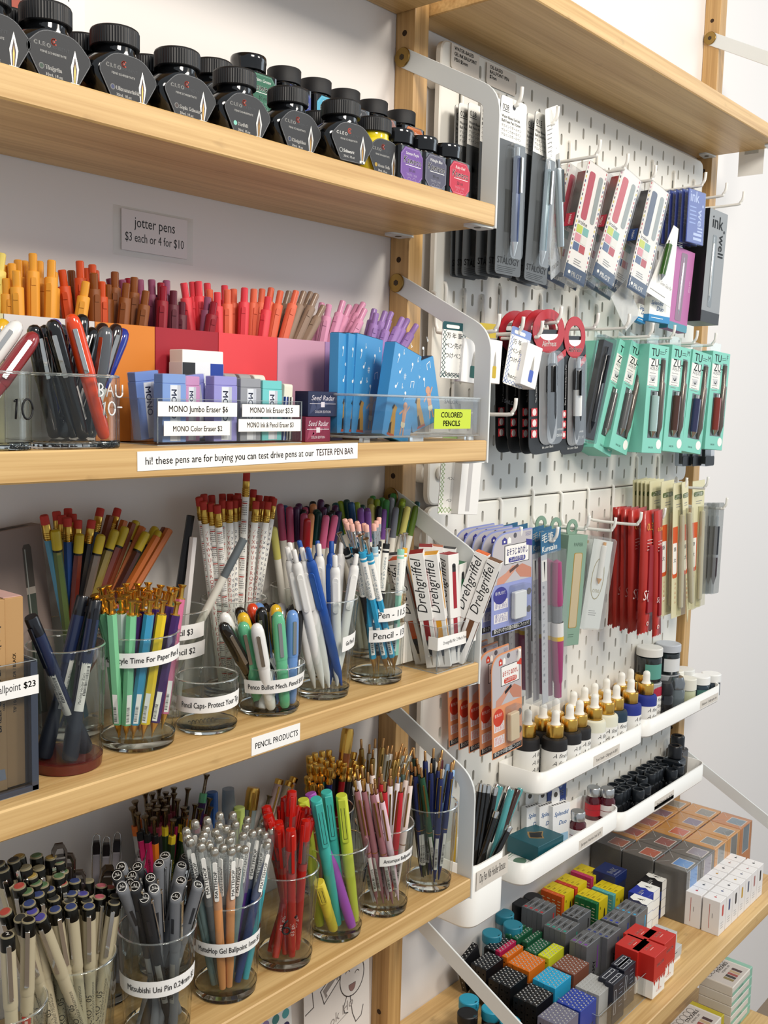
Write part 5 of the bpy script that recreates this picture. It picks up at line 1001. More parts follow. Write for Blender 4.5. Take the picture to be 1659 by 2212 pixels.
for i in range(4): sand(-342+i*5, -93+i*3, zE, 4.6, (('#1f3f9a', '#f0f0f0', '#1f3f9a'), ('#f0f0f0', '#8d8d8d'), ('#1f3f9a', '#f0f0f0', '#1a1a1c'), ('#8d8d8d', '#e9e9e0'))[i], ['striped sand eraser with a blue edge, leftmost of four thin ones', 'thin sand eraser with a white and grey sleeve', 'thin sand eraser with a blue and black sleeve', 'cream ended thin eraser at the right end of the box'][i])
for i in range(3):
    b = B(); b.prism(rounded([(0, 0), (13, 0), (13, 60), (0, 60)], [1, 1, 2, 9], 5), 0, 14, P('#9a9b9c' if i < 2 else '#d9d8cc', .6), c=.6, M=Matrix(((0, 0, 1, 0), (1, 0, 0, 0), (0, 1, 0, 0), (0, 0, 0, 1))))
    solo('block_eraser', b, ['grey block eraser with a slanted top behind the grey wrapped eraser', 'grey block eraser with a slanted top behind the turquoise eraser', 'cream block eraser with a slanted top at the back of the box'][i], 'eraser', (-378+i*18, -56, zE), group='block erasers')
b = B(); b.box(0, 46, 0, 18, 0, 58, WHITE, c=.6); b.box(-.2, 46.2, -.2, 18.2, 4, 47, P('#e9ebee', .5)); b.quad((.0, -.25, 8), (14, 0, 0), (0, 0, 39), P('#26282c', .5), lift=.05); b.quad((31, -.25, 8), (15, 0, 0), (0, 0, 39), P('#1f3f9a', .5), lift=.05)
solo('jumbo_eraser', b, 'big white eraser with a black, white and blue band', 'eraser', (-432, -62, zE+20.5)); b = B(); b.box(0, 46, 0, 18, 0, 20, P('#c9c8c4', .6)); solo('eraser_carton', b, 'grey carton under the big white eraser', 'box', (-432, -62, zE))
# --- small dark eraser cartons beside the clear bin
def radar(x, y, z, w, col, label):
    b = B(); m = P(col, .4); b.box(0, w, 0, 18, 0, 24, m, c=.4); wt = P('#d8d3dc', .5)
    for k in range(4): b.flat([(w*.2*k+2, 2+k*3), (w*.2*k+12, 8+k*2), (w*.2*k+6, 16+k)], (0, -.05, 0), (1, 0, 0), (0, 0, 1), P('#%02x%02x%02x' % tuple(min(255, int(col[i:i+2], 16)+26) for i in (1, 3, 5)), .4), .03)
    b.txt('Seed Radar', 7, (w*.5, -.1, 15.5), (1, 0, 0), (0, 0, 1), wt, .06, 'c', fit=w*.8, slant=.25); b.quad((2, -.1, 12), (w-4, 0, 0), (0, 0, .5), wt, lift=.06); b.quad((w/2-2.5, -.1, 9), (5, 0, 0), (0, 0, 5), wt, lift=.08); b.txt('COLOR EDITION', 3.4, (w*.5, -.1, 3.4), (1, 0, 0), (0, 0, 1), wt, .06, 'c', fit=w*.55)
    return solo('eraser_carton', b, label, 'eraser box', (x, y, z), group='dark eraser cartons')
radar(-310, -92, zB+.1, 34, '#7a2440', 'burgundy eraser carton right of the clear eraser box'); radar(-275, -76, zB+.1, 34, '#2c2446', 'dark blue eraser carton behind the burgundy one'); radar(-303, -88, zB+24.4, 40, '#232a4a', 'dark blue eraser carton lying on the burgundy one'); radar(-333, -70, zB+24.4, 24, '#3a4038', 'dark olive carton just showing behind the eraser box')
# --- clear bin of blue boxes
x0, x1, y0, y1 = -268, -60, -121, -46
t = thing('clear_bin', 'clear plastic bin holding blue boxes, with a yellow note', 'bin', (x0, y0, zB)); w, d, h = x1-x0, y1-y0, 46
p = rounded([(0, 0), (w, 0), (w, d), (0, d)], 9, 5)
b = B(); b.prism(p, 5, h, ACRY, smooth=True, cap=(1, 0)); b.prism(list(reversed(inset(p, 2))), 7, h, ACRY, smooth=True, cap=(0, 0)); part('walls', b, t)
b = B(); E_ = P('#dfe4e4', .06, tr=.7); b.tube([(x, y, h) for x, y in inset(p, .8)]+[(*inset(p, .8)[0], h)], 1.2, E_, 6, cap=False); b.tube([(x, y, 5.5) for x, y in inset(p, 1)]+[(*inset(p, 1)[0], 5.5)], 1.1, E_, 6, cap=False); part('rim', b, t)
for fx in (12, w*.42, w-22):
    for fy in (3, d-9): b = B(); b.box(fx, fx+18 if fx > 50 and fx < 150 else fx+9, fy, fy+6, .1, 5, E_); part('foot', b, t)
b = B(); b.box(118, 183, -.9, -.3, 13, 34, P('#c3d63c', .6)); hm = P('#1b1d1a', .6)
for s_, zz in (('COLORED', 25), ('PENCILS', 16)): b.txt(s_, 8.2, (148, -.95, zz), (1, 0, 0), (0, 0, 1), hm, .05, 'c', bold=.5, fit=44)
part('sticky_note', b, t, label='yellow green note reading colored pencils')
BLU = P('#3f8fc6', .4); BLD = P('#2f7ab4', .45)
def bluebox(base, R, label, h=95, w=54, d=13):
    b = B(); b.box(0, w, 0, d, 0, h, BLU, c=.5); wt = P('#e9f0f2', .5); O, X, Z = Vector((0, -.1, 0)), Vector((1, 0, 0)), Vector((0, 0, 1))
    for px, pz, k in ((10, 84, 0), (18, 88, 1), (38, 82, 0), (16, 68, 2), (26, 66, 3), (12, 52, 2), (24, 54, 1), (32, 50, 0), (40, 58, 4), (47, 88, 1)):
        if k in (0, 2): b.disc(O+X*px+Z*pz, X, Z, 1.7, wt, .04, 8); b.stroke([(px+1.2, pz), (px-1+4*(k == 2), pz-8 if k == 0 else pz+5)], .7, O, X, Z, wt, .05)
        elif k == 1: b.stroke([(px, pz+4), (px, pz-1), (px+2, pz), (px, pz+1.5)], .6, O, X, Z, wt, .04)
        elif k == 3: [b.stroke([(px+i*1.5, pz-3), (px+i*1.5, pz+3)], .5, O, X, Z, wt, .04) for i in (0, 1)]; [b.stroke([(px-1.5, pz+i*2-1), (px+3, pz+i*2)], .5, O, X, Z, wt, .04) for i in (0, 1)]
        else: b.stroke([(px, pz), (px, pz+6), (px+6, pz+8), (px+6, pz+1)], .8, O, X, Z, wt, .04)
    oc = P('#b98d3c', .6); bk = P('#221d1a', .6); sk = P('#cf9b7e', .6)
    b.flat([(10, 4), (22, 4), (21, 16), (19, 26), (21, 32), (16, 34), (13, 28), (12, 18)], O, X, Z, oc, .04); b.flat([(10, 4), (15, 4), (14, 16), (11, 14)], O, X, Z, bk, .06); b.flat([(13, 28), (16, 33), (14, 34.5), (11, 30)], O, X, Z, bk, .06); b.flat([(8, 1.5), (23, 1.5), (22, 4), (9, 4)], O, X, Z, P('#a8432c', .6), .05)
    b.disc(O+X*36+Z*37, X, Z, 4.2, sk, .04, 12); b.flat([(33, 20), (39, 20), (40, 33), (32, 33)], O, X, Z, sk, .05); b.flat([(32, 20), (40, 20), (40, 16), (36, 14), (32, 16)], O, X, Z, P('#d8cdb0', .6), .06)
    for pts in ([(33, 32), (27, 27)], [(39, 32), (44, 38)], [(34, 15), (33, 7)], [(38, 15), (39, 7)]): b.stroke(pts, 2.0, O, X, Z, sk, .05)
    t = thing('pencil_carton', label, 'box', base, R, 'blue pencil cartons'); part('carton', b, t); b = B(); b.box(1, w-1, 1, d-1, h, h+.6, P('#1d2f44', .6)); part('lid_edge', b, t)
def lean(z, y, x=0): return RZ(z) @ Matrix.Rotation(math.radians(y), 3, 'Y') @ Matrix.Rotation(math.radians(x), 3, 'X')
zb = zB+8
bluebox((-222, -112, zb), lean(8, 13), 'blue carton with white notes leaning right at the front of the bin'); bluebox((-158, -100, zb), lean(2, -16), 'blue carton leaning left behind the yellow note', 70)
bluebox((-236, -84, zb), lean(12, 4), 'blue carton standing in the middle of the bin', 100); bluebox((-248, -86, zb), lean(16, 2), 'blue carton, second from the left wall of the bin', 99, 40, 10); bluebox((-262, -88, zb), lean(18, 0), 'blue carton against the left wall of the bin', 98, 36, 10)
# --- the long strip on the shelf edge
a0 = at(297, 1018, y=YF-.5); b = B(); L = at(772, 1002, y=YF-.5).x-a0.x
b.box(0, L, -.4, 0, 0, 15, PAPER); b.txt('hi! these pens are for buying you can test drive pens at our ', 8.6, (7, -.45, 4.6), (1, 0, 0), (0, 0, 1), INKC, .05, fit=L*.735, bold=.08); b.txt('TESTER PEN BAR', 8.6, (L*.775, -.45, 4.6), (1, 0, 0), (0, 0, 1), P('#b56a62', .6), .05, fit=L*.2, bold=.08)
solo('shelf_label', b, 'long white paper strip about test driving pens on a shelf edge', 'label', (a0.x, YF-.15, a0.z), Matrix.Rotation(-.012, 3, 'Y'))
# ================================================================== top shelf: ink bottles
zA = SZ['A']; BG = P('#0b0c0e', .07, coat=.6); CAPM = P('#121214', .42); LBL = P('#2b2c2f', .55); WTX = P('#e8e7e3', .6)
def sellip(hw, hd, z, e, n=40):
    out = []
    for i in range(n):
        a = 2*PI*i/n; c, s_ = math.cos(a), math.sin(a); out.append((hw*abs(c)**(2/e)*(1 if c >= 0 else -1), hd*abs(s_)**(2/e)*(1 if s_ >= 0 else -1), z))
    return out
def loft(b, secs, mat, smooth=True):
    n = len(secs[0]); vs = [p for s_ in secs for p in s_]
    fs = [(k*n+i, k*n+(i+1) % n, (k+1)*n+(i+1) % n, (k+1)*n+i) for k in range(len(secs)-1) for i in range(n)]
    fs.append(tuple(reversed(range(n)))); return b.add(vs, fs, mat, smooth)
def ribcap(r, z0, z1, mat, ribs=56):
    b = B(); vs = []; n = ribs*2
    for z in (z0+.6, z1-2): vs += [((r-(.35 if i % 2 else 0))*math.cos(2*PI*i/n), (r-(.35 if i % 2 else 0))*math.sin(2*PI*i/n), z) for i in range(n)]
    b.add(vs, [(i, (i+1) % n, n+(i+1) % n, n+i) for i in range(n)], mat, False); b.lathe([(r-.2, z1-2), (r-.5, z1-.8), (r-1.6, z1), (0, z1)], mat, 40); b.lathe([(r-3, z0), (r-.6, z0), (r-.1, z0+.7)], mat, 40); return b
CAPB = ribcap(18.4, 43, 57, CAPM).mesh('cap')
def cleo(name, ring, base, label, filled=False, glass=None, rz=0):
    g = glass or BG; t = thing('ink_bottle', label, 'ink bottle', base, RZ(rz), 'round capped ink bottles')
    b = B(); loft(b, [sellip(17, 11, 0, 3.2), sellip(18, 13, 1.5, 3.4), sellip(29.5, 16.6, 20.5, 4), sellip(30, 16.8, 23.5, 4), sellip(27.5, 16.4, 29, 3.4), sellip(22, 15.8, 34.5, 2.8), sellip(17.6, 15.6, 37.5, 2.2), sellip(15.6, 15.6, 39, 2), sellip(15.6, 15.6, 43.5, 2)], g); part('bottle', b, t); part('cap', CAPB, t)
    b = B(); ol = rounded([(-14.5, 1.6), (14.5, 1.6), (25.5, 20), (25, 24), (13, 36), (-13, 36), (-25, 24), (-25.5, 20)], [1, 1, 2, 5, 8, 8, 5, 2], 4)
    M = Matrix.Translation((0, -16.9, 0)) @ Matrix.Rotation(0, 4, 'X') @ RXY
    b.prism(ol, 0, .5, LBL, M=M); O = Vector((0, -17.45, 0)); X = Vector((1, 0, 0)); Z = Vector((0, 0, 1))
    b.stroke(inset(ol, .5), .35, O, X, Z, P('#77797c', .5), .02, close=True); rd = P('#c4452f', .5)
    b.stroke(arcp(-4, 28.5, 2, 50, 310, 10), 1.0, O, X, Z, rd, .04); b.disc(O+X*-4+Z*28.5, X, Z, .7, rd, .04, 8)
    b.txt('C L E O', 3.9, O+X*-20+Z*23.8, X, Z, WTX, .04, bold=.25); b.txt('SKRIBENT', 3.4, O+X*-7+Z*23.8, X, Z, P('#47494c', .6), .04); b.txt('FEINE SCHREIBTINTE', 2.2, O+X*-15+Z*19.6, X, Z, P('#b9b8b4', .6), .04)
    if filled: b.disc(O+X*-14+Z*10.4, X, Z, 1.9, P(ring, .4), .04, 14)
    else: b.stroke(arcp(-14, 10.4, 1.8, 0, 360, 16), .6, O, X, Z, P('#b8bab8', .5), .05); b.disc(O+X*-14+Z*10.4, X, Z, 1.6, P(ring, .4), .04, 14)
    b.txt(name, 3.9, O+X*-11.4+Z*9, X, Z, WTX, .04, bold=.3); b.txt('30ml, 1fl.oz', 2.9, O+X*-11+Z*4.8, X, Z, P('#c9c8c4', .6), .04)
    nb = P('#d9d8d4', .3, .4); b.flat([(10.4, 3.6), (13.6, 3.6), (15.6, 15), (12.4, 27), (9, 15)], O, X, Z, nb, .04); b.flat([(11, 4.6), (13, 4.6), (14, 14), (12.4, 23), (10.6, 14)], O, X, Z, P('#4a3c3c', .4), .06); b.flat([(11.7, 4.6), (12.5, 4.6), (12.9, 13), (12.4, 18), (11.6, 13)], O, X, Z, P('#c79b58', .3, .6), .08)
    for xx in (8.8, 12.9): b.quad(O+X*xx+Z*2.4, X*2.4, Z*2.2, nb, lift=.05)
    part('label', b, t); return t
BX = lambda u, v, y: at(u, v, y=y).x
yf = -93
for nm, u, v, ring, lb, fl in (('Tiefgrün', 98, 14, '#25402f', 'ink bottle labelled Tiefgrün with a dark green ring', 0), ('Ultramarinblau', 248, 62, '#25305c', 'ink bottle labelled Ultramarinblau with a dark blue ring', 0), ('Sepia Schwarz', 383, 112, '#3b2c2a', 'ink bottle labelled Sepia Schwarz with a brown ring', 0), ('Karibik', 507, 158, '#7fc4b4', 'ink bottle labelled Karibik with a turquoise dot', 1),
    ('Königsblau', 622, 196, '#26304e', 'ink bottle labelled Königsblau with a dark ring', 0), ('Schwarz', 737, 228, '#1c1d20', 'ink bottle labelled Schwarz standing forward on the shelf edge', 0), ('Neon Gelb', 806, 262, '#a98a2c', 'yellow ink bottle labelled Neon Gelb', 1)):
    yy = -106 if nm == 'Schwarz' else yf
    cleo(nm, ring, (BX(u, v, yy), yy, zA+.1), lb, fl, P('#d6c21c', .08, coat=.6) if nm == 'Neon Gelb' else None, rz=-6 if nm == 'Schwarz' else 0)
cleo('Azur', '#25305c', (BX(-38, -30, yf), yf, zA+.1), 'ink bottle cut by the left edge, only half its label showing')
for u, v, y, lb in ((15, 28, -58, 'black capped ink bottle half hidden in the second row at the left edge'), (180, 82, -58, 'black capped ink bottle behind, between Tiefgrün and Ultramarinblau'), (318, 128, -58, 'black capped ink bottle behind, between Ultramarinblau and Sepia Schwarz'), (689, 234, -62, 'black capped ink bottle behind, left of Schwarz')):
    cleo('Ink', '#222428', (BX(u, v, y), y, zA+.1), lb)
b = B(); b.box(-40, 0, -22, 22, 0, 20, P('#161617', .5)); xs = BX(458, 128, -46); solo('black_carton', b, 'flat black carton under a bottle of the second row', 'box', (xs+20, -40, zA+.1)); cleo('Ink', '#222428', (xs, -46, zA+20.3), 'black capped ink bottle behind, raised on a flat carton')
KC = P('#101012', .1, coat=.5)
def kaweco(name, col, base, label, matte=False, rz=0):
    t = thing('square_ink_bottle', label, 'ink bottle', base, RZ(rz), 'square ink bottles')
    b = B(); b.prism([(-20, -20), (20, -20), (20, 20), (-20, 20)], 0, 36, KC, c=1.6, rc=4); b.cyl(14.5, 36, 40, KC, 24); part('bottle', b, t)
    b = B(); m = P('#17171a', .6) if matte else KC; b.lathe([(15.5, 38.5), (16.6, 39.5), (16.8, 46), (17.4, 48), (17.4, 51.5), (16.6, 53), (14, 53.6), (0, 53.6)] if not matte else [(15.5, 38.5), (16.6, 39), (16.9, 52.5), (16.2, 53.4), (0, 53.6)], m, 40); part('cap', b, t)
    b = B(); O = Vector((0, -20.15, 0)); X = Vector((1, 0, 0)); Z = Vector((0, 0, 1)); oc = [(-11, 1.5), (11, 1.5), (17.5, 8), (17.5, 27), (11, 34), (-11, 34), (-17.5, 27), (-17.5, 8)]
    b.prism(oc, 0, .3, P(col, .5), M=Matrix.Translation((0, -20.1, 0)) @ RXY); O = Vector((0, -20.42, 0)); lt = P('#%02x%02x%02x' % tuple(int(int(col[i:i+2], 16)*.55+110) for i in (1, 3, 5)), .5); b.stroke(inset(oc, 1.2), .35, O, X, Z, lt, .03, close=True)
    b.txt(name, 4.2, O+Z*27, X, Z, WTX, .04, 'c', slant=.2, fit=20); b.txt('Kaweco', 9.6, O+X*-14+Z*18.6, X, Z, WTX, .04, bold=.35, slant=.12, fit=28); b.quad(O+X*-10+Z*16.8, X*24, Z*.6, WTX, lift=.04); b.txt('50 ml', 4.6, O+Z*11, X, Z, lt, .04, 'c', bold=.15); b.txt('TINTE / INK', 3.2, O+Z*7, X, Z, lt, .04, 'c')
    b.stroke(arcp(-4, 3.2, 2.6, 20, 200, 6)+arcp(4, 3.2, 2.6, -20, 160, 6), .5, O, X, Z, lt, .04); part('label', b, t); return t
for nm, u, v, col, y, lb in (('Summer Purple', 858, 284, '#6b4690', -95, 'square ink bottle with a purple label'), ('Midnight Blue', 910, 302, '#4c4a5c', -97, 'square ink bottle with a slate grey label'), ('Ruby Red', 962, 318, '#b8233c', -99, 'square ink bottle with a red label at the end of the shelf')):
    kaweco(nm, col, (BX(u, v, y), y, zA+.1), lb)
b = B(); b.box(0, 290, 0, 40, 0, 53, P('#151516', .5)); solo('display_riser', b, 'black step lifting the back row of square ink bottles', 'riser', (-352, -36, zA+.1))
for nm, u, v, col, lb, mt in (('Palm Green', 537, 120, '#23634a', 'square ink bottle with a green label in the raised back row', False), ('Royal Blue', 614, 150, '#2a3c86', 'square ink bottle with a blue label in the raised back row', True), ('Paradise Blue', 681, 176, '#4aa5c4', 'square ink bottle with a light blue label in the raised back row', True), ('Pearl', 744, 200, '#3b3c40', 'square ink bottle in the raised back row, label hidden', True), ('Caramel', 805, 222, '#8a6058', 'square ink bottle with a rose brown label in the raised back row', True), ('Sunrise Orange', 866, 244, '#c06424', 'square ink bottle with an orange label, last of the raised back row', True)):
    kaweco(nm, col, (BX(u, v, -14), -14, zA+53.3), lb, mt)
b = B(); x = BX(190, 0, -6); b.box(-46, 0, 0, 24, 0, 215, P('#e9e8e4', .5), c=.5); b.quad((-16, -.1, 104), (.8, 0, 0), (0, 0, 20), INKC); b.disc((-15.6, -.1, 98), (1, 0, 0), (0, 0, 1), .9, P('#a8362c', .5), .02, 8)
solo('tall_carton', b, 'tall white carton behind the ink bottles at the top left', 'box', (x, -2, zA+.1))
b = B(); b.box(-90, 0, 0, 24, 0, 150, P('#a5442f', .5), c=.5); O = Vector((0, -.1, 0)); X = Vector((1, 0, 0)); Z = Vector((0, 0, 1)); b.stroke(arcp(-24, 92, 30, 20, 160, 12), 5, O, X, Z, P('#25304e', .5), .03); b.txt('12ün', 17, (-46, -.1, 98), X, Z, P('#d9a37c', .5), .05, bold=.5)
solo('red_carton', b, 'rust red carton with pale lettering cut by the top left corner', 'box', (BX(45, 10, -2)-.5, -2, zA+.1))
# ================================================================== hooks and hanging goods on the pegboard
HK = P('#eceae4', .35)
def hook(u, v, label, y=-92, drop=42, snap=True):
    """white wire hook: down from its slot, forward, tip turned up; u, v is the tip in the photograph"""
    p = at(u, v, y=y); x = round(p.x/20)*20 if snap else p.x
    if snap: p = at(u, v, x=x)
    if p.y > -50 or p.y < -125: p = at(u, v, y=y); x = p.x
    za = p.z-20; b = B()
    pts = [(0, 5, drop+8), (0, -1.5, drop+6), (0, -3.2, drop), (0, -3.4, 16), (0, -6, 6), (0, -14, 0), (0, p.y+12, 0), (0, p.y+5, 3), (0, p.y+1, 9), (0, p.y, 20)]
    sm = []
    for i in range(len(pts)-1):
        for k in range(3):
            t = k/3; q0, q1 = Vector(pts[max(i-1, 0)]), Vector(pts[i]); q2, q3 = Vector(pts[i+1]), Vector(pts[min(i+2, len(pts)-1)])
            sm.append(tuple(.5*((2*q1)+(q2-q0)*t+(2*q0-5*q1+4*q2-q3)*t*t+(3*q1-q0-3*q2+q3)*t**3)))
    b.tube(sm+[pts[-1]], 2.3, HK, 8)
    solo('pegboard_hook', b, label, 'hook', (x, 0, za), group='pegboard hooks'); return Vector((x, p.y, za))
class Face: pass
def face(tl, tr, bl, y0, th=0):
    t = math.radians(th); X = Vector((math.cos(t), -math.sin(t), 0)); nrm = Vector((-math.sin(t), -math.cos(t), 0)); p0 = at(*tl, y=y0)
    def onp(u, v): d = ray(u, v); return CAM_C+d*((p0-CAM_C).dot(nrm)/d.dot(nrm))
    p1, p2 = onp(*tr), onp(*bl); f = Face(); U = p0-p2; f.h = U.length; U = U/f.h; Xv = p1-p0; f.w = abs(Xv.dot(Vector((X.x, X.y, 0)))); 
    Z = U; Yv = -nrm; Xo = Yv.cross(Z).normalized(); f.R = Matrix((Xo, Yv, Z)).transposed(); f.o = p2; f.Y = Yv; return f
def rep(proto, dys, labels, j=0, sc=None, dz=0):
    """copies of a hanging pack, further back along its hook"""
    for i, (dy, lb) in enumerate(zip(dys, labels)):
        r = proto.copy(); COL.objects.link(r); r['label'] = lb
        m = proto.matrix_world.copy(); m.translation = m.translation+Vector((0, dy, dz*(i+1)))*MM
        if j: a = rnd.uniform(-j, j); m = m @ Matrix.Rotation(a, 4, 'Y')
        r.matrix_world = m
        for ch in proto.children:
            c = ch.copy(); COL.objects.link(c); c.parent = r
            for g in ch.children: d = g.copy(); COL.objects.link(d); d.parent = c
def pack(name, f, label, cat, group, parts):
    t = thing(name, label, cat, f.o, f.R, group)
    for n, b in parts: part(n, b, t)
    return t
O0 = Vector((0, 0, 0)); X1 = Vector((1, 0, 0)); Z1 = Vector((0, 0, 1))
def F(y): return (Vector((0, y, 0)), X1, Z1)
def penmesh(b, x, z0, z1, r, y, body, metal=CHROME, clip=True, tip=True):
    M = Matrix.Translation((x, y, z0)); L = z1-z0
    b.lathe([(0, 0), (r*.2, 0), (r*.95, L*.13)], metal, 12, M); b.lathe([(r*.95, L*.13), (r, L*.3), (r, L*.9), (r*.7, L*.92)], body, 14, M); b.lathe([(r*.55, L*.92), (r*.55, L), (0, L)], metal, 12, M)
    if clip: b.box(x-r*.3, x+r*.3, y-r*1.5, y-r*1.1, z0+L*.58, z0+L*.9, metal)
ORDW = ['second', 'third', 'fourth', 'fifth', 'sixth', 'seventh', 'eighth']
# ---- grey carded pens
def greycard(f, pencol, code, full=True):
    w, h = f.w, f.h; b = B(); G = P('#55585a', .5); b.prism(rect(0, w, 0, h, 5, 4), -.8, 0, G, M=RXY); b.prism(rect(0, w, h*.76, h, [.1, .1, 5, 5], 4), 0, .15, WHITE, M=RXY); o = (Vector((0, -.2, 0)), X1, Z1)
    b.txt(code, 9, (w*.06, -.3, h*.925), X1, Z1, INKC, .05); b.quad((w*.06, -.3, h*.915), (w*.26, 0, 0), (0, 0, .7), INKC, lift=.05); b.txt('Water-Based Gel Ink', 4.6, (w*.04, -.3, h*.88), X1, Z1, INKC, .05, fit=w*.7, bold=.1); b.txt('Ball Point Pen 0.5mm', 4.6, (w*.04, -.3, h*.855), X1, Z1, INKC, .05, fit=w*.74, bold=.1)
    for i in range(3): b.txt('ゲルインクボールペン', 4.2, (w*.04, -.3, h*(.828-i*.025)), X1, Z1, P('#4a4a4a', .6), .05, fit=w*.8)
    b.txt('STÁLOGY', 11, (w*.06, -.15, h*.062), X1, Z1, INKC, .05, fit=w*.86, bold=.2); b.lines((w*.07, -.1, h*.045), X1, Z1, 4, w*.84, 2.1, P('#2c2d2e', .6), .45); b.disc((w*.5, -.25, h*.955), X1, Z1, 3.2, P('#34353a', .6), .06, 12)
    p = B(); penmesh(p, w*.55, h*.11, h*.73, 5.2, 3-8.5, P(pencol, .3, .3)); s_ = B(); s_.prism(rect(w*.28, w*.78, h*.09, h*.745, 8, 4), 0, 10, CLEAR('#f3f4f4', rough=.07, haze=.03, key='blister'), M=RXY)
    return [('card', b), ('pen', p), ('blister', s_)]
h1 = hook(1128, 188, 'pegboard hook through the front grey card of the navy pen', snap=True)
f = face((1083, 203), (1139, 214), (1069, 589), -80); t = pack('carded_pen', f, 'grey card with a navy pen, frontmost on its hook, just right of the bracket', 'carded pen', 'grey carded pens', greycard(f, '#27375c', '028'))
rep(t, [12, 28, 48, 58, 66], ['grey carded pen right behind the navy one', 'grey carded pen, third on the hook behind the navy one', 'grey carded pen seen through the bracket, fourth on its hook', 'grey carded pen seen through the bracket, fifth on its hook', 'grey carded pen nearest the board behind the bracket'], .02)
h2 = hook(1206, 230, 'pegboard hook holding the grey 015 carded pens')
f = face((1157, 238), (1206, 246), (1132, 603), -80, 0); t = pack('carded_pen', f, 'grey 015 carded pen with a steel grey pen, leaning right', 'carded pen', 'grey carded pens', greycard(f, '#6d7f86', '015'))
rep(t, [12, 22], ['grey 015 carded pen behind the steel grey one', 'grey 015 carded pen nearest the board on its hook'], .01)
f = face((1177, 236), (1206, 243), (1190, 606), -92, -18); t = pack('carded_pen', f, 'narrow clear pack with a silver pen, turned edge on in front of the 015 cards', 'carded pen', 'grey carded pens', [('card', B().prism(rect(0, f.w, 0, f.h, 5, 4), -.6, 0, CLEAR('#e9ecec', rough=.1, haze=.25, key='frost'), M=RXY).prism(rect(0, f.w, f.h*.72, f.h, [.1, .1, 5, 5], 4), 0, .2, WHITE, M=RXY).lines((f.w*.1, -.3, f.h*.9), X1, Z1, 7, f.w*.7, 5, GREYT, 1).txt('STÁLOGY', 9, (f.w*.1, -.15, f.h*.05), X1, Z1, GREYT, .05, fit=f.w*.8)), ('pen', (lambda b: (penmesh(b, f.w*.5, f.h*.1, f.h*.7, 5, -6, P('#b9c4c8', .25, .7)), b)[1])(B()))])
# ---- clear packs of printed cards with dashed borders
def dashpack(f, tint, open_='#b3243c'):
    w, h, d = f.w, f.h, 24; b = B(); b.box(0, w, 4, 5, 0, h, P('#ece8e2', .5)); cols = ['#c24a50', '#3a4a7a', '#d9c552', '#2b2b30', '#c98aa0']
    n = 26
    for i in range(n):
        for x in (1.2, w-3.2): b.quad((x, 3.9, h*(i+.2)/n), (2, 0, 0), (0, 0, h/n*.55), P(cols[i % 5], .5), lift=.03)
    b.box(0, w, 3.6, 4, 0, h*.12, P('#2a4464', .5)); b.txt('PILOT', 9, (w*.3, 3.5, h*.035), X1, Z1, WHITE, .05, fit=w*.5, bold=.25); b.disc((w*.2, 3.55, h*.06), X1, Z1, 2.4, WHITE, .05, 10)
    for x0, x1 in ((.18, .46), (.64, .84)): b.prism(rect(w*x0, w*x1, h*.52, h*.93, w*.1, 4), 0, .3, P(tint if x0 < .5 else '#8f9794', .35), M=stand(3.9))
    b.txt('iroine', 8, (w*.12, 3.7, h*.475), X1, Z1, INKC, .05, fit=w*.6); 
    for i, c in enumerate(('#c3cf3c', '#6fb0a8', '#d98a94', '#e4e2d8', '#3f5a88', '#b5303c')): b.quad((w*(.12+.3*(i % 2)), 3.7, h*(.4-.075*(i//2))), (w*.27, 0, 0), (0, 0, h*.065), P(c, .5), lift=.04)
    b.lines((w*.3, 3.7, h*.18), X1, Z1, 3, w*.4, 3, GREYT, .8)
    s_ = B(); s_.box(0, w, 0, d, 0, h, CLEAR('#f5f5f5', rough=.05, haze=.05, key='pack'), c=2)
    p = B(); penmesh(p, w*.72, h*.13, h*.6, 3.6, 12, P(tint, .3), P('#22242a', .4), False); i_ = B(); i_.box(3, w-3, 6, d-3, h*.45, h*.92, CLEAR(tint, rough=.1, haze=.0, key='tintpack')); o_ = B(); o_.box(-.6, -.1, d*.3, d-2, h*.44, h*.55, P(open_, .5)); o_.txt('OPEN', 5, (-.7, d*.3+5, h*.455), (0, 0, 1), (0, 1, 0), WHITE, -.05, fit=13)
    return [('printed_card', b), ('pen', p), ('refill_tray', i_), ('open_tab', o_), ('clear_pack', s_)]
h3, h4, h5 = hook(1297, 302, 'pegboard hook above the first red dashed pack'), hook(1357, 332, 'pegboard hook above the second red dashed pack'), hook(1417, 357, 'pegboard hook above the blue dashed pack')
for tl, tr, bl_, tint, oc, lb in (((1277, 344), (1321, 360), (1222, 596), '#b52c44', '#b3243c', 'clear dashed border pack with a red pen, leftmost of the three in front'), ((1350, 356), (1393, 374), (1284, 593), '#c0323f', '#b3243c', 'clear dashed border pack with a red pen, middle of the three in front'), ((1412, 388), (1452, 407), (1358, 620), '#33415e', '#2b4a86', 'clear dashed border pack with a dark blue pen and blue open tab')):
    f = face(tl, tr, bl_, -88, 10); t = pack('pen_pack', f, lb, 'pen pack', 'dashed border packs', dashpack(f, tint, oc)); rep(t, [30, 56], [lb.split(',')[0].replace(' and blue open tab', '')+', second back behind '+('the leftmost' if tl[0] < 1300 else 'the middle one' if tl[0] < 1400 else 'the blue one'), lb.split(',')[0].replace(' and blue open tab', '')+', nearest the board behind '+('the leftmost' if tl[0] < 1300 else 'the middle one' if tl[0] < 1400 else 'the blue one')])
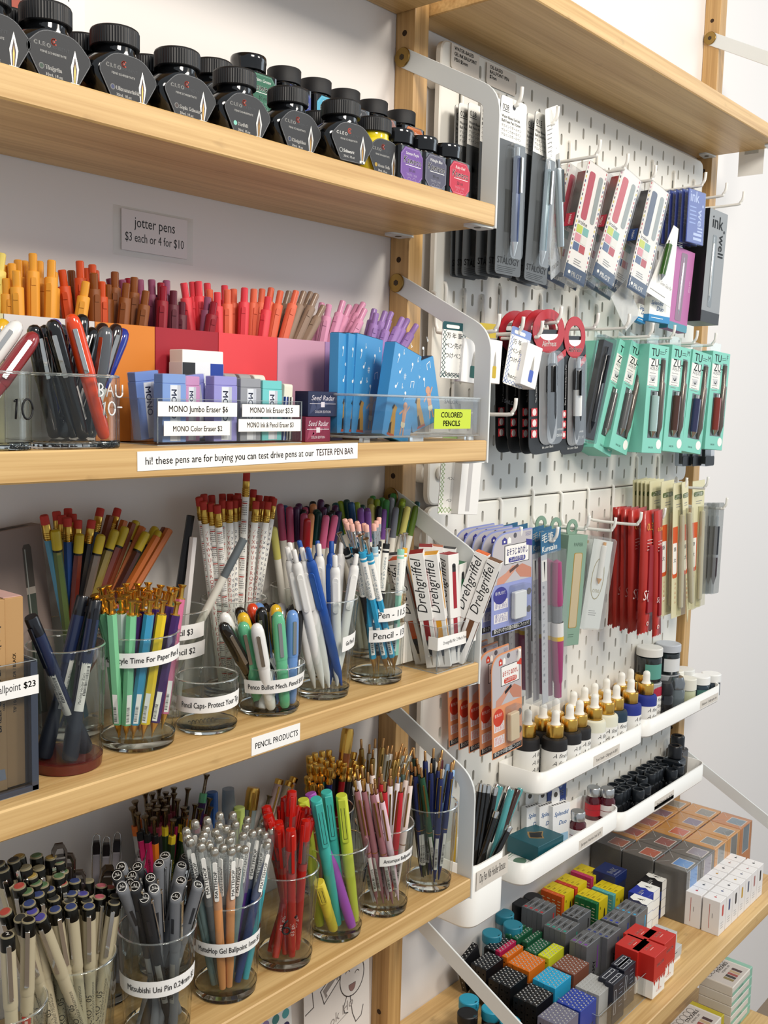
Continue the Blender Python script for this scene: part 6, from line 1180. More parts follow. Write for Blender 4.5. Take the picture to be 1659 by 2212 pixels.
# ---- white tapered sample sleeve, small blue boxes under it
f = face((1434, 470), (1446, 474), (1396, 630), -70, 10); w = 66; b = B(); b.prism([(0, 0), (w, 0), (w*.62, f.h), (w*.42, f.h)], -.8, 0, P('#ecebe6', .5), M=RXY); b.txt('Green Glass Pen', 8, (w*.42, -.1, f.h*.2), X1, Z1, GREYT, .05, fit=w*.45, slant=.3); b.lines((w*.1, -.1, f.h*.07), X1, Z1, 1, w*.8, 3, GREYT, .9)
p = B(); penmesh(p, w*.3, f.h*.22, f.h*.75, 5, -6, P('#3f6a2c', .2, tr=.3), STEEL, False); t = pack('sample_sleeve', f, 'white tapered sleeve with a green pen beside the blue ink packs', 'pen sleeve', None, [('card', b), ('pen', p)])
f = face((1352, 605), (1398, 612), (1320, 642), -62, 10); b = B(); b.box(0, 60, 0, 1, 0, f.h, CLEAR('#f2f2f0', rough=.1, haze=.3, key='frost2')); solo('clear_sleeve', b, 'clear sleeve end hanging under the dashed packs', 'pen sleeve', f.o, f.R)
def duo(f, lb):
    b = B(); w, h = f.w, f.h; b.box(0, w, 0, 10, 0, h, WHITE, c=.4); b.box(-.1, w+.1, -.1, 10.1, -.1, h*.28, P('#2d86bd', .5)); b.txt('Splendid', 9, (w*.06, -.1, h*.7), X1, Z1, P('#3a78b8', .5), .05, fit=w*.85, slant=.25, bold=.2); b.txt('Duo', 10, (w*.32, -.1, h*.46), X1, Z1, P('#3a78b8', .5), .05, slant=.25, bold=.2); b.lines((w*.1, -.15, h*.14), X1, Z1, 1, w*.8, 2, WHITE, 1)
    return solo('ink_carton', b, lb, 'box', f.o, f.R, group='blue and white ink cartons on hooks')
duo(face((1405, 640), (1450, 644), (1401, 692), -56, 10), 'small white and blue carton hanging below the white tapered sleeve'); duo(face((1382, 655), (1400, 657), (1376, 693), -44, 10), 'small white and blue carton further back under the clear sleeve')
# ---- blue ink packs, pink and grey boxes
h6 = hook(1525, 372, 'pegboard hook carrying the stack of blue ink packs'); h7 = hook(1570, 395, 'bare pegboard hook end right of the blue ink packs'); h8 = hook(1607, 414, 'bare pegboard hook end, furthest right at the top')
f = face((1489, 404), (1527, 413), (1482, 522), -80, 4); w, h = f.w, f.h; b = B(); b.box(1, w-1, 1, 2, 1, h-1, P('#3a4f9e', .45)); cr = P('#d6dcea', .5)
b.txt('ink', w*.42, (w*.12, .9, h*.77), X1, Z1, cr, .05, bold=.4); b.disc((w*.86, .9, h*.73), X1, Z1, 2.4, cr, .05, 10); b.txt('well', w*.4, (w*.62, .9, h*.66), (0, 0, -1), X1, cr, .05, fit=h*.42, bold=.5); b.lines((w*.14, .9, h*.66), X1, Z1, 5, w*.4, 6, P('#9fb0d8', .5), 2); b.lines((w*.4, .9, h*.16), X1, Z1, 2, w*.5, 7, cr, 4); s_ = B(); s_.box(0, w, 0, 7, 0, h, CLEAR('#dfe4f2', rough=.04, haze=.03, key='bluepk'), c=1.5)
t = pack('ink_pack', f, 'clear pack with a blue ink well card, front of its stack', 'ink pack', 'blue ink packs', [('card', b), ('clear_pack', s_)]); rep(t, [10, 20, 30, 40, 50], [f'clear pack with a blue card, {ORDW[i]} from the front of its stack' for i in range(5)])
def winbox(f, d, col, side, lb, win, txt=None, grp=None, back=None):
    w, h = f.w, f.h; b = B(); b.box(0, w, 0, d, 0, h, P(col, .5), c=.4); b.quad((-.05, d-.3, .3), (0, -d+.6, 0), (0, 0, h-.6), P(side, .5), lift=.03)
    for x0, x1, z0, z1, c in win: b.prism(rect(w*x0, w*x1, h*z0, h*z1, min(3, w*(x1-x0)*.3), 3), 0, .3, P(c, .3), M=RXY)
    if txt: txt(b, w, h)
    t = thing('pen_box', lb, 'pen box', f.o, f.R, grp); part('carton', b, t); return t
def inktxt(b, w, h):
    k = P('#2a2c2e', .5); b.txt('ink', w*.5, (w*.16, -.1, h*.84), X1, Z1, k, .35, bold=.5); b.disc((w*.86, -.1, h*.83), X1, Z1, 2.6, k, .35, 10); b.txt('well', w*.4, (w*.62, -.1, h*.8), (0, 0, -1), X1, k, .35, fit=h*.26, bold=.6); b.box(0, w, -.3, 0, 0, h*.1, P('#303133', .5)); penmesh(b, w*.36, h*.16, h*.76, 3, 1, P('#b9bcbc', .25, .6), STEEL, False)
f = face((1535, 448), (1573, 463), (1513, 693), -84, 6); winbox(f, 44, '#8d9092', '#141416', 'grey boxed glass pen with black sides and the words ink well', [(.28, .5, .14, .78, '#6b7072')], inktxt)
f = face((1462, 531), (1503, 531), (1442, 708), -62, 8); winbox(f, 16, '#b3699e', '#2b7f92', 'pink and teal boxed pen below the blue ink packs', [(.3, .62, .12, .95, '#7d5f72'), (0, 1, .0, .09, '#2b7f92')], lambda b, w, h: (b.txt('glass pen', 5, (w*.9, -.1, h*.5), (0, 0, 1), (-1, 0, 0), P('#e6c6dc', .5), .1), penmesh(b, w*.46, h*.16, h*.9, 2.6, 1, P('#c9c0c8', .25, .5), STEEL, False)))
# ---- second row of hooks
hk2 = [hook(u, v, lb) for u, v, lb in ((1079, 678, 'pegboard hook end above the yellow boxed dip pen'), (1131, 684, 'pegboard hook end above the blue boxed dip pens'), (1172, 693, 'pegboard hook end in front of the blue boxed dip pen'), (1213, 662, 'pegboard hook end in front of the big red ring card'), (1293, 676, 'pegboard hook end right of the narrow red ring card'), (1360, 678, 'bare pegboard hook end above the dark clear pen pack'), (1411, 697, 'pegboard hook end above the first mint boxes'), (1458, 702, 'pegboard hook end above the second mint box in front'), (1507, 714, 'pegboard hook end above the third mint box in front'), (1547, 719, 'pegboard hook end above the last mint box'), (1115, 860, 'bare pegboard hook end beside the clear bin'))]
# the upright hook shanks that show on the bare parts of the board
for i, (x, z) in enumerate(((20, 266), (60, 262), (100, 258), (240, 262), (320, 262))):
    b = B(); b.tube([(0, 5, 12), (0, -2, 10), (0, -3.3, 4), (0, -3.4, -36)], 2.3, HK, 8); solo('pegboard_hook', b, f'white hook shank on the bare board, {["first", "second", "third", "fourth", "fifth"][i]} from left above the ring cards', 'hook', (x, 0, z), group='pegboard hooks')
# ---- latticed dip pen cards and their white boxes
def lattice(f, col, txts, lb, grp='latticed cards'):
    w, h = f.w, f.h; b = B(); b.prism(rect(0, w, 0, h, 3, 3), -.9, 0, WHITE, M=RXY); m = P(col, .5)
    n = int(h/6)
    for i in range(n):
        z = h*.02+i*(h*.82/n)
        for x0 in (0, w*.8): 
            b.stroke([(x0+1, z), (x0+w*.2-1, z+6)], .7, *F(-.1), m, .02); b.stroke([(x0+1, z+6), (x0+w*.2-1, z)], .7, *F(-.1), m, .02)
    for i in range(int(w/6)): b.stroke([(i*6, h*.02), (i*6+6, h*.09)], .7, *F(-.1), m, .02); b.stroke([(i*6+6, h*.02), (i*6, h*.09)], .7, *F(-.1), m, .02)
    b.prism(rect(0, w, h*.86, h, [.1, .1, 3, 3], 3), 0, .15, m, M=RXY); b.prism(rect(w*.15, w*.7, h*.89, h*.95, 2, 3), .15, .3, WHITE, M=RXY); y = h*.72
    for s_, sz, dz in txts: b.txt(s_, sz, (w*.5, -.15, y), X1, Z1, INKC, .05, 'c', fit=None); y -= dz
    t = thing('dip_pen_card', lb, 'dip pen card', f.o, f.R, grp); part('card', b, t); return t
def penbox(f, d, lb, col, grp='white dip pen boxes', side=None):
    w, h = f.w, f.h; b = B(); b.box(0, w, 0, d, 0, h, P('#eeecea', .5), c=.4); m = P(col, .45); b.prism(rect(w*.42, w*.68, h*.12, h*.4, 1.5, 3), 0, .3, m, M=RXY); b.flat([(w*.46, h*.4), (w*.64, h*.4), (w*.6, h*.62), (w*.55, h*.74), (w*.5, h*.62)], *F(-.1), P('#a8a49c', .4), .1)
    b.txt('hocoro', 7, (-.1, d*.35, h*.32), (0, 0, 1), (0, 1, 0), P(side or '#6a7080', .5), -.05)
    return solo('dip_pen_box', b, lb, 'box', f.o, f.R, group=grp)
HT = [('万 年 筆', 7, 11), ('ペン先の', 7, 11), ('つけペン', 7, 20), ('hocoro', 8, 9), ('細字', 3, 22), ('SAILOR', 6.5, 9)]
lattice(face((957, 693), (1008, 706), (951, 816), -82, 8), '#1f4f54', HT, 'white latticed card with a dark green top seen left of the bracket')
penbox(face((1003, 730), (1046, 734), (995, 824), -90, 8), 10, 'white boxed dip pen with a green stub, behind the bracket', '#1e5a52'); penbox(face((1056, 732), (1086, 736), (1049, 826), -80, 8), 16, 'white boxed dip pen with a yellow stub right of the bracket', '#c2a52a')
b = B(); f = face((1036, 697), (1072, 702), (1035, 728), -70, 8); b.box(0, f.w, 0, 1, 0, f.h, P('#b9a12c', .5)); solo('card_top', b, 'yellow card top behind the bracket bend', 'card', f.o, f.R)
lattice(face((1107, 703), (1150, 708), (1086, 827), -84, 8), '#7d92c6', HT, 'white latticed card with a pale blue top in front of the ring cards')
penbox(face((1141, 739), (1174, 744), (1124, 829), -96, 8), 20, 'white boxed dip pen with a blue stub in front of the ring cards', '#4a64b8', side='#4a64b8')
for i, (tl, tr, bl_, lb) in enumerate((((951, 940), (1003, 950), (947, 1110), 'white latticed card with green hatching under the blue box shelf'),)):
    f = face((957, 940), (1006, 944), (946, 1111), -60, 6); lattice(f, '#8fae6a', [('ペン軸', 5, 26), ('ペン芯', 5, 26), ('ペン先', 5, 60), ('SAILOR', 6.5, 9)], lb)
    f = face((1004, 940), (1046, 944), (989, 1111), -74, 6); b = B(); b.box(0, f.w, 0, 24, 0, f.h, P('#e6e4e0', .5), c=.4); b.quad((f.w*.35, -.1, 4), (f.w*.2, 0, 0), (0, 0, f.h-8), P('#b9b6b4', .5), lift=.05); solo('dip_pen_box', b, 'long white box with a grey window under the blue box shelf', 'box', f.o, f.R, group='white dip pen boxes')
# ---- black cards with a red ring
def ringcard(f, pencol, lb, w=None):
    w, h = f.w, f.h; K_ = P('#121213', .45); b = B(); b.prism(rect(w*.02, w*.98, 0, h*.86, [w*.2, w*.2, w*.3, w*.3], 6), -.9, 0, K_, M=RXY); r = B(); n = 26
    ou = [(w*.5+w*.42*math.cos(a), h*.85+h*.15*math.sin(a)) for a in [2*PI*i/n for i in range(n)]]; inn = [(w*.5+w*.25*math.cos(a), h*.86+h*.075*math.sin(a)) for a in [2*PI*i/n for i in range(n)]]
    for y, q_ in ((-1.4, False), (-.4, True)):
        o = len(r.v); r.v += [(x, y, z) for x, z in ou+inn]
        for i in range(n): j = (i+1) % n; fc = (o+i, o+j, o+n+j, o+n+i); r.f.append(fc if not q_ else tuple(reversed(fc))); r.mi.append(r.slot(P('#b01c26', .45))); r.sm.append(False)
    r.flat([(w*.5+w*.24*math.cos(a), h*.83+h*.045*math.sin(a)) for a in [PI+PI*i/10 for i in range(11)]], *F(-1.4), WHITE, .05); r.txt('AirPress', 10, (w*.5, -1.5, h*.745), X1, Z1, WHITE, .05, 'c', fit=w*.55, bold=.3, slant=.15); r.flat([(w*.7, h*.62), (w*.97, h*.68), (w*.97, h*.73), (w*.7, h*.67)], *F(-.9), P('#b8232c', .5), .08); r.txt('REFILL', 4.5, (w*.83, -1.05, h*.66), X1, Z1, WHITE, .05, 'c', fit=w*.2)
    for i in range(3): r.quad((w*.07, -.95, h*(.27-.075*i)), (w*.15, 0, 0), (0, 0, h*.055), P('#c2383e', .5), lift=.05); r.disc((w*.145, -1, h*(.297-.075*i)), X1, Z1, w*.05, P('#e6d9d6', .5), .06, 10)
    r.txt('The Pressurised Ballpoint Pen', 4.4, (w*.2, -.95, h*.36), (0, 0, 1), (-1, 0, 0), P('#c9c8c6', .5), .05, fit=h*.3); r.txt('CLICK IT & WRITE WHEREVER', 3.4, (w*.8, -.95, h*.15), X1, Z1, WHITE, .05, 'c', fit=w*.24); r.txt('YOU LIKE', 5, (w*.82, -.95, h*.105), X1, Z1, WHITE, .05, 'c', fit=w*.24, bold=.2); r.txt('Ink color: Black', 4.4, (w*.5, -.95, h*.035), X1, Z1, WHITE, .05, 'c', fit=w*.5)
    g = B(); g.prism(rect(w*.26, w*.74, h*.06, h*.72, w*.2, 5), 0, .3, P('#97989a', .5), M=stand(-.95)); g.prism(rect(w*.28, w*.72, h*.065, h*.715, w*.18, 5), 0, 11, CLEAR('#f0f1f1', rough=.05, haze=.02, key='airb'), M=stand(-1.2))
    p = B(); M = Matrix.Translation((w*.5, -7, h*.1)); m = P(pencol, .25, coat=.3); dk = P('#17181a', .25, coat=.4); L = h*.6
    p.lathe([(0, 0), (1, 1), (4.5, L*.16), (6, L*.3)], dk, 14, M); p.lathe([(6, L*.3), (6.2, L*.62), (5.2, L*.66)], m, 14, M); p.lathe([(6.6, L*.62), (6.8, L*.84), (4, L*.88)], dk, 14, M); p.lathe([(3, L*.86), (3, L), (2, L*1.01), (0, L*1.01)], CHROME, 12, M); p.box(w*.5-6, w*.5-3, -16, -13, h*.1+L*.55, h*.1+L*.85, dk)
    return pack('ring_card', f, lb, 'carded pen', 'black ring cards', [('card', b), ('red_ring', r), ('tray', g), ('pen', p)])
f = face((1142, 666), (1225, 668), (1140, 985), -82, 0); f.h *= 1.0; t = ringcard(f, '#17181a', 'black card with a red ring and a black pen, frontmost'); rep(t, [13, 31, 50], ['black card with a red ring, second on its hook', 'black card with a red ring, third on its hook', 'black card with a red ring, nearest the board'])
f = face((1213, 682), (1268, 684), (1208, 984), -82, 0); ringcard(f, '#d9d9d6', 'black card with a narrow red ring and a white pen')
# ---- mint boxes
def mint(f, pencol, lb, mk, lean=False):
    w, h = f.w, f.h; d = 40; M_ = P('#7fc9b6', .5); b = B(); b.box(0, w, 0, d, 0, h, M_, c=.5); dk = P('#233232', .5)
    b.quad((w*.02, -.1, h*.62), (w*.5, 0, 0), (0, 0, h*.25), P('#e9e6e0', .5), lift=.05); b.txt('TU', w*.3, (w*.12, -.1, h*.895), X1, Z1, dk, .06, bold=.5); b.txt('ZU-', w*.3, (w*.12, -.1, h*.8), X1, Z1, dk, .08, bold=.5); b.txt('ADJUST', w*.13, (w*.1, -.1, h*.765), X1, Z1, dk, .08); b.lines((w*.1, -.1, h*.735), X1, Z1, 2, w*.36, 4, GREYT, .9, .08); b.prism(rect(w*.14, w*.4, h*.665, h*.72, 2, 3), 0, .2, P('#c9c9c9', .5), M=stand(-.12)); b.stroke(arcp(w*.27, h*.69, 3, 180, 380, 8), 1.6, *F(-.35), dk, .05); b.lines((w*.1, -.1, h*.65), X1, Z1, 3, w*.36, 4, GREYT, .9, .08)
    b.txt(mk, w*.2, (w*.8, -.1, h*.93), X1, Z1, dk, .06); b.lines((w*.55, -.1, h*.94), X1, Z1, 2, w*.24, 3, dk, .7)
    b.flat([(w*.62, h*.89), (w*.84, h*.89), (w*.84, h*.14), (w*.22, h*.14), (w*.22, h*.58), (w*.62, h*.58)], *F(-.1), P('#3c4644', .25), .05); b.disc((w*.82, -.1, h*.085), X1, Z1, w*.13, WHITE, .08, 16, h*.045); b.txt('SAILOR', 4, (w*.3, -.1, h*.045), X1, Z1, dk, .06)
    for i in range(11): b.quad((-.05, d*.55, h*(.7-.033*i)), (0, -d*.1, 0), (0, 0, h*.012), dk, lift=.05)
    p = B(); penmesh(p, w*.43, h*.15, h*.57, w*.13, -.6, P(pencol, .2, coat=.4), CHROME, False); M2 = Matrix.Translation((w*.73, -.6, h*.15)); p.lathe([(w*.03, 0), (w*.1, h*.1), (w*.1, h*.5), (w*.07, h*.52), (w*.07, h*.72), (0, h*.73)], P('#6a625c', .2, .4), 12, M2)
    tb = B(); tb.box(w*.2, w*.8, d*.3, d*.3+.6, h, h+16, CLR)
    return pack('mint_pen_box', f, lb, 'pen box', 'mint pen boxes', [('carton', b), ('pen', p), ('hang_tab', tb)])
for tl, tr, bl_, col, mk, lb in (((1404, 742), (1446, 752), (1386, 978), '#9fb9b6', 'F', 'mint box with a pale pen, leftmost of the four facing front'), ((1453, 744), (1494, 753), (1431, 974), '#4a2c22', 'M', 'mint box with a brown pen, second of the four facing front'), ((1498, 754), (1539, 764), (1472, 974), '#2c2f52', 'M', 'mint box with a navy pen, third of the four facing front'), ((1541, 757), (1578, 766), (1522, 970), '#7a2a1e', 'F', 'mint box with a dark red pen, last of the four facing front')):
    mint(face(tl, tr, bl_, -84, 6), col, lb, mk)
for tl, bl_, y, lb in (((1365, 734), (1316, 966), -64, 'mint box leaning left behind the front four, first'), ((1340, 731), (1282, 966), -52, 'mint box leaning left behind the front four, second'), ((1290, 735), (1256, 955), -36, 'mint box furthest back beside the ring cards')):
    f = face(tl, (tl[0]+38, tl[1]+8), bl_, y, 6); mint(f, '#5a5a5a', lb, 'F')
f = face((1308, 722), (1335, 729), (1262, 950), -76, 12); b = B(); b.box(0, f.w, 0, 16, 0, f.h, CLEAR('#dfe6ea', rough=.04, haze=.04, key='darkpk'), c=1); p = B(); p.box(3, f.w-3, 3, 13, 4, f.h-6, P('#23262e', .3, coat=.3), c=1); penmesh(p, f.w*.4, 12, f.h*.9, 5, 2, P('#15171c', .2, coat=.5), P('#2a2c30', .2, .8)); pack('pen_pack', f, 'dark pen in a clear box leaning in front of the mint boxes', 'pen pack', None, [('insert', p), ('clear_pack', b)])
for i, (u, y) in enumerate(((1478, -30), (1500, -38), (1527, -50))):
    f = face((u, 900), (u+20, 902), (u-5, 1008), y, 6); b = B(); b.prism(rect(0, f.w, 0, f.h, 4, 4), -14, 0, CLEAR('#d9dde2', rough=.05, haze=.05, key='dkbl'), M=RXY); b.prism(rect(1, f.w-1, 1, f.h*.2, 3, 4), 0, .8, P('#15161a', .4), M=RXY); b.box(f.w*.2, f.w*.8, 3, 10, 4, f.h, P('#1a1c26', .3)); solo('pen_pack', b, ['clear black ended pack under the third mint box, leftmost of three', 'clear black ended pack under the third mint box, middle of three', 'clear black ended pack under the last mint box'][i], 'pen pack', f.o, f.R, group='black ended packs')
# ---- third row
hk3 = [hook(u, v, lb) for u, v, lb in ((1126, 1138, 'pegboard hook end in front of the lavender cards'), (1205, 1138, 'pegboard hook end in front of the blue headed brush pens'), (1273, 1114, 'long pegboard hook above the green boxes'), (1330, 1118, 'long pegboard hook above the clear oval pack'), (1386, 1106, 'long pegboard hook before the red bags'), (1437, 1097, 'pegboard hook end right of the red bags'), (1484, 1032, 'pegboard hook end before the cream sleeves'), (1530, 1030, 'pegboard hook end above the last cream sleeve'), (1571, 1075, 'pegboard hook end holding grey clear packs at the far right'), (1122, 1402, 'pegboard hook end in front of the orange cards'))]
def kneadcard(f, col, edge, dot, title, rub, lb):
    w, h = f.w, f.h; b = B(); b.prism(rect(0, w, 0, h, [1, 1, 2, w*.36], 7), -.9, 0, P(edge, .5), M=RXY); b.prism(rect(1.2, w-.6, h*.5, h*.985, [.1, .1, 2, w*.35], 7), 0, .12, P('#b9b4b6', .5), M=RXY)
    b.prism(rect(w*.3, w*.92, h*.68, h*.87, .5, 2), .12, .25, INKC, M=RXY); b.prism(rect(w*.315, w*.905, h*.686, h*.864, .5, 2), .25, .35, P('#eeebe6', .5), M=RXY); dm = P(dot, .5); b.txt(title, w*.125, (w*.61, -.4, h*.77), X1, Z1, dm, .05, 'c', fit=w*.52, bold=.35); b.prism(rect(w*.4, w*.82, h*.695, h*.745, 3, 3), .35, .5, dm, M=RXY); b.txt('ゴム印の汚れ落', 6, (w*.61, -.55, h*.708), X1, Z1, WHITE, .05, 'c', fit=w*.36)
    b.flat([(w*.24, h*.885), (w*.36, h*.885), (w*.36, h*.93), (w*.3, h*.955), (w*.24, h*.93)], *F(-.15), dm, .05); b.quad((w*.28, -.2, h*.9), (w*.04, 0, 0), (0, 0, h*.02), WHITE, lift=.06); b.flat([(w*.38, h*.885), (w*.46, h*.885), (w*.46, h*.93), (w*.42, h*.95), (w*.38, h*.93)], *F(-.15), WHITE, .05); b.flat([(w*.84, h*.84), (w*.99, h*.82), (w*.99, h*.88), (w*.84, h*.9)], *F(-.4), dm, .05); b.txt('SEED', 7, (w*.82, -.15, h*.93), X1, Z1, P('#77749a', .5), .05, fit=w*.14)
    b.disc((w*.21, -.15, h*.39), X1, Z1, w*.17, dm, .06, 22, h*.085)
    for i, (x0, x1, zz) in enumerate(((.06, .4, .255), (.06, .4, .12))): b.quad((w*x0, -.1, h*zz), (w*(x1-x0), 0, 0), (0, 0, h*.09), P('#e3dfe0', .5), lift=.05); b.txt('練り込んで', 6, (w*.09, -.1, h*(zz+.05)), X1, Z1, dm, .08, fit=w*.26); b.txt('繰り返し使える', 6, (w*.09, -.1, h*(zz+.012)), X1, Z1, dm, .08, fit=w*.28)
    b.txt('軽く押し付けて', 5, (w*.21, -.15, h*.4), X1, Z1, WHITE, .08, 'c', fit=w*.24); b.quad((w*.02, -.1, h*.01), (w*.96, 0, 0), (0, 0, h*.055), P('#17161a', .5), lift=.05); b.txt('柔らかいから印面の細部にフィット！', 6.5, (w*.06, -.1, h*.025), X1, Z1, WHITE, .08, fit=w*.88)
    sk = P('#c98f78', .5); b.flat([(w*.12, h*.5), (w*.3, h*.5), (w*.55, h*.6), (w*.6, h*.655), (w*.5, h*.66), (w*.34, h*.6), (w*.14, h*.56)], *F(-.15), sk, .05); b.flat([(w*.98, h*.5), (w*.7, h*.53), (w*.58, h*.6), (w*.6, h*.64), (w*.75, h*.66), (w*.98, h*.6)], *F(-.15), P('#bd8069', .5), .06); b.flat([(w*.44, h*.59), (w*.66, h*.64), (w*.64, h*.67), (w*.42, h*.62)], *F(-.15), P('#5a4038' if rub != '#e6cfa8' else '#1d1c1e', .5), .09); b.disc((w*.56, -.15, h*.955), X1, Z1, 3.4, P('#55525a', .5), .06, 12)
    for zz in (.36, .18): b.disc((w*.93, -.15, h*zz), X1, Z1, w*.06, P('#4a4038', .6), .06, 12, h*.035)
    g = B(); g.prism(rect(w*.42, w*.82, h*.11, h*.47, 4, 4), 0, 9, CLEAR('#eef0f2', rough=.05, haze=.05, key='kb'), M=stand(-1)); e = B(); e.prism(rect(w*.46, w*.76, h*.13, h*.4, 2, 3), 0, 7, P(rub, .7), c=1, M=stand(-1)); return pack('eraser_card', f, lb, 'eraser card', 'kneaded eraser cards', [('card', b), ('putty', e), ('blister', g)])
f = face((1063, 1156), (1150, 1147), (1061, 1377), -84, 4); t = kneadcard(f, '', '#8f97c9', '#3b3a88', 'おそうじ ねりけし', '#e9e9e6', 'lavender eraser card with a white putty block, front of its row'); rep(t, [16, 30, 44, 58], [f'lavender eraser card, {ORDW[i]} from the front of its row' for i in range(4)])
f = face((1061, 1420), (1126, 1404), (1064, 1643), -86, 4); t = kneadcard(f, '', '#dc9468', '#c8402c', 'おそうじ ねりけし', '#e6cfa8', 'orange eraser card with a cream putty block, front of its row'); rep(t, [19, 36, 52, 68], [f'orange eraser card, {ORDW[i]} from the front of its row' for i in range(4)])
# brush pens in clear bags
f = face((1168, 1150), (1211, 1147), (1172, 1528), -80, 4); w, h = f.w, f.h
def brush(f, lb, tint='#9c3f6e'):
    w, h = f.w, f.h; b = B(); b.box(0, w, 0, .8, h*.87, h, P('#2f6488', .45)); b.txt('毛筆', w*.3, (w*.03, -.1, h*.94), X1, Z1, WHITE, .05, bold=.3); b.txt('Kuretake', w*.24, (w*.05, -.1, h*.885), X1, Z1, WHITE, .05, fit=w*.75, bold=.3); b.box(0, w*.3, .1, .5, h*.02, h*.87, P('#c9cbcf', .5)); b.quad((w*.03, 0, h*.72), (w*.26, 0, 0), (0, 0, h*.12), WHITE, lift=.05); b.flat([(w*.13, h*.83), (w*.2, h*.83), (w*.19, h*.79), (w*.165, h*.73), (w*.14, h*.79)], *F(-.05), INKC, .1)
    for i in range(16): b.txt('完全パッケージ'[i % 7], 4.5, (w*.06, 0, h*(.68-.036*i)), X1, Z1, P('#4a5a6e', .5), .06)
    p = B(); M = Matrix.Translation((w*.66, -4, h*.03)); m = P(tint, .35, coat=.2); L = h*.8; r = w*.19
    p.lathe([(0, 0), (r*.6, 0), (r*.62, L*.1), (r*.75, L*.12), (r, L*.42)], m, 14, M); p.lathe([(r, L*.42), (r, L*.45)], P('#d9b23a', .4), 14, M); p.lathe([(r, L*.45), (r, L*.55)], P('#d8d6d4', .4), 14, M); p.lathe([(r*.8, L*.55), (r*.8, L*.67)], P('#7c7f83', .3), 14, M); p.lathe([(r*.85, L*.67), (r*.95, L*.7), (r*.75, L*.98), (0, L)], m, 14, M)
    s_ = B(); s_.box(0, w, -9, 1, 0, h*.88, CLEAR('#f5f6f7', rough=.09, haze=.07, key='bag')); return pack('brush_pen_bag', f, lb, 'brush pen', 'brush pens in clear bags', [('header_card', b), ('brush_pen', p), ('clear_bag', s_)])
t = brush(f, 'clear bag with a plum brush pen and a blue header, frontmost'); rep(t, [14, 26, 52, 68], [f'clear bag with a plum brush pen, {ORDW[i]} from the front' for i in range(4)])
# green window boxes
f = face((1229, 1156), (1270, 1161), (1208, 1398), -84, 6)
def green(f, lb, win=True):
    w, h = f.w, f.h; G = P('#7d9a86', .5); b = B(); b.box(0, w, 0, 24, 0, h, G, c=.4); 
    if win: b.prism(rect(w*.36, w*.8, h*.16, h*.84, 3, 3), 0, .2, P('#c9a24c', .3, .8), M=RXY); b.prism(rect(w*.39, w*.77, h*.165, h*.835, 3, 3), .2, .3, P('#b9a886', .5), M=RXY); b.txt('PAPIER', 7, (w*.3, -.1, h*.9), X1, Z1, P('#4a6252', .5), .05, fit=w*.62); b.lines((w*.4, -.1, h*.1), X1, Z1, 2, w*.3, 3, P('#4a6252', .5), .6)
    tb = B(); n = 18; ou = [(w*.5+13*math.cos(a), h+8+13*math.sin(a)) for a in [2*PI*i/n for i in range(n)]]; ii = [(w*.5+6*math.cos(a), h+9+6*math.sin(a)) for a in [2*PI*i/n for i in range(n)]]
    for y, q_ in ((11, 0), (12, 1)):
        o = len(tb.v); tb.v += [(x, y, z) for x, z in ou+ii]
        for i in range(n): j = (i+1) % n; fc = (o+i, o+j, o+n+j, o+n+i); tb.f.append(fc if not q_ else tuple(reversed(fc))); tb.mi.append(tb.slot(G)); tb.sm.append(False)
    return pack('window_box', f, lb, 'pen box', 'green window boxes', [('carton', b), ('hang_ring', tb)])
t = green(f, 'sage green box with a gold rimmed window, frontmost'); rep(t, [26, 50], ['sage green box behind the windowed one', 'sage green box nearest the board, only its ring showing'])
# clear oval pack
f = face((1284, 1157), (1326, 1166), (1252, 1358), -86, 8); w, h = f.w, f.h; b = B(); b.box(0, w, 0, 1, 0, h*.97, P('#d9dbd8', .5)); b.stroke([(w*.5+w*.3*math.cos(a), h*.55+h*.22*math.sin(a)) for a in [2*PI*i/20 for i in range(20)]], 1.4, *F(-.1), P('#9c9268', .5), .05, close=True); b.txt('one', 11, (w*.5, -.1, h*.4), X1, Z1, P('#a39a7a', .5), .05, 'c'); b.txt('uni-ball one', 7, (-.1, 12, h*.4), (0, 0, 1), (0, 1, 0), P('#5d6a78', .5), -.05); b.lines((w*.3, -.1, h*.2), X1, Z1, 3, w*.4, 3, GREYT, .8); p = B(); penmesh(p, w*.5, h*.5, h*.95, 4, -3, P('#e4e2de', .4), P('#d99a4a', .4), False); s_ = B(); s_.box(0, w, -8, 18, 0, h, CLEAR('#f4f5f4', rough=.05, haze=.10, key='ovalpk'), c=3)
t = pack('pen_pack', f, 'clear pack with a white pen and an oval outline, frontmost', 'pen pack', 'clear oval packs', [('card', b), ('pen', p), ('clear_pack', s_)]); rep(t, [28], ['clear oval pack behind the front one'])
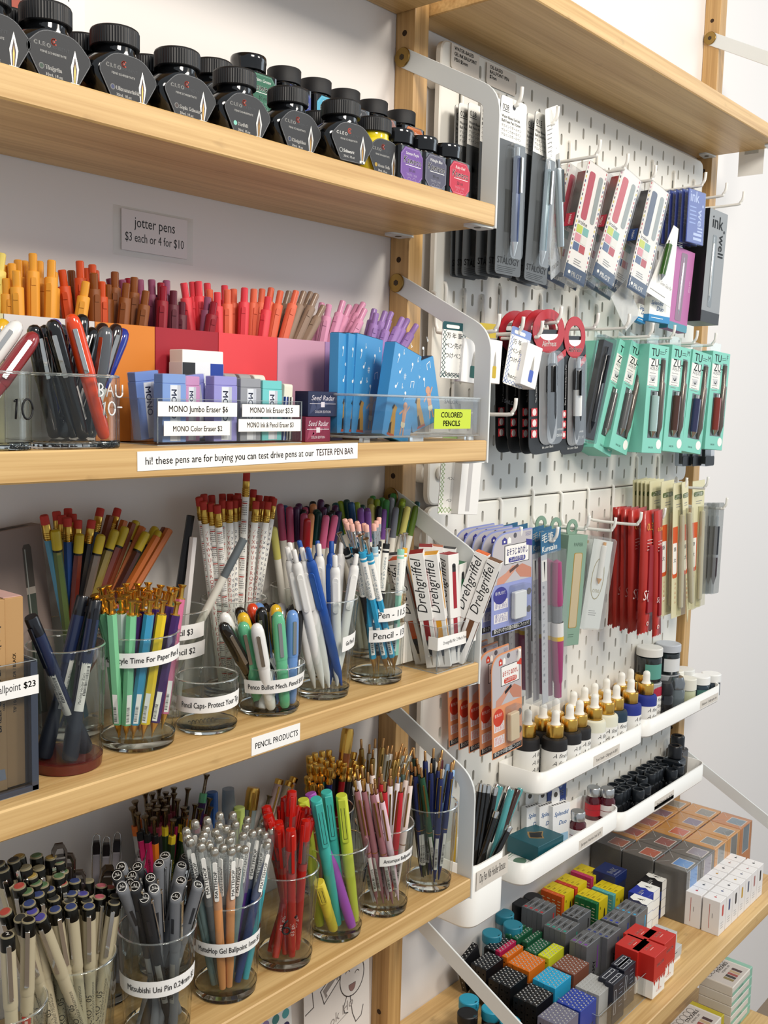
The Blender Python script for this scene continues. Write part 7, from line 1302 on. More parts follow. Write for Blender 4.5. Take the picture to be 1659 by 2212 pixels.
# red foil bags
RB = P('#b8322a', .35, coat=.3); RB2 = P('#8f1620', .3)
def redbag(f, lb, wd=None):
    w, h = wd or f.w, f.h; n = 8; b = B(); vs = []
    for k in range(n+1):
        z = h*k/n; bulge = 5*math.sin(PI*k/n)+.5; wv = (k % 2)*.8
        vs += [(wv, 0, z), (w*.5, -bulge, z), (w-wv, 0, z), (w*.5, bulge, z)]
    fs = [(4*k+i, 4*k+(i+1) % 4, 4*k+4+(i+1) % 4, 4*k+4+i) for k in range(n) for i in range(4)]; b.add(vs, [tuple(x) for x in fs], RB, True)
    for k in range(6): b.flat([(w*k/6, 0), (w*(k+.5)/6, -2.4), (w*(k+1)/6, 0)], *F(0), RB, .05)
    l = B(); y = -6.2; l.txt('0.38', w*.3, (w*.5, -3.6, h*.84), X1, Z1, P('#d9a03a', .5), .3, 'c'); l.txt('Signo', w*.4, (w*.5, y, h*.28), X1, Z1, P('#ead6d2', .5), .1, 'c', fit=w*.85, slant=.2); l.lines((w*.25, -4.8, h*.76), X1, Z1, 4, w*.5, 5, P('#d9b4ae', .5), 1.2); l.disc((w*.5, -2.4, h*.07), X1, Z1, 3.4, P('#e0c4bc', .5), .3, 12); l.disc((w*.5, -2.8, h*.07), X1, Z1, 1.6, RB, .3, 10)
    p = B(); p.box(w*.36, w*.64, -6.4, -3, h*.16, h*.72, RB2, c=1); return pack('foil_bag', f, lb, 'pen bag', 'red foil bags', [('bag', b), ('pen_shape', p), ('print', l)])
RL = ['red foil pen bag, frontmost and turned edge on', 'red foil pen bag, second from the front', 'red foil pen bag, third from the front', 'red foil pen bag, fourth from the front', 'red foil pen bag, fifth from the front', 'red foil pen bag, leftmost and furthest back']
for i, (tl, tr, bl_, y) in enumerate((((1412, 1105), (1432, 1102), (1408, 1376), -92), ((1385, 1105), (1424, 1104), (1375, 1371), -84), ((1357, 1104), (1397, 1103), (1355, 1368), -66), ((1342, 1102), (1380, 1100), (1338, 1362), -52), ((1328, 1100), (1364, 1098), (1322, 1356), -40), ((1324, 1096), (1354, 1095), (1312, 1350), -26))): redbag(face(tl, tr, bl_, y, 4), RL[i])
# cream sleeves
CM = P('#d9d3ae', .5)
def cream(f, lb, taper=False, wide=True):
    w, h = f.w, f.h; b = B(); b.prism([(0, 0), (w, 0), (w, h), (0, h)] if not taper else [(w*.4, -18), (w*.6, 0), (w, h), (0, h)], -1, 0, CM, M=RXY)
    l = B(); l.prism(rect(w*.12, w*.9, h*.88, h*.915, 3, 3), 0, .2, P('#5a6a3c', .5), M=RXY); l.txt('ふで日和', 7, (w*.5, -.25, h*.885), X1, Z1, WHITE, .05, 'c', fit=w*.6); l.prism(rect(w*.02, w*.5, h*.3, h*.68, [4, 4, .5, .5], 3), .05, .2, P('#d4592a', .5), M=RXY); l.prism(rect(w*.04, w*.44, h*.33, h*.56, [4, 4, .5, .5], 3), .2, .35, WHITE, M=RXY); l.txt('筆', 8, (w*.24, -.4, h*.5), X1, Z1, INKC, .05, 'c'); l.txt('太', 8, (w*.24, -.4, h*.42), X1, Z1, INKC, .05, 'c'); l.lines((w*.3, -.2, h*.84), X1, Z1, 2, w*.5, 4, GREYT, 1)
    for i in range(5): l.txt('ふぐるま'[i % 4], 5, (w*.25, -.2, h*(.25-.035*i)), X1, Z1, P('#c9683c', .5), .05)
    p = B(); p.lathe([(0, 0), (4, 3), (4.5, h*.5), (4, h*.7), (0, h*.71)], P('#c9c2ae', .4), 12, Matrix.Translation((w*.72, -4, h*.06))); s_ = B(); s_.box(w*.5, w*.98, -8.5, 0, h*.02, h*.8, CLEAR('#f3f2e8', rough=.08, haze=.1, key='crm')); return pack('cream_sleeve', f, lb, 'pen sleeve', 'cream pen sleeves', [('card', b), ('print', l), ('pen', p), ('clear_front', s_)])
for tl, tr, bl_, y, lb, tp in (((1497, 1040), (1523, 1037), (1487, 1318), -62, 'cream pen sleeve alone on the last cream hook', 0), ((1473, 1043), (1487, 1045), (1479, 1325), -88, 'cream pen sleeve ending in a long point', 1), ((1455, 1045), (1476, 1046), (1450, 1337), -80, 'cream pen sleeve right of the widest one', 0), ((1429, 1041), (1456, 1044), (1424, 1334), -66, 'widest cream pen sleeve just right of the red bags', 0), ((1404, 1040), (1434, 1042), (1400, 1318), -50, 'cream pen sleeve behind the red bags, fourth back', 0)):
    t = cream(face(tl, tr, bl_, y, 6), lb, tp)
rep(t, [8, 15, 22, 29], [f'cream pen sleeve behind the red bags, {ORDW[i+3]} back' for i in range(4)])
# grey clear packs at the far right
for i, (u, y) in enumerate(((1545, -84), (1534, -74), (1524, -66))):
    f = face((u+3, 1087), (u+20, 1088), (u-10, 1284), y, 6); w, h = f.w, f.h; b = B(); b.prism(rect(0, w, 0, h, 3, 3), -9, 0, CLEAR('#d6d9d9', rough=.06, haze=.12, key='gcl'), M=RXY); p = B(); M = Matrix.Translation((w*.5, 4, h*.1)); p.lathe([(1, 0), (5, h*.1), (5, h*.3)], P('#2a1216', .2, coat=.5), 12, M); p.lathe([(5, h*.3), (5, h*.33)], STEEL, 12, M); p.lathe([(5, h*.33), (5, h*.64)], P('#202328', .3), 12, M); p.lathe([(2.4, h*.64), (2.2, h*.75), (0, h*.76)], P('#a9b4bc', .3), 12, M)
    pack('pen_pack', f, ['grey clear pack with a dark pen, frontmost at the far right', 'grey clear pack with a dark pen, second at the far right', 'grey clear pack with a dark pen, nearest the board at the far right'][i], 'pen pack', 'grey clear packs', [('pen', p), ('clear_pack', b)])
# ---- hand written notes and the sticky note
for tl, tr, bl_, l1, lb in (((975, 92), (1034, 145), (980, 150), ['WATER-BASED', 'GEL INK BALLPOINT', 'PEN $5mm'], 'handwritten paper note at the top left corner of the pegboard'), ((1051, 134), (1113, 186), (1058, 185), ['OIL-BASED', 'BALLPOINT PEN', '$7mm'], 'handwritten paper note to the right of the first note')):
    p0 = at(*tl, y=-1.2); x1 = at(*tr, y=-1.2).x; zb_ = at(*bl_, y=-1.2).z; w = x1-p0.x; h = p0.z-zb_; h = min(h, 40); b = B(); b.prism(rect(0, w, 0, h, [6, 1, 1, 1], 4), 0, .5, P('#e0d6c9', .6), M=stand(-.4))
    for i, s_ in enumerate(l1): b.txt(s_, 6, (w*.1, -1, h*(.78-.22*i)), X1, Z1, P('#2a2826', .6), .05, fit=w*.8, bold=.25)
    solo('paper_note', b, lb, 'note', (p0.x, -1, min(p0.z, 559)-h))
b = B(); b.box(-.4, 0, 0, 44, 0, 42, P('#f0eee9', .6)); b.box(-.8, -.4, 10, 34, 36, 50, CLEAR('#f6f6f4', rough=.2, haze=.2, key='tape')); solo('sticky_note', b, 'blank white note taped under the far end of the long top shelf', 'note', (785.5, -96, 534))
# ================================================================== ink trays on the pegboard
def tray(x0, x1, zr, zb, yf, label, text, lu0, lu1, name='pegboard_tray', r=24, tz=None):
    w = x1-x0; d = -yf-1; h = zr-zb; t = thing(name, label, 'tray', (x0, yf, zb)); p = rounded([(0, 0), (w, 0), (w, d), (0, d)], [r, r, 6, 6], 7); n = len(p)
    q_ = inset(p, 2.2); qb = inset(p, 5); b = B(); vs = [(x, y, 4) for x, y in p]+[(x, y, h) for x, y in p]+[(x, y, h) for x, y in q_]+[(x, y, 5) for x, y in q_]
    b.add(vs, [(k*n+i, k*n+(i+1) % n, (k+1)*n+(i+1) % n, (k+1)*n+i) for k in range(3) for i in range(n)], PLASTW, False)
    for i in range(len(b.sm)): b.sm[i] = True if abs((i // n)-1) == 1 else False
    vs = [(x, y, 0) for x, y in qb]+[(x, y, 1.2) for x, y in inset(p, 2)]+[(x, y, 4) for x, y in p]; b.add(vs, [(k*n+i, k*n+(i+1) % n, (k+1)*n+(i+1) % n, (k+1)*n+i) for k in range(2) for i in range(n)]+[tuple(reversed(range(n)))], PLASTW, True)
    b.add([(x, y, 5) for x, y in q_], [tuple(range(n))], PLASTW); part('tray_body', b, t)
    if text:
        l = B(); l.box(lu0, lu1, -.35, -.05, h*.18 if not tz else tz, h*.62 if not tz else tz+h*.3, P('#dcd4c8', .5)); l.txt(text, h*.2, ((lu0+lu1)/2, -.4, (h*.32 if not tz else tz+h*.1)), X1, Z1, INKC, .05, 'c', fit=(lu1-lu0)*.82); part('tape_label', l, t, label='strip of clear tape with small print')
    return t
YT = -72
t1 = tray(178, 500, -377, -411, YT, 'white pegboard tray of gold capped dropper bottles', 'Tom’s Studio - Calligraphy Ink $18', 150, 232)
t2 = tray(502, 815, -376, -408, YT, 'white pegboard tray of ink jars reaching past the wall post', 'Kakimori  Calligraphy Ink', 212, 292)
t3 = tray(146, 430, -498, -532, YT, 'white pegboard tray with the teal box and red ink bottles', 'Jacques Herbin Ink $19', 150, 222)
t4 = tray(431, 762, -512, -546, YT, 'white pegboard tray full of small black ink bottles', '30ml Diamine Ink $8.50', 118, 192)
l = B(); l.box(118, 192, -.35, -.05, 3, 12, P('#dcd4c8', .5)); l.txt('80ml Diamine Ink $15', 6, (155, -.4, 5.4), X1, Z1, INKC, .05, 'c', fit=56); part('tape_label', l, t4)
# ---- dropper bottles
gl_ = P('#f0ede4', .5)
def dropper(col, frosted=False):
    a = B(); m = P(col, .55); a.lathe([(0, 0), (18, 0), (18.6, 1), (18.6, 56), (17.4, 59.6), (13, 61.5)], m, 28); s_ = B(); s_.lathe([(18.7, 5), (18.75, 44)], P('#eeece6', .6), 28, sharp=89)
    for i in range(3): s_.txt('A fine liquid ink', 9, None, None, None, INKC, fn=(lambda x, y, zz=35-i*11: (18.8*math.cos(-PI*.78+x/18.8), 18.8*math.sin(-PI*.78+x/18.8), zz+y)), slant=.35)
    c = B(); c.lathe([(0, 61.5), (12.3, 61.5), (12.5, 62.1), (12.5, 78), (11.8, 79.2), (6.5, 79.6)], GOLD, 28); bu = B(); bu.lathe([(8, 79.4), (7, 81), (5.9, 84), (5.9, 94), (5.2, 97.6), (3, 99.6), (0, 100.2)], gl_, 20)
    return Kind('dropper_bottle', [('bottle', a, None), ('printed_band', s_, 0), ('gold_collar', c, None), ('rubber_bulb', bu, None)])
DB = {'black': dropper('#1c1a1b'), 'cream': dropper('#dcdac6'), 'dark teal': dropper('#1b3346'), 'blue': dropper('#1f2f86'), 'red': dropper('#a61f38'), 'green black': dropper('#20302a')}
q = CR(1100, 1340, .1929); zt = -406
rows_ = [('black', 522, 1040), ('black', 682, 972), ('black', 792, 912), ('cream', 960, 856), ('cream', 1098, 802), ('dark teal', 1205, 742), ('blue', 1365, 697), ('black', 215, 945), ('black', 385, 930), ('black', 528, 865), ('green black', 725, 765), ('green black', 850, 712), ('black', 962, 652), ('black', 1095, 597), ('black', 1265, 530), ('red', 1365, 477)]
DL = ['front row, first from left', 'front row, second from left', 'front row, third from left', 'front row, left of the two cream ones', 'front row, right of the two cream ones', 'front row beside the cream ones', 'front row at the end of its tray', 'leftmost, half behind the orange cards', 'back row, under the brush pen bags', 'back row, third from left', 'back row, fourth from left', 'back row, fifth from left', 'back row, sixth from left', 'back row, taller looking seventh', 'back row, last of the dark ones', 'back row at the right end of its tray']
for (c, X, Y), lb in zip(rows_, DL):
    y = -50 if lb.startswith('front') else -20; p = at(*q(X, Y), y=y); DB[c].copy(f'{c} dropper bottle with a gold collar, {lb}', 'ink bottle', (p.x, y, zt+.2), RZ(rnd.uniform(-20, 20)), 'dropper ink bottles')
zt2 = -403
for c, X, Y, lb in (('blue', 1540, 600, 'blue dropper bottle with a gold collar at the left end of the jar tray'), ('red', 1597, 532, 'red dropper bottle with a gold collar in the jar tray'), ('black', 1500, 432, 'dark dropper bottle with a gold collar at the back of the jar tray')):
    y = {600: -50, 532: -30, 432: -18}[Y]; p = at(*q(X, Y), y=y); DB[c].copy(lb, 'ink bottle', (max(p.x, 523), y, zt2+.2), None, 'dropper ink bottles')
def jar(u, v, r, hb, hl, z, col, lidcol, lb, band_=None, yc=None, lr=1.06, square=False, R=None):
    p = at(u, v, y=yc); k = (p.z-z-hl)/hb; hb *= k; y = yc; t = thing('ink_jar', lb, 'ink jar', (p.x, y, z+.2), R)
    a = B(); a.lathe([(0, 0), (r-1, 0), (r, 1.2), (r, hb-3), (r*.86, hb), (r*.86, hb+1)], P(col, .12, coat=.6), 28); part('jar', a, t)
    c = B(); c.lathe([(r*lr, hb), (r*lr, hb+hl-1.4), (r*lr-1.2, hb+hl), (0, hb+hl)] if not square else [(r*.8, hb), (r*.95, hb+2), (r*1.0, hb+hl*.5), (r*.75, hb+hl), (0, hb+hl)], P(lidcol, .4 if lidcol != '#8f9396' else .2, .8 if lidcol == '#8f9396' else 0), 28); part('lid', c, t)
    if band_: s_ = B(); s_.lathe([(r+.1, hb*.15), (r+.1, hb*.72)], P(band_, .5), 28, sharp=89, a0=-PI*.95, a1=-PI*.05); part('label', s_, t)
    return t
jar(1404, 1397, 21, 40, 14, zt2+66, '#262c2e', '#dcdad4', 'tall dark jar with a wide white lid standing at the back', '#5a9a8c', yc=-24); jar(1444, 1389, 21, 46, 13, zt2+66, '#23282b', '#b9bdc4', 'tall dark jar with a pale grey lid right of the white lidded one', '#d9d9d8', yc=-24)
for x_, lb in ((600, 'jar with a grey lid under the tall white lidded jar'), (674, 'jar with a grey lid under the pale lidded tall jar')): u_, v_ = pix((x_, -24, zt2+65.6)); jar(u_, v_, 22, 52, 13, zt2, '#3a3f44', '#a9abad', lb, yc=-24)
jar(1438, 1474, 14, 26, 22, zt2, '#141416', '#1c1c1f', 'black bottle with a black faceted cap', square=True, yc=-48); jar(1461, 1461, 16, 26, 22, zt2, '#5d666a', '#8f9396', 'grey bottle with a silver domed cap', square=True, yc=-46)
jar(1486, 1464, 15, 22, 20, zt2, '#b9bd9a', '#e3e0d2', 'pale jar with a cream lid beside the silver cap', yc=-48); jar(1513, 1459, 17, 26, 14, zt2, '#20323c', '#efeeea', 'dark jar with a white lid, second from the tray end', '#4a7a72', yc=-48); jar(1537, 1454, 17, 22, 14, zt2, '#1f2c36', '#efeeea', 'dark jar with a tilted white lid at the tray end', yc=-46, R=None)
jar(1478, 1444, 18, 24, 14, zt2+6, '#c9cac4', '#dfded9', 'white lidded jar at the back beside the post', yc=-20); jar(1462, 1448, 12, 24, 10, zt2+2, '#c9c7b8', '#e6e3d8', 'small cream lidded jar behind the silver cap', yc=-24)
# ---- small black bottles
zt4 = -541; a = B(); a.lathe([(0, 0), (11.4, 0), (12, 1), (12, 20), (9, 24), (8.6, 26)], P('#0e1014', .1, coat=.6), 20); c = B(); c.lathe([(9.6, 25), (10.2, 26), (10.2, 43), (9.4, 44), (7.4, 44), (6.8, 39), (0, 39)], P('#1d2126', .28), 22); KB = Kind('small_ink_bottle', [('bottle', a, None), ('cap', c, None)])
q = CR(1300, 1560, .21639); fr_ = [(365, 688), (430, 658), (697, 498), (762, 462)]; md = [(150, 745), (195, 697), (232, 648), (300, 608), (400, 575), (480, 538), (520, 496), (555, 450), (615, 412)]; bk_ = [(-10, 605), (50, 578), (120, 545), (185, 505), (250, 465), (320, 432), (400, 397), (447, 360), (508, 328), (582, 293)]
used = []
for rn, lst, yy in (('front', fr_, -58), ('middle', md, -38), ('back', bk_, -18)):
    obs = []
    for X, Y in lst:
        p = at(*q(X, Y), y=yy); obs.append(KB.copy('', 'ink bottle', (min(max(p.x, 446), 730), yy, zt4+.2), None, 'small black ink bottles'))
    ranked(obs, f'small black ink bottle in the {rn} row of its tray', 'small black ink bottles')
for X, Y, yy, lb, cl in ((735, 228, -44, 'tall square shouldered black bottle standing in front at the tray end', '#20252b'), (812, 193, -24, 'tall brown black bottle at the back of the tray end', '#2a2014')):
    p = at(*q(X, Y), y=yy); t = thing('tall_ink_bottle', lb, 'ink bottle', (min(p.x, 700 if yy < -30 else 738), yy, zt4+.2)); a = B(); a.prism([(-16, -16), (16, -16), (16, 16), (-16, 16)], 0, 50, P(cl, .08, coat=.6, tr=.15), c=3, rc=5); part('bottle', a, t); c = B(); c.lathe([(9, 50), (12.5, 52), (12.5, 71), (11, 73), (7, 73), (6, 67), (0, 67)], P('#15171b', .3), 24); part('cap', c, t)
# ---- the tray with the teal box
zt3 = -527
def topbox(pl, pf, pb, zt_, h, mat, name, label, cat, group=None, deco=None, c=.4):
    """a carton from three corners of its top face in the photograph: left, front and back"""
    L, Fp, Bp = at(*pl, z=zt_), at(*pf, z=zt_), at(*pb, z=zt_); Xv = Bp-L; Yv = Fp-L; w = Xv.length; d = Yv.length; X_ = Xv.normalized(); Yn = (Yv-X_*Yv.dot(X_)).normalized(); R = Matrix((X_, -Yn, Vector((0, 0, 1)))).transposed()
    o = Fp.copy(); o.z = zt_-h; b = B(); b.box(0, w, 0, d, 0, h, mat, c=c)
    if deco: deco(b, w, d, h)
    return solo(name, b, label, cat, o, R, group)
TEAL = P('#14505a', .4)
def tdec(b, w, d, h): b.flat([(w*.25, d*.5), (w*.36, d*.35), (w*.5, d*.22), (w*.6, d*.36), (w*.8, d*.5), (w*.6, d*.64), (w*.5, d*.78), (w*.36, d*.65)], (0, 0, h), X1, (0, 1, 0), P('#b08a4a', .3, .8), .05); b.flat([(w*.3, d*.5), (w*.4, d*.38), (w*.5, d*.28), (w*.59, d*.39), (w*.75, d*.5), (w*.59, d*.61), (w*.5, d*.72), (w*.4, d*.62)], (0, 0, h), X1, (0, 1, 0), P('#0b0b0c', .5), .1); b.txt('Nib Set', 4, (w*.15, d*.85, h), X1, (0, 1, 0), P('#2f7480', .5), .05)
b = B(); b.box(0, 62, 0, 54, 0, 24, TEAL, c=.5); tdec(b, 62, 54, 24); solo('nib_box', b, 'dark teal box with a black star shaped opening lying on its tray', 'box', (194, -64, zt3+14), RZ(-4))
b = B(); b.box(0, 54, 0, 48, 0, 9, P('#e3e3de', .5), c=.4); gr = P('#5d7a68', .5); b.stroke([(10, 4), (44, 4), (50, 14), (50, 34), (44, 44), (10, 44), (4, 34), (4, 14)], 1.6, (0, 0, 9), X1, (0, 1, 0), gr, .05, close=True); b.stroke([(14, 8), (40, 8), (45, 16), (45, 32), (40, 40), (14, 40), (9, 32), (9, 16)], .6, (0, 0, 9), X1, (0, 1, 0), gr, .05, close=True); b.disc((27, 24, 9), X1, (0, 1, 0), 11, gr, .05, 20, 9); b.txt('MONT', 6, (27, 10, 9), X1, (0, 1, 0), gr, .06, 'c'); solo('nib_box', b, 'white box with a green engraved frame under the teal box', 'box', (160, -66, zt3+4.6), RZ(4)); b = B(); b.box(0, 38, 0, 40, 0, 13.6, P('#e3e3de', .5), c=.4); solo('nib_box', b, 'white carton hidden under the right half of the teal box', 'box', (218, -58, zt3+.2))
def scart(x, y, lb):
    b = B(); b.box(0, 36, 0, 12, 0, 66, P('#e9e8e6', .5), c=.4); bl2 = P('#3f7ab8', .5); b.txt('Splendid', 9, (3, -.1, 50), X1, Z1, bl2, .05, fit=28, slant=.25, bold=.3); b.txt('Duo', 9, (12, -.1, 36), X1, Z1, bl2, .05, slant=.25, bold=.3); b.quad((4, -.1, 6), (28, 0, 0), (0, 0, 16), P('#9cc2dc', .5), lift=.04)
    for i in range(6): b.quad((3+i*5, 3, 66.05), (3, 0, 0), (0, 4, 0), INKC)
    t = thing('ink_carton', lb, 'box', (x, y, zt3+.2), RZ(-14) @ Matrix.Rotation(-.05, 3, 'X'), 'white ink cartons in the tray'); part('carton', b, t); tb = B(); n = 14; ol = rounded([(8, 66), (26, 66), (24, 88), (10, 88)], 4, 4); tb.prism(ol, 0, .8, P('#e4e3e0', .5), M=stand(12)); tb.disc((17, 11.1, 78), X1, Z1, 4, P('#4a463f', .6), .05, 14); part('hang_tab', tb, t)
scart(272, -42, 'white carton with a hang tab and blue script, frontmost of three'); scart(256, -29, 'white carton with a hang tab, middle of three'); scart(240, -17, 'white carton with a hang tab, leftmost at the back')
b = B(); b.box(0, 56, 0, 1, 0, 74, P('#24407e', .5)); b.txt('WRITE', 13, (28, -.1, 48), X1, Z1, P('#dfe6f0', .5), .05, 'c', bold=.4); b.txt('FOUNTAIN PEN', 7, (28, -.1, 37), X1, Z1, P('#dfe6f0', .5), .05, 'c', fit=46); b.txt('learn to', 9, (28, -.1, 62), X1, Z1, P('#c9d4e8', .5), .05, 'c', slant=.3); b.txt('love', 8, (38, -.1, 22), X1, Z1, P('#a03a6a', .5), .05, slant=.3); solo('booklet', b, 'blue booklet reading write standing at the back of its tray', 'booklet', (318, -2.6, zt3+.2))
for u, v, yy, lb, bc in ((1250, 1727, -56, 'small red ink bottle with a silver cap, front left of three', '#e6e2e0'), (1283, 1704, -26, 'small red ink bottle with a silver cap and red label at the back', '#b3202c'), (1312, 1717, -44, 'small red ink bottle with a silver cap, rightmost of three', '#e6e2e0')):
    p = at(u, v, y=yy); t = thing('red_ink_bottle', lb, 'ink bottle', (p.x, yy, zt3+.2), None, 'small red ink bottles'); a = B(); a.lathe([(0, 0), (12.4, 0), (13, 1), (13, 32), (9.6, 37), (9.4, 39)], P('#5a0f1c', .08, tr=.3, coat=.6), 24); part('bottle', a, t); c = B(); c.lathe([(10.8, 38), (11, 39), (11, 50), (10, 51.4), (0, 51.4)], P('#c9c9c8', .25, .9), 28); part('cap', c, t); s_ = B(); s_.lathe([(13.1, 7), (13.1, 26)], P(bc, .5), 28, sharp=89); s_.lathe([(13.15, 16), (13.15, 17)], P('#8a2a34', .5), 28, sharp=89); part('label', s_, t)
# ---- deep container of dip pen holders
tc = tray(20, 104, -458, -543, -72, 'deep white pegboard container holding black and teal dip pen holders', 'Dip Pen Nib Holder Brause', 12, 84, 'pegboard_container', 22, tz=52)
cc = Cup(); cc.x, cc.y, cc.z, cc.rb, cc.base = 60, -38, -541, 26, 6
q = CR(980, 1640, .28329)
RD = {'black': '#0e0d0d', 'teal': '#4a979a', 'brown': '#3a211b'}
rd = [('black', 205, 185, -4, -14, -6), ('black', 232, 190, -8, -10, -10), ('black', 265, 195, -12, -4, -12), ('black', 318, 215, -18, 0, -12), ('black', 330, 190, 10, 2, 6), ('teal', 355, 205, -2, 2, 2), ('black', 420, 210, 4, 8, 4), ('teal', 440, 230, -18, 8, -14), ('brown', 490, 230, -12, 14, -6), ('teal', 510, 225, -4, 16, 0), ('black', 190, 200, 8, -16, 6), ('black', 325, 395, -26, -16, -8), ('black', 430, 510, -32, -16, -12)]
fill(cc, 'rod', rowsof(q, rd), {k: k+' glossy dip pen holder in the deep white container' for k in RD}, 'dip pen holder', 'dip pen holders', matf=lambda k: {'A': P(RD[k], .12, coat=.6), 'E': CHROME if k == 'black' else P(RD[k], .12, coat=.6)})
pen('slim', at(985, 1735, y=-30), (34, -30, -535), 'ochre yellow slim pen behind the bracket in the deep container', 'pen', {'A': P('#a8862c', .4)})
# ================================================================== goods on the deep shelf below the pegboard
zR = ZR+.15
TRX0, TRX1, TRY0, TRY1 = -4, 0, 0, 0
_a = at(1449, 2104, z=ZR); _b = at(994, 2109, z=ZR)
t = clearbox('acrylic_tray', 'wide clear acrylic tray of ink cartridge cartons', _b.x-4, _a.x, _a.y, -12, ZR, 38, th=3)
zK = ZR+3.3
def carton(kind):
    b = B()
    if kind == 'dots':
        w, d, h = 42, 8.6, 52; b.box(0, w, 0, d, 0, h, 'A', c=.3); dt = P('#a9a9a6', .35)
        for i in range(6):
            for j in range(2): b.lathe([(1.25, 0), (1.0, .5), (0, .6)], dt, 6, Matrix.Translation((4+i*6.6+j*2.5, 2.4+j*3.8, h)))
        b.txt('Kaweco', 10, (3, -.05, 18), X1, Z1, 'T', .05, fit=34, bold=.3); b.txt('6', 10, (31, -.05, 4), X1, Z1, 'T', .05)
        for i in range(5):
            for j in range(3): b.disc((-.05, d*.5, 8+i*9), (0, -1, 0), Z1, 1.1, 'T', .05, 6)
    elif kind == 'dark':
        w, d, h = 40, 9, 66; b.box(0, w, 0, d, 0, h, 'A', c=.4); b.txt('LAMY', 11, (27, -.05, 8), Z1, (-1, 0, 0), P('#1d1f22', .5), .05, bold=.4); b.quad((31, -.05, 22), (3, 0, 0), (0, 0, 34), 'D', lift=.05); b.disc((5, d*.5, h), X1, (0, 1, 0), 2.3, 'D', .05, 10); b.txt('LAMY', 6, (12, d*.25, h), X1, (0, 1, 0), P('#26282b', .5), .05, bold=.3); b.stroke(arcp(36, 10, 1.5, 0, 360, 8), .4, *F(-.05), P('#2a2c2f', .5), .04)
    elif kind == 'yellow':
        w, d, h = 36, 9.4, 44; b.box(0, w, 0, d, 0, h, 'A', c=.4); y_ = P('#dfc71f', .4); b.box(8, w+.3, -.3, d+.3, 14, h+.3, y_); b.flat([(24, 14), (29, 14), (28, 26), (26.5, 29), (25, 26)], *F(-.35), INKC, .05); b.txt('INK', 5, (12, d*.3, h+.32), X1, (0, 1, 0), P('#3a3216', .5), .05); b.txt('8', 7, (11, -.35, 30), X1, Z1, P('#3a3216', .5), .05); b.lines((-.05, d*.8, 34), (0, -1, 0), Z1, 5, 6, 5, P('#e6dfb0', .5), 1.2)
    elif kind == 'navy':
        w, d, h = 34, 13, 58; b.box(0, w, 0, d, 0, h, 'A', c=.4); wt = P('#d6d8dc', .5); b.stroke([(3, 4), (31, 4), (31, 9), (3, 9)], .7, (0, 0, h), X1, (0, 1, 0), wt, .05, close=True); b.stroke([(22, 4), (22, 9)], .7, (0, 0, h), X1, (0, 1, 0), wt, .05); b.lines((17, -.05, 50), X1, Z1, 6, 12, 6, P('#8f93a0', .5), .8); b.stroke([(4, 14), (9, 14), (9, 48), (4, 48)], .6, *F(-.05), wt, .05, close=True)
    elif kind == 'sailor':
        w, d, h = 46, 32, 15; b.box(0, w, 0, d, 0, h, 'A', c=.4); b.flat([(w*.52, 0), (w, 0), (w, d), (w*.66, d), (w*.55, d*.75), (w*.62, d*.5), (w*.5, d*.25)], (0, 0, h), X1, (0, 1, 0), WHITE, .06); b.quad((w*.5, -.05, .3), (w*.5, 0, 0), (0, 0, h-.6), WHITE, lift=.05); b.quad((w+.05, .3, .3), (0, d-.6, 0), (0, 0, h-.6), WHITE, lift=.05); b.txt('SAILOR', 6, (w*.08, d*.45, h), X1, (0, 1, 0), WHITE, .06, bold=.3, fit=w*.34); b.lines((w*.08, d*.36, h), X1, (0, 1, 0), 1, w*.25, 3, WHITE, 1); b.flat([(w*.7, d*.5), (w*.8, d*.35), (w*.76, d*.7)], (0, 0, h), X1, (0, 1, 0), INKC, .09); b.stroke(arcp(w*.78, d*.36, 4, 0, 360, 10, 1.6), .5, (0, 0, h), X1, (0, 1, 0), INKC, .09)
    elif kind == 'red':
        w, d, h = 38, 34, 62; b.box(0, w, 0, d, 0, h, WHITE, c=.4); b.box(-.3, w+.3, -.3, d+.3, h*.42, h+.3, 'A', c=.3)
        for i in range(5): x0 = w*i/5; b.flat([(x0, h*.42), (x0+w/10, h*(.34 if i % 2 else .3)), (x0+w/5, h*.42)], *F(-.3), 'A', .05)
        b.txt('SAILOR', 7, (w*.5, -.35, h*.72), X1, Z1, P('#eeb9b0', .5), .05, 'c', fit=w*.6, bold=.3); b.txt('SAILOR', 6, (w*.5, d*.5, h+.3), X1, (0, 1, 0), P('#eeb9b0', .5), .05, 'c', fit=w*.5, bold=.3); b.lines((w*.35, d*.38, h+.3), X1, (0, 1, 0), 1, w*.3, 3, P('#eeb9b0', .5), 1); b.flat([(w*.45, 8), (w*.55, 8), (w*.52, 20), (w*.48, 20)], *F(-.05), P('#d9836e', .5), .05); b.stroke(arcp(w*.5, 8, 8, 0, 360, 14, 1.5), .6, *F(-.05), P('#d9836e', .5), .06)
    return b, w, d, h
CK = {}
for k in ('dots', 'dark', 'yellow', 'navy', 'sailor', 'red'): b, w, d, h = carton(k); CK[k] = (Kind('cartridge_carton', [('carton', b, None)]), w, d, h)
for k in CK: CK[k][0].name = 'cartridge_carton'
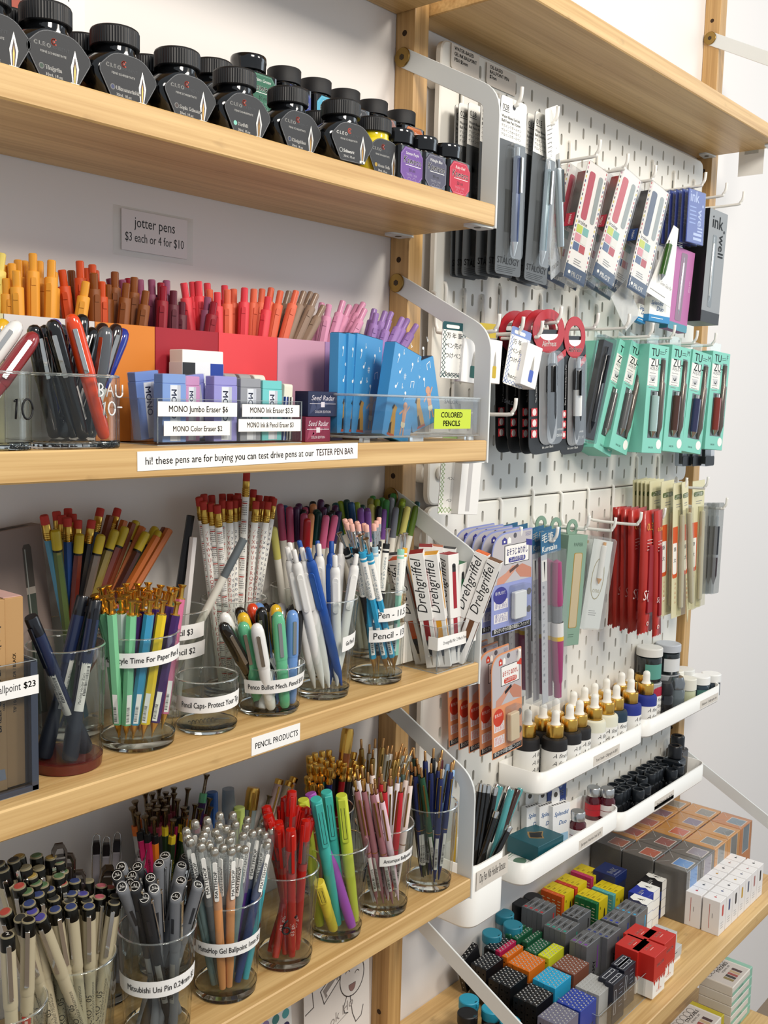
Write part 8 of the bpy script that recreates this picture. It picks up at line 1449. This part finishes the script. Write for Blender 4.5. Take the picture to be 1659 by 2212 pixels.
def block(kind, u, v, n, lb, mats, z=None, jit=1.0, ny=1, rz=0, gap=.25):
    """a row of like cartons, one behind the other, its top centre at a pixel of the photograph"""
    K_, w, d, h = CK[kind]; z = zK if z is None else z; p = at(u, v, z=z+h); os = []
    for i in range(n):
        y = p.y+(i-(n-1)/2)*(d+gap)-d/2; o = K_.copy('', 'cartridge carton', (p.x-w/2+rnd.uniform(-jit, jit), y, z), RZ(rz), None, 1.0, mats); os.append(o)
    pos = ['front', 'second from front', 'third from front', 'fourth from front'] if n > 2 else ['front', 'back']
    for i, o in enumerate(os): o['label'] = lb if n == 1 else f'{lb}, {pos[i] if i < n-1 else "backmost"}'; o['group'] = 'ink cartridge cartons'
    return os
q = CR(990, 1900, .3571); WT = P('#d9d8d4', .5); DK = P('#2b2b20', .5)
KA = [('black', '#151517', 175, 490, 3, 'of the left end'), ('black', '#151517', 300, 588, 4, 'second black block from the left end'), ('black', '#151517', 455, 695, 4, 'third black block'), ('grey violet', '#6c6a7c', 605, 815, 4, 'at the front of the tray'), ('black', '#151517', 238, 385, 2, 'behind the raspberry one'), ('raspberry', '#b3234f', 287, 398, 1, 'between black and orange'), ('orange', '#d9721f', 328, 432, 1, 'standing by itself'), ('orange', '#d9721f', 412, 492, 4, 'block of four'), ('sky blue', '#2ea3cd', 567, 590, 4, 'block'),
      ('royal blue', '#243c98', 716, 725, 4, 'block'), ('dark green', '#1f5a3c', 345, 303, 1, 'furthest left'), ('dark green', '#1f5a3c', 388, 322, 1, 'second from left'), ('dark green', '#1f5a3c', 450, 343, 1, 'third from left'), ('dark green', '#1f5a3c', 482, 400, 2, 'beside the yellow pair'), ('lime yellow', '#d3d72f', 562, 430, 2, 'pair'), ('brown', '#7c4c3a', 678, 512, 4, 'block'), ('light grey', '#a8a8a5', 826, 632, 4, 'block')]
for nm, c, X, Y, n, wh in KA: block('dots', *q(X, Y), n, f'{nm} dotted cartridge carton, {wh}', {'A': P(c, .35), 'T': P('#c9c7c4', .5) if nm not in ('lime yellow',) else DK}, jit=.6)
o = block('dots', *q(100, 430), 1, 'black dotted cartridge carton tipped over at the far left corner', {'A': P('#151517', .35), 'T': WT}, z=zK+3)[0]; o.matrix_world = o.matrix_world @ Matrix.Rotation(-.35, 4, 'Y')
q = CR(1120, 1780, .35714); GY = P('#6f7072', .35, .2)
for nm, c, X, Y, n in (('red', '#c2323a', 125, 492, 4), ('black', '#1b1c1f', 350, 530, 3), ('teal', '#2f9a86', 262, 605, 4), ('purple', '#7a3f9a', 405, 690, 3), ('navy', '#2b3a7a', 510, 635, 4), ('blue', '#2c3fa6', 590, 560, 3), ('sky', '#3a9fcc', 680, 505, 4)): block('dark', *q(X, Y), n, f'grey cartridge carton with a {nm} dot', {'A': GY, 'D': P(c, .4)}, jit=.4)
for nm, c, X, Y in (('orange', '#cf5a22', 235, 395), ('red', '#c33a26', 315, 345), ('pink', '#c23a66', 410, 285), ('green', '#1f6a3c', 440, 435), ('teal', '#5aa8a6', 540, 385)): block('yellow', *q(X, Y), 4, f'{nm} cartridge carton with a yellow wrap', {'A': P(c, .4)}, z=zK+18 if nm not in ('green', 'teal') else zK+14, jit=.5)
b = B()
for x, y, w_ in ((0, 0, 0),): pass
for i, (u, v) in enumerate(((1341, 2075), (1352, 2083), (1315, 2103), (1329, 2113))): block('navy', u, v, 1, ['dark navy carton with a white cartridge outline, back left of four', 'dark navy carton with a white cartridge outline, back right of four', 'dark navy carton with a white cartridge outline, front left of four', 'dark navy carton with a white cartridge outline, front right of four'][i], {'A': P('#1d202c', .4)}, jit=0)
for i, (u, v) in enumerate(((1383, 2014), (1424, 2020), (1367, 2037), (1403, 2048))): block('red', u, v, 1, ['red and white cartridge carton, back left of four', 'red and white cartridge carton, back right of four', 'red and white cartridge carton, front left of four', 'red and white cartridge carton, front right of four'][i], {'A': P('#c22a22', .4)}, jit=0)
# flat blue, black and white cartons in stacks behind the red ones
for st, (u, v, nb, cols, nm) in enumerate(((1411, 1899, 4, ['#1b1a1c', '#20336e', '#1b1a1c', '#20336e'], 'back'), (1392, 1921, 4, ['#23379a', '#1c2140', '#23379a', '#1c2140'], 'middle'), (1376, 1949, 3, ['#1c2140', '#23379a', '#1b1a1c'], 'front'))):
    K_, w, d, h = CK['sailor']; ztop = zR+3+h*4+2
    p = at(u, v, z=ztop)
    for i in range(nb): K_.copy(f'flat half white cartridge carton, {["topmost", "second from top", "third from top", "bottom"][i] if i < nb-1 else "lowest"} of the {nm} stack', 'cartridge carton', (p.x-w/2+rnd.uniform(-1, 1), p.y-d/2, ztop-h-(i*(h+.2))), None, 'flat half white cartons', 1.0, {'A': P(cols[i], .4)})
    zl = ztop-h-(nb-1)*(h+.2)
    if zl > zK+3: bb = B(); bb.box(0, w-2, 0, d-2, 0, zl-zK-.2, WHITE); solo('white_carton', bb, f'plain white carton under the {nm} stack of flat cartons', 'box', (p.x-w/2+1, p.y-d/2+1, zK))
b = B(); b.box(0, 40, 0, 40, 0, 16, P('#1d2b5c', .4), c=.4); b.txt('INK', 14, (6, 10, 16), X1, (0, 1, 0), P('#d6dae6', .5), .06, bold=.5); b.txt('BLUE BLACK', 4, (6, 4, 16), X1, (0, 1, 0), P('#aeb6d0', .5), .06); p = at(1318, 1878, z=zK+70); solo('ink_carton', b, 'dark blue carton reading ink behind the pink and yellow ones', 'box', (p.x-20, p.y-20, zK+54)); b = B(); b.box(0, 38, 0, 38, 0, 53.8, P('#2a2f46', .5)); solo('dark_carton', b, 'dark carton under the blue ink carton', 'box', (p.x-19, p.y-19, zK))
for i, (u, v, zz) in enumerate(((1458, 1990, 40), (1466, 2018, 22))):
    p = at(u, v, z=zR+zz); b = B(); b.box(0, 46, 0, 34, 0, 16, P('#bfc1bf', .45), c=.4); b.txt('6', 11, (5, 18, 16), X1, (0, 1, 0), INKC, .06); b.flat([(10, 10), (36, 10), (40, 14), (12, 15)], (0, 0, 16), X1, (0, 1, 0), P('#1c1d1f', .5), .06); b.lines((14, 26, 16), X1, (0, 1, 0), 3, 26, 3, GREYT, .8); b.lines((4, -.05, 10), X1, Z1, 1, 36, 3, INKC, 1)
    solo('platinum_carton', b, ['pale grey flat cartridge carton on top beside the red ones', 'pale grey flat cartridge carton under the topmost one'][i], 'cartridge carton', (_a.x+4+i*2, p.y-16, zR+zz-16-(i*.2)), None, 'pale grey flat cartons').name = 'flat_carton'
b = B(); b.box(0, 44, 0, 32, 0, 5.6, WHITE); solo('white_carton', b, 'thin white carton under the pale grey ones', 'box', (_a.x+7, p.y-15, zR))
# ---- wrapped ink boxes, orange and grey
def wrapped(col, lab):
    b = B(); w, d, h = 55, 55, 87; b.box(0, w, 0, d, 0, h, P(col, .4), c=.8); lb_ = P(lab, .3, coat=.4)
    b.quad((w*.22, d*.0+4, h), (w*.56, 0, 0), (0, d*.52, 0), P('#d9cfc4', .4), lift=.06); b.quad((w*.25, 5.5, h), (w*.5, 0, 0), (0, d*.47, 0), lb_, lift=.12); b.quad((w*.22, -.05, h*.42), (w*.56, 0, 0), (0, 0, h*.56), P('#d9cfc4', .4), lift=.06); b.quad((w*.25, -.05, h*.44), (w*.5, 0, 0), (0, 0, h*.54), lb_, lift=.1)
    s_ = B(); s_.box(-.5, w+.5, -.5, d+.5, 0, h+.5, CLEAR('#fbfbfb', rough=.12, haze=.03, key='film'), c=1)
    for pts in ([(0, 0), (w*.4, d*.3)], [(w, 0), (w*.6, d*.3)], [(0, d), (w*.4, d*.7)], [(w, d), (w*.6, d*.7)]): s_.stroke(pts, .8, (0, 0, h+.6), X1, (0, 1, 0), CLEAR('#f4f2ee', rough=.2, haze=.3, key='fold'), .05)
    return Kind('wrapped_ink_box', [('carton', b, None), ('clear_film', s_, None)])
WG, WO, WA = '#5a5650', '#cf9248', '#c58b40'; p0 = at(1406, 1857, z=zR+78.5); x0 = at(1387, 1860, z=zR+78.5).x
# grid: columns run along the wall, three boxes deep
g0 = at(1408, 1859, z=zR+78.5); WX, WY = 54, 54
cols = [[('grey', WG, '#3f86c6'), ('grey', WG, '#b5573c'), ('grey', WG, '#a2593f')], [('grey', WG, '#8c8390'), ('grey', WG, '#8e4a46'), ('orange', WO, '#a5493c')], [('orange', WO, '#7d7f7c'), ('orange', WA, '#c4512f'), ('orange', WO, '#b3543f')], [('orange', WO, '#74797a'), ('orange', WA, '#7a6a86'), ('orange', WO, '#8a6a80')], [('orange', '#c67f45', '#6c8494'), ('orange', WO, '#8a857c'), ('orange', WA, '#8d8a80')]]
LN = {'#3f86c6': 'blue', '#b5573c': 'brick red', '#a2593f': 'rust', '#8c8390': 'mauve grey', '#8e4a46': 'dark red', '#a5493c': 'red', '#7d7f7c': 'grey', '#c4512f': 'bright orange red', '#b3543f': 'dull red', '#74797a': 'slate grey', '#7a6a86': 'violet', '#8a6a80': 'plum', '#6c8494': 'blue grey', '#8a857c': 'stone', '#8d8a80': 'sand'}
for ci, col in enumerate(cols):
    for ri, (nm, c, lab) in enumerate(col):
        kd = wrapped(c, lab); y = -150+ri*58
        kd.copy(f'{nm} film wrapped ink box with a {LN[lab]} picture, {["front", "middle", "back"][ri]} row', 'ink box', (512+ci*56.6, y, zR), None, 'film wrapped ink boxes')
# ---- small white ink cartons
f0 = at(1556, 1950, z=zR+56); pw = 27; pd = 30
WC = [('red', '#c8504a'), ('navy', '#3a4a7a'), ('black', '#26262a'), ('ochre', '#c79a2c'), ('slate', '#5d6478'), ('rose', '#b07a78'), ('black', '#26262a')]
WC2 = [('red', '#b8404a'), ('slate', '#4a5058'), ('black', '#26262a'), ('ochre', '#c0944a'), ('black', '#26262a'), ('rose', '#a87a70'), ('black', '#1c1c20')]
def wcart(c):
    b = B(); m = P('#edeae8', .5); b.box(0, 25.5, 0, 28, 0, 56, m, c=.4); k = P(c, .45); b.disc((13, 13, 56), X1, (0, 1, 0), 2.2, k, .06, 12); b.lines((17, 13, 56), X1, (0, 1, 0), 1, 4, 2, GREYT, .8, .06); b.prism(rounded([(9.5, 29), (15.5, 29), (15.5, 48), (9.5, 48)], 3, 4), 0, .15, k, M=stand(-.02)); b.lines((7, -.05, 18), X1, Z1, 3, 11, 4, GREYT, .7, .06); b.quad((-.05, 17, 8), (0, -1, 0), (0, 0, 40), P('#c0655a', .5), lift=.05); b.quad((-.05, 12, 26), (0, -1, 0), (0, 0, 8), GREYT, lift=.05); b.tube([(25.5*i/8, .6, 56+.7*math.sin(PI*i/8)) for i in range(9)], .25, m, 4)
    return b
for ri, (lst, rn) in enumerate(((WC, 'front'), (WC2, 'back'))):
    for ci, (nm, c) in enumerate(lst):
        solo('small_ink_carton', wcart(c), f'small white ink carton with a {nm} mark, {["first", "second", "third", "fourth", "fifth", "sixth", "last"][ci]} of the {rn} row', 'ink box', (f0.x+ci*pw, f0.y+ri*31, zR), None, 'small white ink cartons')
# ---- jars with turquoise lids
def lidjar(u, v, z, h, col, lb, body='#2a2c2e', r=13):
    p = at(u, v, z=z+h); t = thing('marker_jar', lb, 'jar', (p.x, p.y, z)); a = B(); a.lathe([(0, 0), (r-1, 0), (r-.6, 1), (r-.6, h-12)], P(body, .4), 26); part('body', a, t); c = B(); m = P(col, .45); c.lathe([(r, h-13), (r+.4, h-12), (r+.4, h-1), (r-.6, h), (0, h)], m, 30); c.box(-2.4, 2.4, -r-1.6, -r+3, h-6, h-1.2, m, c=.4); c.box(-2, 2, -r+1, -r+3, h-.2, h+.05, P('#10444f', .6)); part('lid', c, t); return t
TQ = '#2b97b4'
for u, v, h, col, lb in ((1013, 2157, 48, TQ, 'turquoise lidded jar in front of the acrylic tray, leftmost'), (1062, 2177, 48, TQ, 'turquoise lidded jar in front of the acrylic tray, middle'), (1102, 2204, 48, TQ, 'turquoise lidded jar at the bottom edge by the bracket'), (1010, 2187, 46, '#1a1a1c', 'black lidded jar in front of the turquoise ones'), (1060, 2222, 46, '#1a1a1c', 'black lidded jar at the bottom edge')): lidjar(u, v, zR, h, col, lb)
for u, v, col, lb in ((1063, 2014, '#2a8298', 'turquoise lidded jar by the wall, front of the rear cluster'), (1090, 1972, '#2a8298', 'turquoise lidded jar by the wall under the white container'), (1108, 1996, '#2a8298', 'turquoise lidded jar by the wall beside the green cartons'), (1125, 1948, '#17171a', 'black lidded jar by the wall, left of the grey cartons'), (1152, 1936, '#17171a', 'black lidded jar by the wall, furthest back')):
    p = at(u, v, z=zR+64); t = lidjar(u, v, zR, 64, col, lb, '#8fa3ac' if col != '#17171a' else '#1b1b1e', 14)
# ---- pencil crayon boxes on the lowest shelf
zL = ZR2+.15
def crayon(u, v, zt_, h, edge, lb, n=1, w=92, d=112, top=True, rz=0, fr_c=False):
    p = at(u, v, z=zt_) if not fr_c else at(u, v, z=zt_)-Vector((w, 0, 0))
    for i in range(n):
        b = B(); wm = P('#dcd6cc', .5); e = P(edge, .45); b.box(0, w, 0, d, 0, h-.3, wm, c=1.2); b.box(w*.86, w+.2, -.2, d+.2, h*.0, h-.25, e, c=1.2); b.quad((.3, -.25, 1), (w*.85, 0, 0), (0, 0, h*.36), e, lift=.05); b.txt('stackable', 6, (w*.3, -.3, h*.12), X1, Z1, P('#3d6a5c', .5), .08)
        if i == 0 and top:
            b.quad((w*.03, d*.03, h-.28), (w*.8, 0, 0), (0, d*.94, 0), P('#c9c2bb', .5), lift=.05)
            for k in range(5): b.stroke(arcp(w*(.12+.14*k), d*.82, 6.5, 0, 360, 12), 1.2, (0, 0, h-.2), X1, (0, 1, 0), P('#8d8680', .5), .08)
            b.txt('STACKABLE', 9, (w*.32, d*.62, h-.2), X1, (0, 1, 0), INKC, .08, bold=.3, fit=w*.46); b.txt('crayons set', 7, (w*.36, d*.52, h-.2), X1, (0, 1, 0), INKC, .08)
            for k, c in enumerate(('#8a7a4a', '#3a332e', '#9a4a42', '#b9a07a', '#4a3230')): b.quad((w*(.2+.1*k), d*.12, h-.2), (w*.08, 0, 0), (0, d*.3, 0), P(c, .5), lift=.08)
        solo('crayon_box', b, lb if n == 1 else f'{lb}, {["topmost", "second", "third", "fourth", "lowest"][i]} of the stack', 'crayon box', (p.x, p.y, zt_-h*(i+1)), RZ(rz), 'stacked crayon boxes')
crayon(1583, 2134, ZR2+90.3, 18, '#8fc0aa', 'white and mint crayon box', 5, w=93, d=60)
crayon(1565, 2190, ZR2+60.3, 20, '#b9a91e', 'crayon box with a yellow end below the deep shelf', 3, d=58, w=98, fr_c=True)
# ---- posters standing under the pen cups
zq = ZR+.2
b = B(); w, h = 116, 190; b.box(0, w, 0, .6, 0, h, P('#dcd7d2', .6)); ik = P('#4a4544', .6); gk = P('#8f8884', .6); S_ = lambda pts, wd=1.2, m=ik, cl=False: b.stroke(pts, wd, *F(-.1), m, .04, cl)
S_(arcp(84, 118, 22, 0, 360, 30, 25), 1.4); S_(arcp(76, 124, 4, 20, 160, 6), 1.0); S_(arcp(93, 118, 4, 20, 160, 6), 1.0); b.flat(arcp(84, 108, 6, 180, 360, 10, 9), *F(-.1), P('#8a6a66', .6), .05); S_(arcp(84, 108, 6, 180, 360, 10, 9)+[(78, 108)], 1.0)
S_([(74, 96), (68, 84), (70, 76), (76, 74)], 1.3); S_([(80, 94), (84, 70), (90, 56), (100, 60), (104, 72)], 1.3); S_([(28, 122), (56, 140), (62, 124), (34, 104)], 1.3, ik, True); b.flat([(32, 121), (56, 137), (60, 126), (37, 110)], *F(-.1), gk, .03); b.flat([(38, 116), (55, 127), (57, 122), (41, 110)], *F(-.1), P('#e9e4df', .6), .05); S_(arcp(62, 158, 12, 200, 520, 14, 8), 1.2); S_([(66, 150), (70, 142), (72, 151)], 1.2)
S_([(0, 130), (14, 128), (16, 108), (2, 104)], 1.3); b.txt('brook Ho', 17, (20, -.1, 62), (.96, 0, .28), (-.28, 0, .96), gk, .05, slant=.3); S_([(22, 58), (74, 74)], .8, gk); b.flat([(70, 20), (80, 20), (84, 46), (76, 52)], *F(-.1), P('#c9b48e', .6), .04)
pp = at(800, 2120, y=10); solo('doodle_poster', b, 'white poster with line doodles standing below the pen cups', 'poster', (pp.x-w, 8, zq), Matrix.Rotation(-.04, 3, 'X'))
b = B(); b.box(0, 110, 0, .6, 0, 150, P('#dfe0de', .6)); cs = ['#2f4a48', '#3a7a7a', '#7aa9c0', '#2c4a5a', '#4a9aa0', '#26304e', '#4a86b8', '#2e2a5a', '#8a7aa8', '#35606a']
for i in range(7):
    for j in range(9): b.disc((8+i*15.5, -.1, 8+j*15.5), X1, Z1, 5.6, P(cs[(i*3+j*7) % 10], .5), .05, 14)
pp = at(640, 2180, y=-6); solo('colour_chart', b, 'white sheet of round blue and green colour dots below the pen cups', 'poster', (pp.x-110, -6, zq), Matrix.Rotation(-.06, 3, 'X'))
